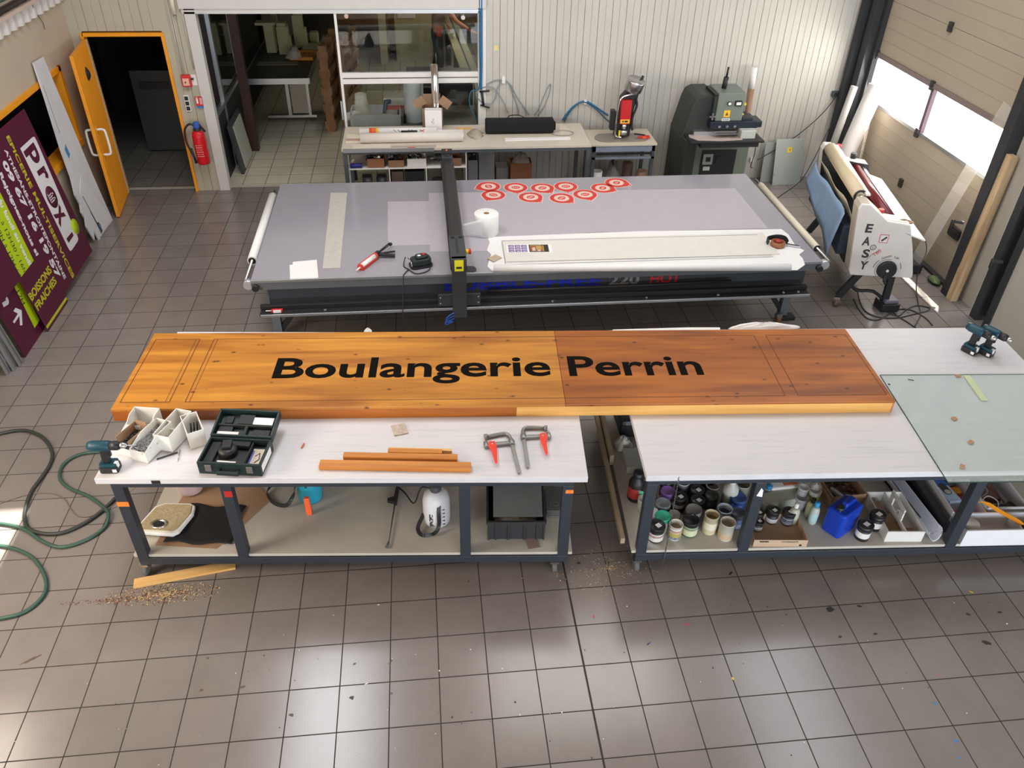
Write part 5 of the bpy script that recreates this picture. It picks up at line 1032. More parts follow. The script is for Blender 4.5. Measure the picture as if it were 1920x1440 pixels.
put('wood_stick', 'short pale wooden stick lying behind the paper rolls', 'stick', 2.90, 6.02, BZ2, lambda k: k.use(WS2).box(0, .19, 0, .025, 0, .02), rz=-.05)
put('plastic_film', 'crumpled clear plastic film left of the black bag', 'film', 3.12, 5.82, BZ2, lambda k: k.use(M('clear_crumple', (.70, .64, .5), .12, trans=.5, bump=.6)).mound((0, 0, 0), .10, .16, .06, seed=3))
put('plastic_sheet', 'thin clear sheet lying under the cables at the right end of the bench', 'sheet', 3.30, 5.62, BZ2, lambda k: k.use(M2((.68, .62, .48), .2)).prism([(0, 0), (.98, .04), (1.08, .3), (.95, .5), (.88, .16), (.02, .14)], 0, .002))
put('aluminium_rail', 'thin white rail lying at the right front of the bench', 'rail', 3.47, 5.57, BZ2, lambda k: k.use(PAPER).box(0, .82, 0, .018, 0, .012).box(0, .82, .03, .05, 0, .02).use(M2((.2, .18, .16))).box(0, .82, .019, .03, 0, .006), rz=.015)
put('wire_coil', 'grey wire coil at the right end of the bench', 'wire', 4.22, 5.80, BZ2, lambda k: k.use(M2((.35, .35, .33))).tube([(.14 * math.cos(a / 4), .1 * math.sin(a / 4), .004 + .0002 * a) for a in range(52)], .004))
# contents of the shelf unit
for x, w_, h, d_, m_, lb in ((1.78, .20, .11, .2, M2((.33, .14, .07)), 'brown box second from left on the upper shelf under the bench'), (2.03, .19, .085, .2, M2((.30, .18, .11)), 'low brown tray in the middle of the upper shelf under the bench'), (2.26, .23, .10, .2, PAPER, 'white box on the upper shelf under the bench'), (2.76, .16, .1, .2, M2((.25, .13, .08)), 'small brown box on the upper shelf right of the gantry')):
    t = thing('storage_box', lb, 'box', (x, 5.46, .6405)); openbox(t, w_, d_, h, m_)
for x, lb in ((1.85, 'dark tool pile in the left brown box'), (2.1, 'dark hardware in the low brown tray'), (2.36, 'metal bits in the white box'), (2.62, 'black coil of cable behind the gantry on the shelf')):
    r0 = random.Random(int(x * 100)); k = MB()
    for i in range(26): k.use([BLACK, M2((.09, .09, .1)), STEEL][min(2, r0.randrange(4))]); a = Vector((r0.uniform(-.07, .07), r0.uniform(-.06, .06), r0.uniform(.05, .11))); k.cyl(a, a + Vector((r0.uniform(-.05, .05), r0.uniform(-.05, .05), r0.uniform(-.02, .03))), r0.uniform(.006, .02), n=8)
    o = k.build('hardware', None); o.location = (x, 5.57, .64); props(o, lb, 'hardware', kind='stuff')
put('blue_tool', 'dark blue cylinder at the left of the upper shelf', 'tool', 1.57, 5.47, .6365, lambda k: k.use(M2((.02, .03, .2))).cyl((0, 0, .03), (.14, 0, .03), .028).use(CREAM).cyl((.02, .03, .07), (.05, .03, .1), .012))
for x in (1.75, 1.93):
    put('castor_wheel', 'black rubber wheel assembly on the lower shelf, %s one' % ('left' if x < 1.8 else 'right'), 'wheel', x, 5.55, .0765, lambda k: k.use(BLACK).cyl((-.05, 0, .34), (.06, 0, .34), .09, n=20).cyl((-.06, .1, .32), (.05, .1, .32), .085, n=20).box(-.02, .02, -.04, .12, 0, .34))
put('dark_case', 'black case in the middle lower compartment under the bench', 'case', 2.22, 5.47, .0765, lambda k: k.use(M2((.02, .02, .022))).box(0, .24, 0, .4, 0, .50))
put('dark_case', 'brownish case left in the middle lower compartment under the bench', 'case', 2.06, 5.47, .0765, lambda k: k.use(M2((.10, .07, .055))).box(0, .14, 0, .4, 0, .50))
put('machine_part', 'dark machine parts in the right lower compartment under the bench', 'machine part', 2.62, 5.52, .0765, lambda k: k.use(BLACK).cyl((0, 0, 0), (0, 0, .38), .07).box(.08, .25, -.03, .2, 0, .2).use(M2((.25, .24, .22))).cyl((.12, 0, .3), (.3, 0, .3), .02))
for x, y_, w_, h, m_, lb in ((3.03, 5.92, .125, .53, M2((.30, .31, .36)), 'grey-blue box standing under the bench next to the white divider'), (3.17, 5.92, .20, .60, M2((.34, .345, .37)), 'taller grey box under the bench'), (3.40, 5.95, .15, .40, M2((.26, .26, .25)), 'low grey-green box under the middle of the bench'), (3.585, 5.92, .28, .475, M2((.36, .14, .06)), 'orange-brown cardboard box with plastic on top under the bench')):
    t = thing('storage_box', lb, 'box', (x, y_, 0)); openbox(t, w_, .22, h, m_)
    if h > .59 or h < .45: mb(m_).box(0, w_, 0, .22, h, h + .004).build('lid', None, t)
bag('clear plastic bag crumpled on the orange-brown box under the bench', 3.73, 6.02, .44, .13, .09, .14, 15)
put('tool_bundle', 'small dark tools on the grey-blue box under the bench', 'tools', 3.09, 6.02, .533, lambda k: k.use(BLACK).cyl((-.03, 0, .0), (.04, .02, .07), .012).use(ALU).cyl((0, .03, 0), (.03, -.02, .05), .01))
# ------------------------------------------------------------------ eyelet press on its own small table
t = thing('press_stand', 'small beige topped stand with grey-blue steel frame holding the red eyelet press', 'stand', (4.60, 5.66, 0))
BG2 = M('beige_laminate', (.60, .54, .43), .45)
mb(BG2).box(-.02, .83, 0, .56, .775, .8).build('stand_top', BG2, t, bevel=.002)
k = mb(M2((.22, .26, .33))).box(0, .81, .01, .03, .70, .77).box(0, .81, .01, .03, .60, .63).box(0, .03, .03, .52, .70, .77).box(.78, .81, .03, .52, .70, .77).use(BLACK).box(.05, .77, .004, .01, .66, .69); k.build('frame', None, t)
for x in (0, .77):
    for y in (.01, .50): mb(FG).box(x, x + .04, y, y + .04, 0, .77).build('leg', FG, t)
t = thing('eyelet_press', 'red and black eyelet press with silver foot cup and chrome tube guard', 'press', (5.02, 5.88, .8008))
OL = M('press_base_grey', (.30, .28, .24), .4, metal=.3)
mb(OL).prism([(x * 1.0, y) for x, y in rrect(-.36, .34, -.15, .15, .145, 8)], 0, .012).build('base_plate', OL, t)
mb(BLACK).prism([(-.10, .01), (.10, .01), (.12, .34), (.17, .56), (.02, .60), (-.06, .5), (-.09, .2)], .02, .14, 'y').build('column', BLACK, t, bevel=.02)
mb(M('press_red', (.55, .015, .02), .4)).box(-.06, .075, -.03, .02, .19, .49).build('red_cover', None, t, bevel=.006)
mb(M2((.85, .5, .05))).box(-.055, .065, -.033, -.03, .20, .25).build('warning_sticker', None, t); mb(BLACK).cyl((-.02, -.035, .225), (-.02, -.033, .225), .01).box(.0, .04, -.035, -.033, .215, .235).build('symbol', BLACK, t)
mb(CHROME).tube(cr([(.13, -.05, .58), (.0, -.06, .56), (-.07, -.06, .53), (-.10, -.06, .45), (-.115, -.06, .15), (-.10, -.06, .05), (-.03, -.06, .03)]), .011).build('tube_guard', CHROME, t)
T_ = Matrix.Translation((.08, .04, .60)) @ Matrix.Rotation(math.radians(12), 4, 'Y') @ Matrix.Rotation(math.radians(14), 4, 'X')
mb(STEEL).lathe([(.0, 0), (.112, 0), (.116, .01), (.116, .125), (.112, .135), (.0, .135)], T=T_, n=32, cap=False).use(BLACK).lathe([(.0, .11), (.018, .11), (.018, .16), (.0, .16)], (.09, .07, 0), T=T_, n=10, cap=False).build('cylinder_head', M('polished_steel', (.6, .58, .54), .2, metal=1), t)
mb(STEEL).cyl((.0, -.03, .19), (.0, -.03, .13), .03).cyl((.0, -.03, .12), (.0, -.03, .06), .05, n=18).use(YELLOW).box(-.07, -.05, -.07, -.05, .05, .12).build('die_holder', ALU, t)
mb(BLACK).tube(cr([(.13, .02, .50), (.15, .02, .4), (.11, .02, .25), (.12, .0, .1)]), .016).build('cable_sleeve', BLACK, t); mb(BLACK).box(-.17, -.11, .0, .10, .10, .35).build('valve_block', BLACK, t, bevel=.01)
put('pliers', 'red and orange handled pliers lying on the eyelet press base', 'pliers', 5.17, 5.83, .814, lambda k: k.use(RED).bar((.04, 0, .012), (.20, -.02, .012), .018, .018).bar((.04, .01, .012), (.20, .04, .012), .018, .018).use(STEEL).bar((0, 0, .012), (.05, .005, .012), .02, .012).use(ORANGE).bar((.1, -.008, .012), (.15, -.014, .012), .02, .02))
put('black_rod', 'short black rod lying at the right edge of the press base', 'rod', 5.20, 5.98, .814, lambda k: k.use(BLACK).bar((0, 0, .006), (.13, -.06, .006), .02, .01))
bag('large clear plastic bag under the press stand', 4.95, 5.95, .0, .16, .14, .42, 21, mat=M('clear_plastic_bag'))
for x, y_, r_, h, m_, lb in ((4.72, 5.85, .07, .38, PAPER, 'white tub at the left under the press stand'), (5.33, 5.88, .07, .36, M2((.30, .16, .10)), 'brown round tub at the right under the press stand'), (5.17, 6.02, .07, .42, M2((.22, .14, .11)), 'dark brown tub at the back under the press stand')):
    put('round_tub', lb, 'tub', x, y_, .0, lambda k: k.use(m_).lathe([(.0, 0), (r_, 0), (r_, h), (r_ * .8, h), (r_ * .75, h - .02), (.0, h - .02)], n=24, cap=False))
# ------------------------------------------------------------------ hot stamping press
PG = M('press_green_grey', (.17, .20, .165), .42); PGD = M('press_dark_green', (.03, .035, .03), .5)
t = thing('stamping_press', 'big grey-green hot stamping press with dark side body against the ribbed wall', 'machine', (6.15, 5.55, 0))
mb(PG).box(-.22, .52, .15, .72, .03, .80).build('cabinet', PG, t, bevel=.01)
mb(PGD).box(-.38, -.22, .05, .75, .03, .86).build('cabinet_side', PGD, t, bevel=.01)
mb(PGD).prism([(-.40, .80), (-.15, .80), (-.05, .80), (.0, 1.43), (-.20, 1.43), (-.27, 1.39), (-.31, 1.27)], .20, .72, 'y').build('side_body', PGD, t, bevel=.02)
mb(PG).box(-.02, .33, .10, .50, 1.09, 1.50).build('control_head', PG, t, bevel=.012)
mb(PGD).box(-.06, -.02, .12, .52, 1.09, 1.470).box(-.06, .33, .12, .50, 1.440, 1.475).build('head_back', PGD, t, bevel=.008)
mb(BLACK).prism(rrect(.20, .29, 1.310, 1.390, .012), .085, .10, 'y').use(PAPER).box(.215, .275, .080, .085, 1.330, 1.370).build('display', BLACK, t)
mb(BLACK).cyl((.13, .10, 1.350), (.13, .085, 1.350), .028, n=20).use(PAPER).cyl((.13, .085, 1.350), (.13, .082, 1.350), .02, n=20).build('dial_gauge', BLACK, t)
mb(M2((.85, .5, .03))).box(.08, .16, .097, .0995, 1.150, 1.250).box(.07, .15, .097, .0995, 1.040, 1.075).build('warning_sticker', None, t); mb(M2((.1, .06, .02))).prism([(.10, 1.175), (.14, 1.175), (.12, 1.225)], .0955, .097, 'y').build('symbol', None, t)
mb(PAPER).box(.065, .17, .097, .0995, 1.095, 1.130).build('name_plate', PAPER, t); k = mb(BLACK)
for i in range(6): k.box(.073 + i * .015, .083 + i * .015, .0962, .097, 1.105, 1.120)
k.build('print', BLACK, t)
mb(YELLOW).box(.33, .37, .14, .20, 1.300, 1.330).box(.33, .36, .14, .20, 1.160, 1.180).box(.33, .36, .14, .20, 1.100, 1.120).build('yellow_knob', YELLOW, t, bevel=.004)
mb(STEEL).bar((-.10, .10, 1.160), (-.02, .10, 1.160), .02, .02).bar((-.06, .10, 1.110), (-.06, .10, 1.210), .02, .02).build('star_handle', STEEL, t, bevel=.003)
mb(BLACK).cyl((.10, .30, 1.50), (.11, .30, 1.660), .032, n=16).cyl((.11, .30, 1.660), (.115, .30, 1.800), .013).build('top_spindle', BLACK, t)
mb(M('press_navy', (.012, .018, .03), .4)).box(-.08, .55, .08, .40, .985, 1.09).box(.50, .62, .12, .36, .98, 1.07).box(.33, .48, .10, .38, 1.07, 1.13).build('roller_unit', None, t, bevel=.012)
k = mb(STEEL)
for x in (.04, .14, .24): k.cyl((x, .06, 1.02), (x, .085, 1.02), .018)
k.box(-.04, .26, .02, .10, .955, .975).box(0, .28, .0, .06, .935, .95); k.build('stamp_plate', CHROME, t, bevel=.002)
mb(BLACK).box(-.36, .60, -.10, .55, .86, .885).box(-.22, .54, -.08, .1, .80, .86).build('press_table', BLACK, t, bevel=.004)
mb(ALU).box(-.26, .05, .12, .20, .8855, .94).build('side_fence', ALU, t, bevel=.002)
mb(M2((.45, .47, .44))).box(.31, .50, -.02, .18, .8855, .99).build('control_box', M2((.45, .47, .44)), t, bevel=.008)
mb(PG).box(.0, .30, .14, .15, .70, .80).use(BLACK).box(-.10, .36, .140, .1495, .35, .69).use(M2((.28, .29, .27))).box(-.08, .05, .130, .140, .5, .64).use(BLACK).box(-.04, .02, .126, .130, .54, .6).cyl((.14, .13, .56), (.14, .139, .56), .05, n=16).use(M2((.45, .45, .43))).box(-.06, .03, .130, .139, .42, .47).build('switch_panel', None, t)
for c_ in children(t):
    for v_ in c_.data.vertices:
        if v_.co.z > 1.0: v_.co.z = 1.0 + (v_.co.z - 1.0) * .85
o = fx('silicone_sheet', 'irregular beige-pink sheet lying on the stamping press table', 'sheet', [(5.82, 5.62), (5.90, 5.50), (6.2, 5.47), (6.48, 5.50), (6.46, 5.64), (6.1, 5.67), (5.84, 5.72)], .886, M2((.50, .40, .36)), .004)
put('cable', 'black cable hanging beside the cabinet of the stamping press', 'cable', 6.70, 5.72, .3, lambda k: k.use(BLACK).tube(cr([(0, 0, .45), (.06, 0, .42), (.07, 0, .3), (.05, .0, .15), (.09, .02, .12)]), .006))
put('roll_core', 'tall cardboard tube with white upper end leaning behind the stamping press', 'tube', 6.80, 6.27, 0, lambda k: k.use(M2((.30, .16, .10))).cyl((.03, -.02, 0), (.0, .04, 1.28), .04, n=22).use(PAPER).cyl((.0, .04, 1.28), (-.006, .05, 1.55), .041, n=22))
# grey sheet-metal panels on the floor against the wall
t = thing('metal_cover', 'light grey metal cover plate with a yellow warning sticker leaning on the wall', 'panel', (7.30, 6.13, 0), 0, rx=math.radians(-16))
PGL = M('light_grey_plate', (.36, .39, .37), .4, metal=.2)
mb(PGL).box(0, .40, 0, .008, 0, .62).build('plate', PGL, t, bevel=.003); mb(M2((.8, .58, .03))).box(.17, .235, -.0012, 0, .44, .51).build('warning_sticker', None, t); mb(BLACK).prism([(.205, .455), (.215, .478), (.208, .478), (.215, .5), (.195, .47), (.203, .47)], -.002, -.0012, 'y').build('bolt_symbol', BLACK, t)
k = mb(BLACK)
for x, z in ((.02, .03), (.38, .03), (.02, .14), (.02, .5), (.38, .5), (.38, .59)): k.cyl((x, -.001, z), (x, 0, z), .005, n=8)
k.build('hole', BLACK, t)
t = thing('metal_cover', 'narrow grey metal cover plate half hidden behind the one with the sticker', 'panel', (7.17, 6.26, 0), 0, rx=math.radians(-7)); mb(PGL).box(0, .30, 0, .006, 0, .55).build('plate', PGL, t)
# ------------------------------------------------------------------ hoses, hooks and sockets on the back wall
YF = YW - .012
GH = M('grey_air_hose', (.26, .29, .33), .4); BH = M('blue_air_hose', (.02, .16, .34), .4)
def wallhose(label, pts, r, mat, y=YF, cat='hose'):
    q = [Vector((aty(a, b_, y).x, y, aty(a, b_, y).z)) for a, b_ in pts]; c = q[0].copy(); o = mb(mat).tube([v - c for v in cr(q, 6)], r).build('air_hose', mat); o.location = c; return props(o, label, cat)
wallhose('blue air line running down the post beside the glazing', [(903, -20), (903, 60), (903, 120), (902, 168)], .014, BH, YW - .04)
wallhose('second thinner blue air line on the glazing post', [(899, -20), (899, 80), (899, 160), (885, 170), (880, 182), (882, 200), (893, 225)], .008, M('blue_dark_hose', (.02, .11, .2), .4), YW - .045)
wallhose('grey air hose looping from the white hook down behind the bag', [(905, 163), (925, 152), (942, 150), (953, 155), (960, 172), (970, 200), (972, 215)], .007, GH)
wallhose('grey air hose looping left of the hook in a big curve', [(940, 152), (932, 168), (928, 185), (920, 195), (905, 193), (895, 182), (893, 172), (903, 165), (917, 163), (930, 170), (943, 190), (953, 212)], .007, GH, YF - .016)
wallhose('grey air hose hanging from the hook toward the bench right side', [(948, 152), (958, 160), (968, 180), (982, 200), (992, 215)], .007, GH, YF - .005)
wallhose('thin grey hose loop hung on a nail to the right of the hook', [(1002, 216), (1012, 200), (1022, 175), (1032, 157), (1030, 175), (1020, 200), (1008, 216)], .005, GH)
wallhose('blue hose arcing over the clip left of the eyelet press', [(1055, 225), (1065, 210), (1080, 196), (1097, 190), (1112, 197), (1128, 208), (1140, 216)], .010, BH)
wallhose('dark blue hose arcing just under the other one to the eyelet press', [(1058, 228), (1070, 208), (1085, 194), (1098, 192), (1115, 203), (1135, 222), (1142, 228)], .008, M('blue_dark_hose'), YF - .018)
def wallbox_(name, label, cat, px_, py_, w_, h_, d_, mat, y=YW, bev=.002):
    p = aty(px_, py_, y); o = mb(mat).box(-w_ / 2, w_ / 2, -d_, 0, -h_ / 2, h_ / 2).build(name, mat, bevel=bev); o.location = (p.x, y - .0005, p.z); return props(o, label, cat)
wallbox_('hose_hook', 'white plastic hook holding grey hoses on the ribbed wall', 'hook', 944, 149, .045, .09, .02, WHITEP)
wallbox_('hose_clip', 'white clip holding the blue hoses on the ribbed wall', 'clip', 1097, 190, .035, .06, .03, WHITEP)
o = mb(BLACK).cyl((0, 0, 0), (.02, -.01, -.16), .016).cyl((-.03, 0, .01), (.1, -.01, .02), .012).cyl((-.02, 0, -.16), (.1, 0, -.2), .01).build('blow_gun', BLACK); p = aty(903, 172, YF); o.location = (p.x, YF - .03, p.z); props(o, 'black air blow gun hanging on the grey hose', 'air gun')
wallbox_('wall_label', 'small yellow paper label taped to the ribbed wall', 'label', 930, 90, .05, .06, .002, M2((.75, .62, .25)))
t = thing('socket_box', 'dark double power socket on the ribbed wall near the gate corner', 'socket', (8.10, YW - .003, 1.17)); mb(M2((.05, .055, .07))).box(-.12, .08, -.05, 0, -.035, .035).build('housing', None, t, bevel=.006); mb(BLACK).cyl((-.07, -.06, 0), (-.07, -.05, 0), .028).cyl((.0, -.06, 0), (.0, -.05, 0), .028).build('socket_lid', BLACK, t)
def cable(label, pts, r, mat=BLACK, name='power_cable'):
    c = Vector(pts[0]); o = mb(mat).tube([Vector(v) - c for v in cr(pts, 7)], r).build(name, mat); o.location = c; return props(o, label, 'cable')
def yz(px_, py_, y): p = aty(px_, py_, y); return (p.x, y, p.z)
cable('black cable sagging from the wall socket down to the stamping press', [yz(1567, 182, 6.36), yz(1540, 215, 6.36), yz(1500, 250, 6.36), yz(1455, 280, 6.3), yz(1420, 300, 6.2)], .006)
cable('black cable dropping from the wall socket behind the laminator', [yz(1576, 182, 6.36), yz(1572, 210, 6.34), yz(1550, 250, 6.25), yz(1525, 300, 6.05), yz(1500, 340, 5.9), tuple(at(1462, 368, .008)), tuple(at(1440, 385, .008))], .006)
wallbox_('conduit_box', 'small white junction box low on the wall beside the stamping press', 'box', 1409, 298, .05, .06, .03, WHITEP)
# left of the glazing: pipes, alarm, extinguisher ---------------------------------
for i, (a, b_, y1_) in enumerate((((318, -20), (348, 170), 0), ((313, -20), (340, 150), 0), ((342, -10), (356, 130), 0))):
    p = aty(*a, YF); q = aty(*b_, YF); o = mb(M2((.48, .46, .40))).tube([(0, 0, 0), (0, 0, q.z - p.z)], .008).build('conduit', None); o.location = ((p.x + q.x) / 2, YF, p.z); props(o, ['thin grey conduit on the post, middle one of three', 'leftmost thin grey conduit on the post', 'right thin conduit going down to the red alarm'][i], 'conduit')
p = aty(322, 0, YF); o = mb(CREAM).cyl((0, 0, .2), (0, 0, -.1), .025).use(ALU).tube([(0, 0, -.1), (0, 0, -.13), (.02, 0, -.14)], .006).build('white_pipe', CREAM); o.location = (p.x, YW - .03, p.z - .05); props(o, 'short cream pipe end near the top of the post', 'pipe')
t = thing('fire_alarm', 'red fire alarm call point box on the white post', 'alarm', (aty(351, 150, YW).x, YW - .001, aty(351, 150, YW).z))
mb(RED).box(-.055, .055, -.06, 0, -.07, .07).build('housing', RED, t, bevel=.01); mb(M2((.80, .45, .35))).box(-.04, .035, -.063, -.06, -.05, .035).build('face_plate', None, t); mb(BLACK).cyl((-.01, -.068, -.01), (-.01, -.063, -.01), .009).cyl((.055, -.03, .02), (.085, -.03, .02), .012).build('button', BLACK, t)
wallbox_('alarm_backplate', 'white mounting plate with a black slot right of the alarm', 'plate', 361, 150, .10, .13, .004, WHITEP)
t = thing('switch_plate', 'white plate with three black square switches above the extinguisher', 'switch', (aty(352, 193, YW).x, YW - .001, aty(352, 193, YW).z))
mb(WHITEP).box(-.03, .03, -.02, 0, -.10, .10).build('plate', WHITEP, t, bevel=.003)
for z in (-.062, 0, .062): mb(BLACK).box(-.022, .022, -.024, -.02, z - .024, z + .024).build('switch', BLACK, t)
t = thing('extinguisher_sign', 'red and blue fire extinguisher sign on the white post', 'sign', (aty(374, 190, YW).x, YW - .022, aty(374, 190, YW).z))
mb(RED).box(-.045, .045, -.003, 0, -.05, .065).build('red_plate', RED, t); mb(PAPER).box(-.032, -.008, -.004, -.003, -.02, .05).cyl((-.02, -.004, .05), (-.02, -.003, .05), .01).box(.012, .018, -.004, -.003, -.03, .05).box(.026, .034, -.004, -.003, -.03, .05).build('pictogram', PAPER, t); mb(M2((.03, .2, .55))).box(-.035, .045, -.003, 0, -.075, -.052).build('blue_strip', None, t)
t = thing('fire_extinguisher', 'red fire extinguisher with blue head and black hose hung on the white post', 'fire extinguisher', (aty(377, 275, YW - .1).x, YW - .115, aty(377, 306, YW - .1).z))
ER = M('extinguisher_red', (.62, .012, .02), .28)
mb(ER).lathe([(.0, 0), (.05, 0), (.075, .008), (.08, .03), (.08, .36), (.07, .41), (.04, .44), (.0, .44)], n=32, cap=False).build('cylinder', ER, t)
mb(BLACK).lathe([(.045, .425), (.05, .45), (.04, .47), (.0, .47)], n=20, cap=False).build('collar', BLACK, t); mb(M2((.02, .10, .40))).lathe([(.04, .465), (.045, .50), (.03, .54), (.0, .545)], n=18, cap=False).build('blue_head', None, t, bevel=.004)
mb(BLACK).bar((.03, 0, .51), (.10, -.02, .42), .025, .02).tube(cr([(-.03, 0, .50), (-.09, 0, .51), (-.15, -.01, .44), (-.16, -.02, .30), (-.12, -.04, .18), (-.10, -.05, .12)]), .013).build('hose', BLACK, t); mb(BLACK).cyl((-.11, -.05, .22), (-.08, -.06, .03), .013, .017).build('nozzle', BLACK, t)
k = mb(M2((.7, .45, .42)))
for i in range(6):
    for j in range(5): k.box(-.04 + j * .017, -.028 + j * .017 - .004 * (i % 2), -.0812, -.074, .12 + i * .028, .128 + i * .028)
k.build('printed_text', None, t)
mb(ALU).box(-.02, .02, .078, .115, .30, .34).build('wall_bracket', ALU, t)
# ================================================================== LEFT SIDE: DOOR LEAF, SIGN PANELS, PIPES
hx, hy = -1.45, 6.40; fx_, fy_ = -1.355, 5.62
ang = math.atan2(fy_ - hy, fx_ - hx); Ld = math.hypot(fx_ - hx, fy_ - hy)
t = thing('door_leaf', 'open orange door leaf with vertical ribs and white pull handles', 'door', (hx, hy, 0.012), ang)
OD = M('door_orange', (.80, .30, .012), .4, var=.04)
pts = [(0, -.02)]; x = .03
while x < Ld - .05: pts += [(x, .02), (x + .022, .02), (x + .027, .013), (x + .037, .013)]; x += .042
pts += [(Ld - .035, .02), (Ld, .02), (Ld, -.02)]
mb(OD).prism([pts[0], (0, .02)] + pts[1:], 0, 1.91).build('leaf', OD, t, bevel=.0015)
mb(M2((.5, .48, .43))).box(-.002, .04, .02, .026, 0, 1.91).build('hinge_strip', None, t)
for s_, lb in ((.02, 0), (-.02, 1)):
    sg = 1 if s_ > 0 else -1
    mb(WHITEP).tube(cr([(Ld - .10, s_, 1.06), (Ld - .10, s_ + sg * .06, 1.06), (Ld - .10, s_ + sg * .085, 1.02), (Ld - .10, s_ + sg * .085, .80), (Ld - .10, s_ + sg * .06, .76), (Ld - .10, s_, .76)], 4), .014, 10).build('pull_handle', WHITEP, t)
o = mb(BLACK).mound((0, 0, 0), .05, .08, .03, seed=5).build('dark_sticker', M2((.06, .05, .05)), t); o.rotation_euler = (-PI / 2, 0, 0); o.location = (Ld * .52, .021, 1.62)
# sign panels lean against the left wall: bottom out on the floor, top at the wall
MAR = M('maroon_panel', (.085, .006, .03), .4); LIME = M('lime_green', (.42, .56, .01), .45); WT = M('sign_white', (.70, .68, .70), .5); YG = M('yellow_green_letters', (.50, .48, .02), .5); BKT = M('sign_black', (.02, .015, .015), .5)
def leaning(name, label, y_a, y_b, x_foot, h, mat, x_top=XL + .03, tz=0, cat='sign panel'):
    tilt = math.asin(min(.9, (x_foot - x_top) / h)); t = thing(name, label, cat, (x_foot, y_a, 0))
    # local: X runs along +Y of the room, Z up along the panel, face towards the room (-Y local)
    R = Matrix(((0, -math.sin(0) or 0, 0), (0, 0, 0), (0, 0, 0)))
    t.rotation_euler = Euler((0, 0, 0)); ux = Vector((0, 1, 0)); uz = Vector((-math.sin(tilt), 0, math.cos(tilt))); uy = uz.cross(ux)
    t.matrix_world = Matrix.Translation((x_foot, y_a, tz)) @ Matrix(((ux.x, uy.x, uz.x, 0), (ux.y, uy.y, uz.y, 0), (ux.z, uy.z, uz.z, 0), (0, 0, 0, 1)))
    return t
def onpanel(t, px_, py_):      # pixel -> panel coordinates (u along the panel, v up the panel)
    Mi = t.matrix_world.inverted(); o_ = Mi @ CAM; d_ = Mi.to_3x3() @ ray(px_, py_); s_ = -o_.y / d_.y; p = o_ + d_ * s_; return p.x, p.z
def ptext(t, s, p0, p1, h, mat, bold=.0, th=0, name='lettering'):
    a = Vector(onpanel(t, *p0)); b_ = Vector(onpanel(t, *p1)); d = b_ - a
    return text(name, s, h, mat, t, (a.x, -.0012, a.y), (PI / 2, -math.atan2(d.y, d.x), 0), width=d.length, bold=bold, extrude=.0004)
ya, yb = at(92, 622).y, at(172, 470).y
Z8 = lambda x, y: (x / 2.77, 180 + y / 2.77)
pb = leaning('sign_panel', 'maroon sign panel at the far left with a white arrow, behind the bigger one', 2.55, 3.4, -1.355, 1.75, MAR, x_top=-1.58)
mb(MAR).prism([(.0, 0), (.48, 0), (1.1, .1), (1.1, 1.5), (-.0, 1.5)], 0, .004, 'y').build('panel', MAR, pb)
def fy(t, pts, mat, name, o_=-.0011): q = [onpanel(t, *Z8(*p)) for p in pts]; return mb(mat).prism(q, o_, .0, 'y').build(name, mat, t)
fy(pb, [(180, 1205), (205, 1165), (90, 930), (0, 730), (-60, 640), (-60, 720), (0, 840)], LIME, 'lime_band')
ptext(pb, '8H à 12H', Z8(33, 898), Z8(116, 1085), .085, BKT, .0)
ptext(pb, 'm', Z8(-12, 1010), Z8(22, 1095), .20, WT, .012)
a_ = [onpanel(pb, *Z8(*p)) for p in ((80, 1100), (112, 1113), (116, 1190), (104, 1192), (101, 1140), (74, 1182), (67, 1173), (93, 1130), (70, 1118))]
mb(WT).prism(a_, -.0012, 0, 'y').build('arrow', WT, pb)
pa = leaning('sign_panel', 'big maroon shop sign panel with white logo and phone number leaning on the left wall', 2.997, 4.6, -1.30, 1.9, MAR)
mb(MAR).prism([(0, 0), (.58, 0), (.60, .09), (1.535, .10), (1.57, 1.705), (-.7, 1.705), (-.7, .58), (0, .58)], 0, .004, 'y').build('panel', MAR, pa)
fy(pa, [(110, 940), (175, 855), (0, 500), (-60, 380), (-60, 640), (0, 735), (60, 850)], LIME, 'lime_band')
fy(pa, [(245, 1210), (240, 1196), (342, 1043), (348, 1056)], M2((.45, .5, .02)), 'lime_bar')
ptext(pa, 'EPICERIE MULTISERVICES', Z8(30, 208), Z8(375, 945), .085, YG, .002)
ptext(pa, 'ATHESANS-ETROITEFONTAINE', Z8(22, 282), Z8(335, 955), .072, WT, .002)
ptext(pa, '09 67 16 19 57', Z8(10, 345), Z8(300, 952), .115, WT, .005)
ptext(pa, 'Rejoignez-nous si', Z8(-8, 400), Z8(188, 830), .08, WT, .003)
ptext(pa, 'du lundi au vendi', Z8(-16, 530), Z8(150, 882), .085, WT, .003)
ptext(pa, 'à 12H30 / 16h', Z8(3, 655), Z8(122, 915), .08, BKT, 0)
ptext(pa, '8H à 12H / 1', Z8(-15, 700), Z8(95, 940), .08, BKT, 0)
ptext(pa, 'BOISSONS', Z8(164, 1068), Z8(268, 912), .105, YG, .003)
ptext(pa, 'FRAICHES', Z8(197, 1118), Z8(294, 968), .105, YG, .003)
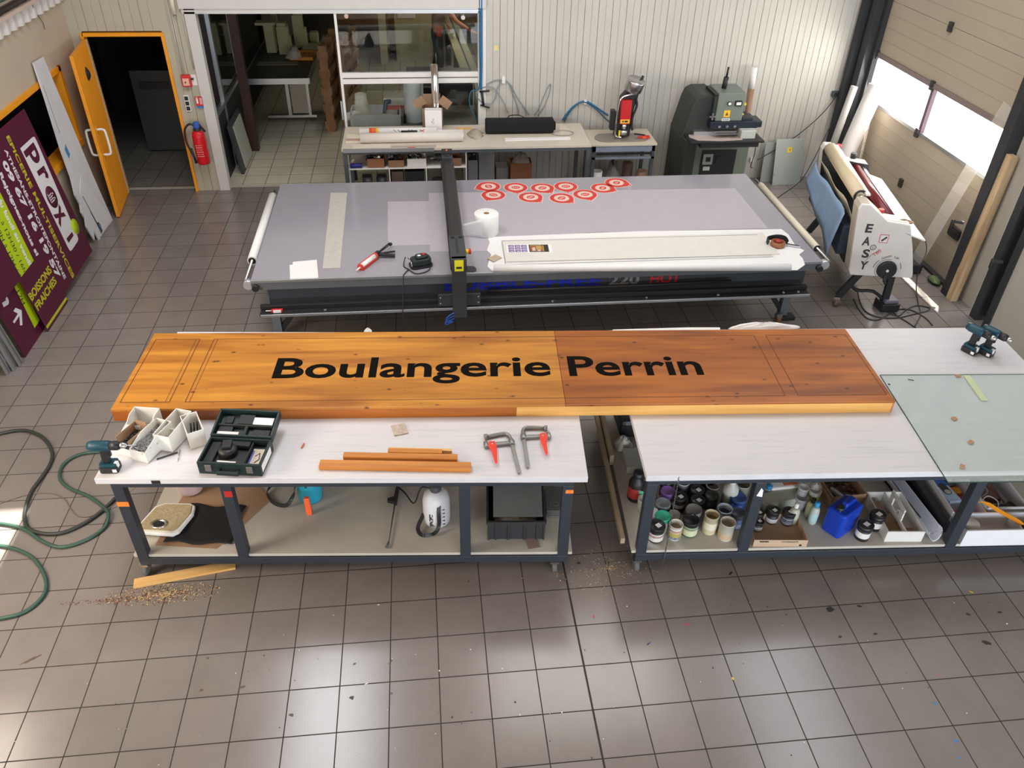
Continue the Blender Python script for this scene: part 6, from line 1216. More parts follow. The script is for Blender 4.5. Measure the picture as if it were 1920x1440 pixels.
# logo block
q = [onpanel(pa, *Z8(*p)) for p in ((105, 272), (178, 205), (410, 745), (365, 812))]
def lerp2(a, b_, t_): return (a[0] + (b_[0] - a[0]) * t_, a[1] + (b_[1] - a[1]) * t_)
cor = []
for i in range(4):
    p_, c_, n_ = q[i - 1], q[i], q[(i + 1) % 4]; L1 = math.dist(p_, c_); L2 = math.dist(n_, c_); r_ = .05
    a1 = lerp2(c_, p_, r_ / L1); b1 = lerp2(c_, n_, r_ / L2)
    if i == 0: cor += [c_]; continue
    cor += [a1, lerp2(lerp2(a1, c_, .6), lerp2(c_, b1, .4), .5), b1]
mb(WT).prism(cor, -.0012, 0, 'y').build('logo_field', WT, pa)
k = mb(LIME); c_ = onpanel(pa, *Z8(390, 678)); k.lathe([(.0, 0), (.085, 0), (.085, .0012), (.0, .0012)], (c_[0], -.0012, c_[1]), 28, Matrix.Rotation(PI / 2, 4, 'X'), cap=False, sy=1.0); k.build('lime_dot', LIME, pa)
for s_, p0, p1, h in (('p', (137, 268), (185, 362), .36), ('r', (190, 385), (222, 452), .36), ('x', (282, 620), (325, 690), .40)):
    a = Vector(onpanel(pa, *Z8(*p0))); b_ = Vector(onpanel(pa, *Z8(*p1))); d = b_ - a
    text('logo_letter', s_, h, MAR, pa, (a.x, -.0020, a.y), (PI / 2, -math.atan2(d.y, d.x), 0), width=d.length * .95, bold=.013, extrude=.0004)
q = [onpanel(pa, *Z8(*p)) for p in ((344, 741), (373, 706), (382, 724), (356, 763))]; mb(MAR).prism(q, -.0022, -.0012, 'y').build('logo_letter', MAR, pa)
c_ = onpanel(pa, *Z8(268, 525)); T9 = Matrix.Rotation(PI / 2, 4, 'X')
mb(MAR).lathe([(.0, 0), (.105, 0), (.105, .001), (.0, .001)], (c_[0], -.0013, c_[1]), 28, T9, cap=False, sx=1, sy=1.1).build('logo_letter', MAR, pa)
k = mb(WT)
for i in range(4): k.box(c_[0] - .045, c_[0] + .03, -.0032, -.0026, c_[1] - .045 + i * .024, c_[1] - .035 + i * .024)
k.box(c_[0] - .06, c_[0] - .052, -.0032, -.0026, c_[1] - .045, c_[1] + .055).lathe([(.0, 0), (.011, 0), (.011, .0006), (.0, .0006)], (c_[0] + .05, -.003, c_[1] - .03), 12, T9, cap=False).lathe([(.0, 0), (.011, 0), (.011, .0006), (.0, .0006)], (c_[0] + .05, -.003, c_[1] + .02), 12, T9, cap=False)
k.build('cart_pictogram', WT, pa)
# torn white board
POLY = M('white_foam_board', (.62, .62, .64), .55, var=.12, scale=5)
pc_ = leaning('foam_board', 'tall torn white foam board with broken lower edge leaning beside the orange door', 5.0, 5.6, -1.41, 2.0, POLY, x_top=-1.57)
P8 = lambda *l: [onpanel(pc_, *Z8(*p)) for p in l]
mb(POLY).prism([(.155, 1.985), (.10, 1.65), (-.02, 1.1), (-.05, .80), (-.12, .62), (-.09, .50), (-.14, .42), (-.11, .33), (-.16, .25), (-.13, .14), (-.10, .05), (-.05, .11), (-.02, .14), (-.0, .05), (.01, .0), (.05, -.01), (.08, .02), (.10, .0), (.14, .01), (.56, .0), (.50, .62), (.475, 1.1), (.43, 1.975)], -.004, .012, 'y').build('board', POLY, pc_)
mb(M2((.66, .66, .66))).prism([(.0, .60), (.18, .72), (.545, .02), (.14, .03), (.10, .20)], -.010, -.004, 'y').build('broken_piece', None, pc_, bevel=.001)
k = mb(M2((.05, .05, .06))).bar((.02, -.0105, .55), (.12, -.0105, .1), .012, .003).prism([(.10, .18), (.16, .16), (.17, .05), (.12, .03)], -.0125, -.0105, 'y').bar((.16, -.0045, 1.75), (.10, -.0045, 1.25), .003, .004); k.build('dark_tear', None, pc_)
mb(M2((.05, .22, .42))).prism([(.06, 1.08), (.13, 1.12), (.14, 1.0), (.08, .97)], -.0055, -.004, 'y').prism([(.12, .14), (.18, .12), (.16, .06)], -.0128, -.0115, 'y').build('blue_mark', None, pc_)
# aluminium profiles leaning at the far left
for i, (yy, w_) in enumerate(((2.44, .035), (2.38, .045), (2.30, .03))):
    t = leaning('aluminium_profile', ['grey aluminium profile leaning next to the maroon sign, nearest to it', 'grey aluminium profile, middle one of the three by the signs', 'grey aluminium profile farthest left and closest to the camera'][i], yy, yy, -1.36 - .03 * i, 1.45, ALU, x_top=-1.57)
    mb(ALU).box(-w_, w_, -.02, .0, 0, 1.45).use(M2((.1, .1, .1))).box(-w_ * .3, w_ * .3, -.022, -.019, 0.01, 1.45).build('profile', ALU, t, bevel=.002)
# valance and pipes high on the left wall
VP = M('ribbed_valance', (.60, .56, .53), .5)
pts = [(0, 3.5)]; y_ = 3.5
while y_ < 6.38: pts += [(.03, y_ + .02), (.03, y_ + .06), (.0, y_ + .08), (0, y_ + .16)]; y_ += .18
pts += [(-.0, 6.4), (-.02, 6.4), (-.02, 3.5)]
o = mb(VP).prism(pts, 0, .14).build('valance', VP); o.location = (XL + .03, 0, 2.345); props(o, 'ribbed white valance strip high on the left wall', 'valance')
o = mb(M2((.55, .42, .36))).box(XL + .005, XL + .10, 3.5, 6.41, 2.492, 2.53).build('ledge', None); props(o, 'pinkish ledge above the ribbed valance', 'ledge')
o = mb(M2((.02, .015, .01))).cyl((XL + .06, 3.5, 2.56), (XL + .06, 6.41, 2.56), .025).build('pipe', None); props(o, 'black pipe just above the pinkish ledge', 'pipe')
o = mb(M2((.05, .09, .09))).cyl((XL + .06, 3.5, 2.66), (XL + .06, 6.41, 2.66), .032).build('pipe', None); props(o, 'dark green pipe at the top left corner of the view', 'pipe')
o = mb(M2((.5, .4, .32))).box(XL + .005, XL + .04, 3.5, 6.41, 2.59, 2.62).build('ledge', None); props(o, 'thin pinkish ledge between the two pipes', 'ledge')
cable('thin dark wire hanging from the valance on the left wall', [tuple(atx(60, 8, XL + .07)), tuple(atx(70, 28, XL + .03)), tuple(atx(80, 42, XL + .02)), tuple(atx(84, 55, XL + .015))], .003, name='wire')
# ================================================================== ROLL LAMINATOR
LMW = M('laminator_white', (.74, .71, .68), .38); LMB = M('laminator_beige', (.55, .49, .38), .45)
LA = math.radians(0)
LO = Vector((6.79, 2.80, 0)); LR = math.radians(-11.5)
lam = thing('roll_laminator', 'white roll laminator marked EASY 160 on black legs at the right', 'machine', LO, LR)
MLI = (Matrix.Translation(LO) @ Matrix.Rotation(LR, 4, 'Z')).inverted(); ML_ = MLI.inverted()
def lpt(px_, py_, v):
    o_ = MLI @ CAM; d_ = MLI.to_3x3() @ ray(px_, py_); return o_ + d_ * ((v - o_.y) / d_.y)
# near side housing: front face in the plane y = 2.68, far one mirrored at y = 4.75
NY = 0.0
def Lp(px_, py_, y=NY): p = lpt(px_, py_, y); return (p.x, p.z)
prof = [Lp(1594, 516), Lp(1592, 508), Lp(1610, 392), Lp(1616, 383), Lp(1633, 384), Lp(1665, 415), Lp(1708, 422), Lp(1712, 470), Lp(1712, 514), Lp(1710, 522)]
mb(LMW).prism(prof, NY, NY + .035, 'y').build('near_cover', LMW, lam, bevel=.012, seg=3)
mb(LMB).prism(prof, NY + .035, NY + .20, 'y').build('near_housing', LMB, lam, bevel=.008)
FY_ = 1.60
def sh(pts, dx=0): return [(x + dx, z) for x, z in pts]
mb(BLACK).prism(sh(prof, -.0), FY_, FY_ + .02, 'y').build('far_inner_face', M2((.015, .016, .022)), lam); mb(LMW).prism(prof, FY_ + .02, FY_ + .16, 'y').build('far_housing', LMW, lam, bevel=.012)
def rollerL(name, px0, px1, r, m_, inner=None, y0=NY + .20, y1=FY_, zz=None):
    p = lpt(*px0, y1); q = lpt(*px1, y0 + .06); x_ = (p.x + q.x) / 2; z_ = (p.z + q.z) / 2
    k = mb(m_).cyl((x_, y0 + .06, z_), (x_, y1, z_), r, n=24); k.use(CHROME).cyl((x_, y0, z_), (x_, y0 + .06, z_), r * .35); 
    if inner: k.use(BLACK).lathe([(r * .62, 0), (r * .98, 0), (r * .98, .004), (r * .62, .004)], (x_, y0 + .057, z_), 24, Matrix.Rotation(-PI / 2, 4, 'X'), cap=False)
    k.build(name, m_, lam); return x_, z_
UR = rollerL('upper_film_roll', (1556, 275), (1614, 372), .068, M('film_cream', (.62, .52, .34), .4), True)
RR = rollerL('red_roller', (1602, 315), (1668, 410), .055, M('roller_dark_red', (.16, .012, .018), .3))
x_, z_ = UR
mb(LMW).box(x_ + .03, x_ + .075, NY + .2, FY_, z_ + .03, z_ + .05).build('top_bar', M2((.78, .74, .68)), lam, bevel=.002)
mb(ALU).box(RR[0] + .07, RR[0] + .10, NY + .2, FY_, RR[1] - .02, RR[1] + .02).build('guide_bar', PAPER, lam)
mb(PAPER).prism([(RR[0] + .10, RR[1] - .03), (RR[0] + .32, RR[1] - .10), (RR[0] + .32, RR[1] - .115), (RR[0] + .10, RR[1] - .045)], NY + .0, FY_ - .02, 'y').build('feed_table', M('tray_white_gloss', (.78, .79, .84), .12, coat=.5), lam, bevel=.003)
mb(M('paper_trough', (.58, .52, .36), .6)).sheet(4, 10, lambda u, v: Vector((UR[0] - .10 + .10 * u + .01 * math.sin(9 * v), NY + .22 + v * (FY_ - NY - .25), UR[1] - .10 - .20 * u + .015 * math.sin(12 * v + 3 * u))), .003, (1, 0, 0)).build('cream_liner', None, lam)
BLU = M('blue_film', (.24, .35, .52), .25, var=.15, scale=9, bump=.4, bscale=12)
mb(BLU).sheet(6, 14, lambda u, v: Vector((UR[0] - .13 - .07 * u + .02 * math.sin(6 * v), NY + .19 + v * (FY_ - NY - .22), UR[1] - .16 - u * (.18 + .30 * (1 - v)) + .015 * math.sin(14 * v + 4 * u))), .003, (1, 0, 0)).build('blue_film', BLU, lam)
mb(M2((.02, .03, .05))).box(UR[0] - .10, UR[0] + .02, NY + .2, FY_, UR[1] - .62, UR[1] - .30).build('body_beam', None, lam, bevel=.01)
mb(BLACK).box(UR[0] + .0, RR[0] + .25, NY + .2, FY_, .46, .60).build('lower_beam', BLACK, lam, bevel=.01)
for y_, pr in ((NY + .10, 0), (FY_ + .06, 1)):
    xa, xb = prof[0][0], prof[-1][0]
    lg = mb(BLACK); x1 = xa + .18; lg.bar((x1, y_, .50), (xa - .02, y_, .12), .07, .05, up=(0, 1, 0)); lg.build('leg', BLACK, lam, bevel=.006)
    lg = mb(BLACK).bar((xb - .17, y_, .50), (xb - .15, y_, .08), .07, .05, up=(0, 1, 0)); lg.build('leg', BLACK, lam, bevel=.006)
    mb(BLACK).tube(cr([(xa + .06, y_, .28), (xa + .15, y_, .20), (xb - .3, y_, .20), (xb - .16, y_, .10)], 3), .018).build('cross_brace', BLACK, lam)
    for xx in (xa - .03, xb - .14): mb(M2((.16, .09, .06))).cyl((xx - .02, y_, .045), (xx + .02, y_, .045), .045, n=18).use(STEEL).box(xx - .03, xx + .03, y_ - .02, y_ + .02, .06, .11).build('caster', None, lam)
# lettering on the near cover
def onface(px_, py_): p = lpt(px_, py_, NY); return p.x, p.z
DKG = M('lettering_dark', (.045, .045, .05), .45)
for s_, (x_a, y_a), (x_b, y_b), hh in (('E', (1620, 435), (1633, 435), 0), ('A', (1616, 459), (1631, 459), 0), ('S', (1614.5, 482), (1628, 482), 0), ('Y', (1611, 504), (1626, 504), 0)):
    a = onface(x_a, y_a); b_ = onface(x_b, y_b); text('lettering', s_, .125, DKG, lam, (a[0], NY - .0012, a[1]), (PI / 2, 0, 0), width=(b_[0] - a[0]), bold=.004)
def fline(pts, w_, mat, nm, o_=-.0012):
    k = mb(mat); q = [onface(*p) for p in pts]
    for i in range(len(q) - 1): k.bar((q[i][0], NY + o_, q[i][1]), (q[i + 1][0], NY + o_, q[i + 1][1]), w_, .001, up=(0, 1, 0)) if False else k.prism([(q[i][0], q[i][1] - w_ / 2), (q[i + 1][0], q[i + 1][1] - w_ / 2), (q[i + 1][0], q[i + 1][1] + w_ / 2), (q[i][0], q[i][1] + w_ / 2)], NY + o_, NY, 'y')
    return k.build(nm, mat, lam)
fline([(1619, 494), (1625, 486), (1635, 477), (1648, 470)], .008, DKG, 'swoosh')
a = onface(1639, 481); b_ = onface(1651, 472); text('lettering', '160', .05, RED, lam, (a[0], NY - .0012, a[1]), (PI / 2, -math.atan2(b_[1] - a[1], b_[0] - a[0]), 0), width=math.dist(a, b_))
def ring(c_, r0_, r1_, mat, nm, o_=.001, a0=0, a1=360):
    k = mb(mat); n = 28
    for i in range(n):
        t0 = math.radians(a0 + (a1 - a0) * i / n); t1 = math.radians(a0 + (a1 - a0) * (i + 1) / n)
        k.prism([(c_[0] + r_ * math.cos(t_), c_[1] + r_ * math.sin(t_)) for r_, t_ in ((r0_, t0), (r1_, t0), (r1_, t1), (r0_, t1))], NY - o_, NY, 'y')
    return k.build(nm, mat, lam)
cf = onface(1637, 464); ring(cf, .024, .030, DKG, 'smiley_ring'); mb(DKG).box(cf[0] - .012, cf[0] - .006, NY - .0011, NY, cf[1] + .003, cf[1] + .014).box(cf[0] + .006, cf[0] + .012, NY - .0011, NY, cf[1] + .003, cf[1] + .014).box(cf[0] - .014, cf[0] + .014, NY - .0011, NY, cf[1] - .012, cf[1] - .007).build('smiley', DKG, lam)
q4 = [onface(*p) for p in ((1651, 439.5), (1668, 440.5), (1663.5, 456), (1647, 454.5))]; ce = (sum(p[0] for p in q4) / 4, sum(p[1] for p in q4) / 4)
mb(RED).prism(q4, NY - .001, NY, 'y').use(PAPER).prism([lerp2(p, ce, .14) for p in q4], NY - .0016, NY - .001, 'y').use(DKG).prism([onface(*p) for p in ((1652, 450), (1663, 443), (1664, 446), (1653, 453))], NY - .0022, NY - .0016, 'y').build('warning_label', RED, lam)
cw = onface(1662, 505)
mb(BLACK).cyl((cw[0], NY, cw[1]), (cw[0], NY - .035, cw[1]), .100, .092, n=36).build('hand_wheel', BLACK, lam, bevel=.004); mb(PAPER).cyl((cw[0], NY - .035, cw[1]), (cw[0], NY - .04, cw[1]), .014, n=16).build('wheel_centre', PAPER, lam)
mb(BLACK).bar((cw[0] - .01, NY - .04, cw[1] - .05), (cw[0], NY - .045, cw[1] - .125), .03, .016).cyl((cw[0], NY - .04, cw[1] - .115), (cw[0], NY - .09, cw[1] - .12), .013).build('crank_grip', BLACK, lam, bevel=.004)
ring(cw, .112, .116, DKG, 'wheel_ring', a0=80, a1=290); ring(cw, .135, .141, DKG, 'down_arrow', a0=135, a1=175); ring(cw, .135, .141, DKG, 'up_arrow', a0=5, a1=35)
for s_, p0, p1 in (('DOWN', (1653, 486.5), (1671, 481.5)), ('UP', (1676, 483), (1683, 487))):
    a = onface(*p0); b_ = onface(*p1); text('lettering', s_, .032, DKG, lam, (a[0], NY - .0012, a[1]), (PI / 2, -math.atan2(b_[1] - a[1], b_[0] - a[0]), 0), width=math.dist(a, b_))
# knobs and stop buttons
def knob(px_, py_, y, mat, r=.018, h=.04, nm='knob'): p = lpt(px_, py_, y); mb(mat).cyl((p.x, y, p.z - h), (p.x, y, p.z), r, n=16).build(nm, mat, lam)
knob(1602, 287, 1.68, BLACK, .035, .06); knob(1574, 271, 1.68, RED, .03, .05, 'stop_button'); knob(1653, 392, NY + .18, RED, .028, .04, 'stop_button')
o = mb(CARD).mound((0, 0, 0), .12, .05, .03, seed=3).build('tool_scraps', M2((.5, .48, .45))); p = ML_ @ lpt(1693, 415, NY + .10); o.location = (p.x, p.y, p.z - .012); props(o, 'small clutter of scraps on top of the laminator housing', 'scraps')
# foot pedal and floor cables
t = thing('foot_pedal', 'black and grey foot pedal on the floor under the laminator', 'pedal', at(1663, 570, .05)); t.location.z = 0
mb(BLACK).box(-.10, .10, -.09, .09, 0, .09).use(M2((.16, .14, .2))).box(-.07, .08, -.07, .06, .09, .13).build('pedal_body', None, t, bevel=.01)
floorhose('cable', 'black cable coiled in loops on the floor under the laminator', [(1608, 545, .1), (1612, 565), (1622, 583), (1645, 594), (1680, 596), (1710, 590), (1738, 583), (1742, 577), (1720, 573), (1700, 580), (1685, 592), (1665, 585), (1663, 572), (1680, 590), (1700, 603), (1722, 618)], .007, BLACK, cat='cable')
floorhose('cable', 'second black cable under the laminator running toward the table', [(1600, 560, .06), (1610, 580), (1625, 596), (1645, 600), (1665, 590), (1685, 580), (1710, 582), (1735, 596), (1748, 610)], .007, BLACK, cat='cable')
floorhose('cable', 'black cable dropping from the laminator tray to the floor', [(1718, 440, .85), (1734, 450, .75), (1736, 475, .5), (1722, 505, .2), (1718, 540, .05), (1722, 570), (1726, 590), (1715, 612)], .006, BLACK, cat='cable')
# ------------------------------------------------------------------ rolls standing in the corner, clear strip, plank
def stand(name, label, cat, foot, top, r, mat, **k_):
    f = Vector(foot); d = Vector(top) - f; o = mb(mat).cyl((0, 0, 0), d, r, n=26).use(M2((.35, .33, .3))).cyl(d, d + d.normalized() * .002, r * .85, n=26).build(name, mat); o.location = f; return props(o, label, cat)
stand('film_roll', 'thick white roll leaning in the corner by the gate', 'roll', (7.70, 5.35, .01), tuple(atx(1645, 160, 8.08)), .105, M('roll_off_white', (.62, .58, .56), .4))
stand('film_roll', 'thin grey roll standing in the corner behind the thick white one', 'roll', (7.82, 5.85, .01), tuple(atx(1602, 162, 8.0)), .045, M2((.40, .39, .37)))
o = mb(M('clear_wrap', (.78, .70, .62), .15, alpha=.35)).sheet(8, 6, lambda u, v: Vector((.10 * math.sin(3 * u + v), -.35 * u, v * 1.25 - .2 * u + .03 * math.sin(9 * u))), .002, (1, 0, 0)).build('clear_wrap', None); o.location = (8.0, 5.6, .0 + .2); props(o, 'crumpled clear film standing between the white roll and the gate', 'film')
a = at(1722, 500, 0); CLR = M('clear_acrylic', (.85, .80, .72), .08, alpha=.28, coat=.4)
p0 = Vector((8.10, 3.72, .0)); o = mb(CLR).box(-.002, .002, -.10, .10, 0, 2.0).build('acrylic_strip', CLR); o.location = (8.02, 3.62, .0); o.rotation_euler = (0, math.radians(6.5), 0); o.rotation_euler[0] = math.radians(8); props(o, 'tall clear acrylic strip leaning against the gate', 'strip')
OW = wood('raw_plank', (.38, .24, .12), (.62, .46, .28), .6, (14, 14, 1.5), 5)
f_ = at(1783, 556, 0); tp = atx(1908, 300, XR - .05)
t = thing('wood_plank', 'tall raw wooden plank leaning beside the dark gate column', 'plank', (8.13, 2.93, 0), 0, rx=math.radians(0), ry=math.radians(1.5))
mb(OW).box(-.05, .02, -.045, .045, 0, 1.62).build('plank', OW, t, bevel=.002); mb(OW).box(.02, .045, -.03, .055, 0, 1.60).build('rear_lath', OW, t)
t = thing('gate_handle', 'dark crank handle sticking out from the gate column', 'handle', (8.07, 3.12, .82)); mb(HNG).bar((.0, -.0, .0), (-.10, .06, .0), .03, .03).cyl((-.09, .05, -.08), (-.09, .05, .02), .018).build('crank', HNG, t, bevel=.004)
t = thing('gate_handle', 'dark crank handle on the second gate near the right edge', 'handle', (8.12, 2.44, .72)); mb(HNG).bar((.0, -.0, .0), (-.10, .03, .0), .03, .03).cyl((-.09, .03, -.08), (-.09, .03, .02), .018).build('crank', HNG, t, bevel=.004)
o = mb(M2((.1, .14, .05))).mound((0, 0, 0), .06, .10, .04, seed=8).build('plastic_scrap', M('green_scrap', (.30, .38, .22), .3)); o.location = (8.12, 3.3, .032); props(o, 'greenish plastic scrap at the foot of the gate', 'scrap')
o = mb(BLACK).box(-.1, .1, -.25, .25, 0, .12).build('dark_block', BLACK, None, bevel=.02); o.location = (7.98, 3.75, .0); props(o, 'dark block on the floor between the laminator and the gate', 'block')
# ================================================================== BACK ROOM BEHIND THE GLASS
t = thing('engraving_table', 'engraving machine table with aluminium frame in the dark back room', 'machine', (-.14, 8.45, 0))
mb(M2((.04, .045, .038))).box(0, .96, 0, 2.6, .84, .87).build('table_bed', None, t); mb(ALU).box(0, .96, -.02, 0, .79, .875).box(.94, .97, 0, 2.6, .79, .875).box(-.01, .01, 0, 2.6, .79, .875).build('frame_profile', ALU, t, bevel=.002)
k = mb(M2((.02, .02, .02)))
for x in (.24, .48, .70): k.box(x, x + .02, .02, 2.2, .868, .8715)
k.build('slot', None, t)
mb(ALU).box(.48, .53, .72, .78, .08, .80).box(.80, .84, .72, .78, .08, .80).box(.15, .92, .70, .78, .06, .10).box(.48, .84, .72, .78, .72, .80).build('pedestal', ALU, t); mb(M2((.5, .46, .40))).box(.55, .80, .735, .75, .12, .66).use(BLACK).box(.55, .80, .735, .75, .67, .72).build('control_panel', None, t)
for x in (.22, .85): mb(RUBBER).cyl((x - .02, .74, .03), (x + .02, .74, .03), .03).build('caster', RUBBER, t)
mb(M2((.25, .24, .18))).box(.10, .72, .72, .92, .8705, .876).build('beige_plate', None, t)
FO = M('foam_pieces', (.42, .40, .24), .8)
def foam(label, x, y, w_, d_, h, bx=None, rz=0):
    o = mb(FO).box(-w_ / 2, w_ / 2, -d_ / 2, d_ / 2, 0, h); 
    for b_ in (bx or []): o.box(*b_)
    o = o.build('foam_stack', FO, bevel=.004); o.location = (x, y, .8765); o.rotation_euler = (0, 0, rz); return props(o, label, 'foam', 'cream foam pieces stacked on the engraving table')
foam('leftmost cream foam stack with a wide slab lying on its top', .10, 9.95, .15, .16, .42, [(-.2, .12, -.10, .10, .42, .46)])
foam('second cream foam stack, stepped along its right side', .32, 9.85, .17, .18, .42, [(.07, .11, -.08, .08, .10, .26), (-.07, .06, -.07, .07, .42, .47)])
foam('tallest cream foam stack, the third from the left', .52, 10.25, .16, .17, .50, [(-.06, .09, -.06, .06, .50, .54), (.05, .12, -.07, .07, .0, .30)])
foam('narrow cream foam block at the back of the stacks', .12, 10.45, .09, .1, .52)
foam('small cream foam cube beside the tall stacks', .73, 10.5, .13, .13, .18)
t = thing('orange_carton', 'flat orange carton with black print and a grey sheet on the engraving table', 'carton', (.44, 9.42, .8765), math.radians(-4)); mb(M2((.60, .25, .03))).box(0, .36, 0, .42, 0, .05).build('carton_body', None, t, bevel=.003); mb(M2((.30, .30, .22))).box(.10, .40, .50, .90, .0, .045).build('sheet', None, t); text('print', 'JET', .11, BLACK, t, (.12, .20, .0515), (0, 0, 0), width=.18)
bag('clear plastic bag slumped on the orange carton', .52, 9.38, .93, .13, .12, .16, 33)
put('grey_box', 'small grey box behind the orange carton on the engraving table', 'box', .62, 10.75, .8765, lambda k: k.use(M2((.20, .20, .16))).box(-.05, .15, -.1, .1, 0, .09))
PW_ = wood('pallet_wood', (.20, .10, .05), (.36, .20, .10), .7, (6, 6, 6))
t = thing('wooden_pallet', 'wooden pallets standing on edge behind the glass, leaning back to back', 'pallet', (1.10, 8.60, 0), math.radians(90 - 4), ry=0)
for i in range(5): mb(PW_).box(.0, 1.15, -.02 + .0, .0, .05 + i * .26, .17 + i * .26).build('slat', PW_, t)
for i in range(5): mb(PW_).box(.0, 1.15, .12, .14, .05 + i * .26, .17 + i * .26).build('slat', PW_, t)
for x in (.02, .53, 1.03): mb(PW_).box(x, x + .10, .0, .12, 0, 1.28).build('bearer', PW_, t)
t = thing('wooden_pallet', 'second wooden pallet standing behind the first in the back room', 'pallet', (1.32, 8.8, 0), math.radians(90 - 8))
for i in range(5): mb(PW_).box(.0, 1.1, -.02, .0, .05 + i * .26, .17 + i * .26).build('slat', PW_, t)
for x in (.02, .5, .98): mb(PW_).box(x, x + .10, .0, .10, 0, 1.28).build('bearer', PW_, t)
put('rusty_post', 'dark red-brown square post in the back room behind the side glazing', 'post', -.02, 7.9, 0, lambda k: k.use(M2((.05, .02, .015))).box(-.06, .06, -.06, .06, 0, 2.7))
t = thing('leaning_board', 'dark board with a pale inner sheet leaning on the side glazing', 'panel', (-.05, 6.95, 0), 0, ry=math.radians(-7)); mb(M2((.04, .045, .05))).box(-.02, .02, 0, .75, 0, .68).build('panel', None, t, bevel=.004); mb(M2((.42, .44, .38))).box(.0205, .035, .15, .70, .03, .62).build('pale_sheet', None, t)
put('white_cabinet', 'tall pale cabinet in the dark of the back room left of the engraving table', 'cabinet', .0, 11.4, 0, lambda k: k.use(M2((.22, .22, .17))).box(-.25, .35, 0, .6, 0, 1.5))
put('appliance', 'pale appliance standing in the dark room behind the orange door', 'appliance', -1.25, 8.2, 0, lambda k: k.use(M2((.05, .05, .048))).box(-.3, .3, -.3, .3, .02, 1.15).use(BLACK).box(-.2, .2, -.31, -.3, .9, 1.0), bev=.02)  # pale thing, its colour darkened as if dimly lit
# low table behind the glass with boxes
t = thing('side_table', 'low dark table behind the glass carrying boxes and rolls', 'table', (1.47, 6.62, 0)); mb(M2((.14, .13, .11))).box(0, 1.73, 0, .85, .72, .75).build('table_top', None, t)
for x in (.02, 1.66):
    for y in (.02, .78): mb(BLACK).box(x, x + .05, y, y + .05, 0, .72).build('leg', BLACK, t)
t = thing('white_trough', 'long white open box behind the glass at the left of the low table', 'box', (1.52, 6.66, .7505), 0); openbox(t, .66, .45, .14, M2((.55, .56, .58)), e=.01)
put('cardboard_strip', 'pale cardboard strip lying in the long white box', 'strip', 1.68, 6.85, .80, lambda k: k.use(M2((.52, .47, .36))).box(0, .42, 0, .06, 0, .03).use(BLACK).cyl((.32, -.0005, .015), (.32, .0, .015), .012))
put('paper_sheet_roll', 'loose curled white paper roll standing on the left part of the low table', 'roll', 1.66, 7.0, .77, lambda k: k.use(M2((.62, .58, .52))).lathe([(.10, 0), (.09, .16), (.075, .30), (.07, .30), (.085, .16), (.095, 0)], n=20, cap=False).cyl((-.02, -.03, .02), (-.22, -.06, .01), .09, .05))
t = thing('white_roll', 'big white upright roll of sheet material behind the glass', 'roll', (2.37, 6.86, .7505)); mb(M2((.60, .63, .66))).lathe([(.13, 0), (.13, .56), (.125, .56), (.125, 0)], n=32, cap=False).build('sheet_wall', None, t); mb(M2((.60, .63, .66))).box(.10, .13, -.13, -.0, 0, .55).build('loose_edge', None, t)
for i, (x, y_, w_, d_, z0, h, c_, lb) in enumerate(((1.98, 7.05, .30, .25, .7505, .08, (.5, .5, .48), 'grey-white box at the bottom of the stack behind the glass'), (1.98, 7.05, .30, .22, .831, .06, (.55, .08, .07), 'red box in the middle of the stack behind the glass'), (1.96, 7.05, .33, .25, .892, .10, (.55, .53, .46), 'cream box on top of the stack behind the glass'))):
    put('storage_box', lb, 'box', x, y_, z0, lambda k: k.use(M2(c_)).box(0, w_, 0, d_, 0, h), group=None)
put('hardware_pile', 'dark profiles standing between the boxes and the white trough', 'profiles', 2.14, 6.72, .7505, lambda k: [k.use(M2(c)).box(.03 * i, .03 * i + .02, 0, .3, 0, .10) for i, c in enumerate(((.1, .1, .1), (.4, .4, .38), (.15, .12, .1), (.05, .05, .05)))])
put('paper_cup', 'small brown and white cup on the low table behind the glass', 'cup', 1.86, 7.15, .7505, lambda k: k.use(M2((.45, .40, .32))).lathe([(.04, 0), (.055, .12), (.05, .12), (.035, .01)], n=20, cap=False).use(M2((.35, .15, .06))).lathe([(.0, .1), (.05, .1)], n=16, cap=False))
put('brush_tool', 'dark blue brush-like tool next to the cup', 'brush', 1.95, 7.02, .7505, lambda k: k.use(M2((.03, .06, .12))).cyl((0, 0, .0), (.04, 0, .22), .025).cyl((.04, 0, .2), (.10, .02, .2), .03))
put('round_pot', 'grey round pot behind the boxes on the low table', 'pot', 2.03, 7.38, .7505, lambda k: k.use(M2((.22, .22, .2))).lathe([(.0, 0), (.07, 0), (.07, .22), (.06, .22), (.055, .2), (.0, .2)], n=22, cap=False))
put('black_cabinet', 'black cabinet standing behind the glass at the right', 'cabinet', 2.74, 7.50, 0, lambda k: k.use(M2((.012, .012, .012))).box(0, .44, 0, .6, 0, 1.10), bev=.005)
put('standing_sheet', 'grey panel between the black cabinet and the right post', 'panel', 3.22, 7.0, 0, lambda k: k.use(M2((.22, .23, .20))).box(0, .06, 0, .6, 0, 1.05))
put('black_cabinet', 'low black cabinet top behind the horizontal rail of the glazing', 'cabinet', 2.25, 9.1, 0, lambda k: k.use(M2((.02, .02, .022))).box(0, .55, 0, .7, 0, .66), bev=.005)
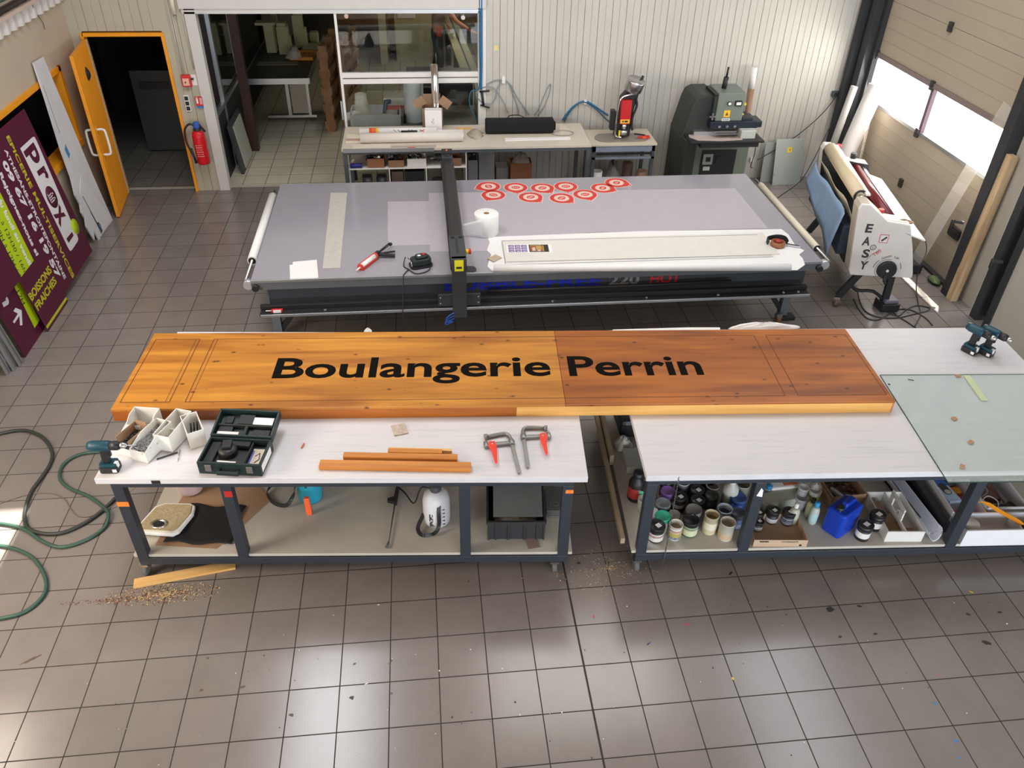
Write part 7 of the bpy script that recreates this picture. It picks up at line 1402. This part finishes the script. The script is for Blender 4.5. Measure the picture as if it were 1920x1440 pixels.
# panels and post at the far end
put('white_pole', 'white square pole standing in the far part of the back room', 'pole', 1.80, 12.5, 0.3, lambda k: k.use(M2((.50, .49, .38))).box(-.07, .07, -.07, .07, -.3, 2.2))
put('cream_panel', 'large cream panel standing at the far end of the back room', 'panel', 2.03, 12.7, 0.0, lambda k: k.use(M2((.40, .37, .25))).box(0, .72, 0, .04, .0, 2.3))
put('leaning_sheet', 'dark panels leaning at the far left end behind the glass', 'panel', 1.15, 12.9, 0.0, lambda k: k.use(M2((.055, .045, .045))).box(0, .55, 0, .05, .0, 2.2).use(M2((.03, .03, .035))).box(.75, .87, 0, .05, 0, 2.2))
put('white_sheet', 'white sheet pinned on the upper cream panel', 'sheet', 2.10, 12.66, .80, lambda k: k.use(M2((.62, .64, .68))).box(0, .34, 0, .01, 0, 1.2))
t = thing('saw_rail', 'long sliding rail of a panel saw running back through the room', 'machine', (3.12, 8.15, 0), math.radians(2.5)); mb(M2((.34, .31, .2))).box(0, .13, 0, 4.5, .84, .90).use(M2((.05, .05, .05))).box(.13, .16, 0, 4.5, .84, .895).use(M2((.30, .29, .22))).box(.16, .26, 0, 4.5, .84, .90).build('rail', None, t)
for y in (.3, 2.4, 4.2): mb(BLACK).box(.06, .16, y, y + .1, 0, .84).build('leg', BLACK, t)
# person bending over the saw
SKIN = M('skin', (.50, .20, .14), .5, var=.08); SHIRT = M('camo_shirt', (.17, .165, .14), .8, var=.7, scale=16); JEAN = M('dark_trousers', (.025, .03, .04), .85); HAIR = M('dark_hair', (.03, .02, .015), .8); SHOE = M('dark_shoe', (.03, .025, .02), .7)
per = thing('person', 'person in patterned grey-green shirt and dark trousers bending over the saw rail', 'person', (2.80, 10.9, 0), math.radians(-8))
def skin(name, verts, edges, radii, mat, sub=2, parent=per):
    me = bpy.data.meshes.new(name); me.from_pydata([Vector(v) for v in verts], edges, []); me.materials.append(mat)
    o = bpy.data.objects.new(name, me); col.objects.link(o); o.parent = parent
    sk = o.modifiers.new('skin', 'SKIN'); sk.use_smooth_shade = True
    for i, r in enumerate(radii): me.skin_vertices[0].data[i].radius = (r if isinstance(r, tuple) else (r, r)); me.skin_vertices[0].data[i].use_root = (i == 0)
    ss = o.modifiers.new('sub', 'SUBSURF'); ss.levels = sub; ss.render_levels = sub; return o
# +x is the way the person leans
V_ = [(0, 0, .98), (.03, 0, 1.12), (.12, 0, 1.32), (.20, 0, 1.44), (.27, 0, 1.50), (.34, 0, 1.54), (.41, 0, 1.58),
      (.0, -.10, .92), (.06, -.12, .50), (.0, -.12, .09), (.13, -.13, .05), (.0, .10, .92), (-.02, .12, .50), (-.10, .12, .09), (.03, .13, .05),
      (.20, -.19, 1.40), (.36, -.22, 1.18), (.58, -.18, 1.04), (.20, .19, 1.40), (.10, .28, 1.16), (.18, .26, .98)]
E_ = [(0, 1), (1, 2), (2, 3), (3, 4), (4, 5), (5, 6), (0, 7), (7, 8), (8, 9), (9, 10), (0, 11), (11, 12), (12, 13), (13, 14), (3, 15), (15, 16), (16, 17), (3, 18), (18, 19), (19, 20)]
R_ = [(.14, .11), (.14, .11), (.15, .11), (.13, .10), .055, .075, .085, .095, .062, .042, .035, .095, .062, .042, .035, .055, .042, .03, .055, .042, .03]
body = skin('body', V_, E_, R_, SKIN)
skin('trousers', [V_[i] for i in (0, 7, 8, 9, 11, 12, 13)] + [(.02, 0, 1.04)], [(0, 1), (1, 2), (2, 3), (0, 4), (4, 5), (5, 6), (0, 7)], [(.155, .125), .105, .078, .062, .105, .078, .062, (.15, .12)], JEAN)
skin('shirt', [(.02, 0, 1.02), V_[1], V_[2], V_[3], V_[15], (.27, -.205, 1.30), V_[18], (.15, .235, 1.28)], [(0, 1), (1, 2), (2, 3), (3, 4), (4, 5), (3, 6), (6, 7)], [(.165, .13), (.16, .125), (.17, .13), (.14, .115), .072, .062, .072, .062], SHIRT)
for sx_, hx_ in ((1, (.58, -.18, 1.04)), (0, (.18, .26, .98))):
    hv = [hx_]; he = []; hr = [.03]
    d = Vector((.24, .05, -.10)).normalized() if sx_ else Vector((.1, 0, -.9)).normalized(); side = Vector((0, 1, 0))
    pm = Vector(hx_) + d * .07; hv.append(tuple(pm)); he.append((0, 1)); hr.append((.038, .02))
    for f in range(4):
        b0 = pm + side * (.024 - .016 * f) + d * .02; b1 = b0 + d * (.04 - .004 * abs(f - 1)); b2 = b1 + (d + Vector((0, 0, -.35))).normalized() * .032
        n = len(hv); hv += [tuple(b0), tuple(b1), tuple(b2)]; he += [(1, n), (n, n + 1), (n + 1, n + 2)]; hr += [.010, .009, .007]
    n = len(hv); tb = Vector(hx_) + d * .03 + side * .035; hv += [tuple(tb), tuple(tb + d * .035 + side * .01)]; he += [(0, n), (n, n + 1)]; hr += [.011, .009]
    skin('hand', hv, he, hr, SKIN, 1)
T_h = Matrix.Translation((.42, 0, 1.61)) @ Matrix.Rotation(math.radians(55), 4, 'Y')
hd = mb(SKIN).lathe([(.0, -.11), (.045, -.10), (.07, -.05), (.078, .0), (.08, .05), (.06, .095), (.0, .115)], T=T_h, n=20, cap=False)
hd.prism([(.07, -.03), (.105, -.035), (.075, .02)], -.012, .012, 'y', T_h).cyl(T_h @ Vector((0, .075, -.01)), T_h @ Vector((0, .095, -.0)), .02, n=10).cyl(T_h @ Vector((0, -.075, -.01)), T_h @ Vector((0, -.095, -.0)), .02, n=10); hd.use(BLACK).box(.072, .078, .02, .045, -.005, .01, T_h).box(.072, .078, -.045, -.02, -.005, .01, T_h).use(M2((.35, .08, .07))).box(.066, .074, -.025, .025, -.065, -.055, T_h); hd.build('head', SKIN, per, bevel=.003)
mb(HAIR).lathe([(.083, .0), (.086, .05), (.066, .10), (.0, .122)], (-.012, 0, .006), T=T_h, n=20, cap=False).build('hair', HAIR, per)
for x_, y_ in ((.06, -.125), (-.04, .125)): mb(SHOE).prism(rrect(-.10, .15, -.045, .045, .04), 0, .08).build('shoe', SHOE, per, bevel=.02).location = (x_, y_, 0)
o = mb(RED).lathe([(.03, 0), (.05, 0), (.05, .02), (.03, .02), (.03, 0)], n=20, cap=False, T=Matrix.Rotation(PI / 2, 4, 'X')).build('red_tape_roll', RED, per); o.location = (.05, -.17, .98)
# fence outside the gate
t = thing('wire_fence', 'pale wire mesh fence outside behind the gate window', 'fence', (9.3, 7.25, 0)); k = mb(M2((.35, .36, .38)))
for i in range(16): k.box(0, .004, i * .06, i * .06 + .004, 0, 2.4)
for i in range(18): k.box(0, .004, 0, .96, .8 + i * .09, .804 + i * .09)
k.build('wire_mesh', None, t)
S('ground_outside', mb(M2((.6, .6, .58), .8)).box(9.2, 30, -20, 30, -.2, -.05), M2((.6, .6, .58), .8))
# paint drips and wear on the front floor
def splat(label, px_, py_, rx_, ry_, rot, mat, seed):
    p = at(px_, py_, 0); r0 = random.Random(seed); q = []
    for i in range(14): a = i * 2 * PI / 14; m_ = r0.uniform(.55, 1.1); x = math.cos(a) * rx_ * m_; y = math.sin(a) * ry_ * m_; q.append((x * math.cos(rot) - y * math.sin(rot), x * math.sin(rot) + y * math.cos(rot)))
    o = mb(mat).prism(q, 0, .0008).build('paint_mark', mat); o.location = (p.x, p.y, .0003); return props(o, label, 'paint mark')
C_ = {'red': M2((.6, .05, .12)), 'navy': M2((.02, .02, .12)), 'yellow': M2((.7, .45, .03)), 'blue': M2((.06, .2, .45)), 'dark': M2((.035, .03, .028)), 'rust': M2((.09, .06, .045)), 'white': M2((.7, .68, .64))}
for lb, a, b_, rx_, ry_, ro, c_ in (('small pink paint mark on the floor left of the expansion joint line end', 1113, 1156, .006, .016, 0, 'red'), ('pink paint dash on the floor in the middle of the front', 1287, 1171, .02, .005, -.3, 'red'),
    ('navy paint streak on the front floor', 1216, 1207, .022, .005, .6, 'navy'), ('black splinter mark in front of the right table', 1370, 1075, .022, .008, .7, 'dark'), ('yellow paint mark at the right of the front floor', 1821, 1110, .018, .011, -.8, 'yellow'),
    ('small yellow paint fleck on a grout line', 1374, 1272, .010, .012, 0, 'yellow'), ('large dark stain on a tile right of the middle', 1556, 1143, .04, .022, .1, 'dark'), ('dark oval stain near the right edge', 1850, 1205, .03, .022, -.5, 'dark'),
    ('small dark stain right of the large one', 1612, 1137, .02, .010, -.3, 'dark'), ('dark spot below the large dark stain', 1575, 1194, .018, .012, .2, 'dark'), ('dark spot right of the lower one', 1641, 1189, .018, .010, 0, 'dark'),
    ('dark oval spot near the right edge, upper', 1815, 1152, .018, .012, -.6, 'rust'), ('brown dark spot beside the upper oval', 1874, 1148, .018, .010, 0, 'dark'), ('blue paint spot in the lower right', 1752, 1319, .014, .010, .3, 'blue'), ('larger blue paint spot below it', 1792, 1389, .014, .014, .1, 'blue'),
    ('blue spot near the lower edge', 1799, 1421, .012, .007, .2, 'blue'), ('short pink dash at the lower right', 1762, 1264, .012, .003, .3, 'red'), ('black chip on the floor at lower right', 1741, 1289, .006, .004, 0, 'dark'),
    ('pale chipped spot in the lower left middle', 546, 1341, .018, .010, -.2, 'rust'), ('dark chip with pale centre near the lower middle', 660, 1308, .016, .014, .6, 'dark'), ('rusty spot above the chipped one', 665, 1245, .011, .010, 0, 'rust'),
    ('rusty spot on the grout line in the middle', 734, 1239, .008, .010, 0, 'rust'), ('second rusty spot on the same grout line', 734, 1300, .010, .010, 0, 'rust'), ('dark scuff near the left middle of the floor', 455, 1288, .02, .010, .2, 'rust'),
    ('small scuff left of the dark one', 378, 1294, .014, .010, 0, 'rust'), ('round spot on a tile at the left middle', 390, 1234, .010, .010, 0, 'rust'), ('branching crack stain on a tile at the far left', 60, 1236, .07, .012, .55, 'rust'),
    ('small white chip on the floor in the middle', 710, 1134, .008, .006, 0, 'white'), ('white fleck on a grout line in the lower middle', 687, 1282, .014, .005, .4, 'white'), ('dark drip left of the right table wheel', 1142, 1056, .010, .012, .3, 'dark'), ('dark drip between the table wheels', 1085, 1056, .016, .012, 0, 'dark')):
    splat(lb, a, b_, rx_, ry_, ro, C_[c_], int(a + b_))
crumbs('floor_specks', 'tiny white and dark specks scattered over the front floor tiles', 4.2, -1.6, 3.2, 1.3, 110, (.003, .009), [M2((.7, .68, .64)), M2((.05, .045, .04))], 41, pw=.6)
crumbs('floor_specks', 'tiny specks scattered on the front left floor tiles', .8, -1.3, 1.9, .9, 40, (.003, .008), [M2((.6, .58, .54)), M2((.05, .045, .04))], 42, pw=.6)
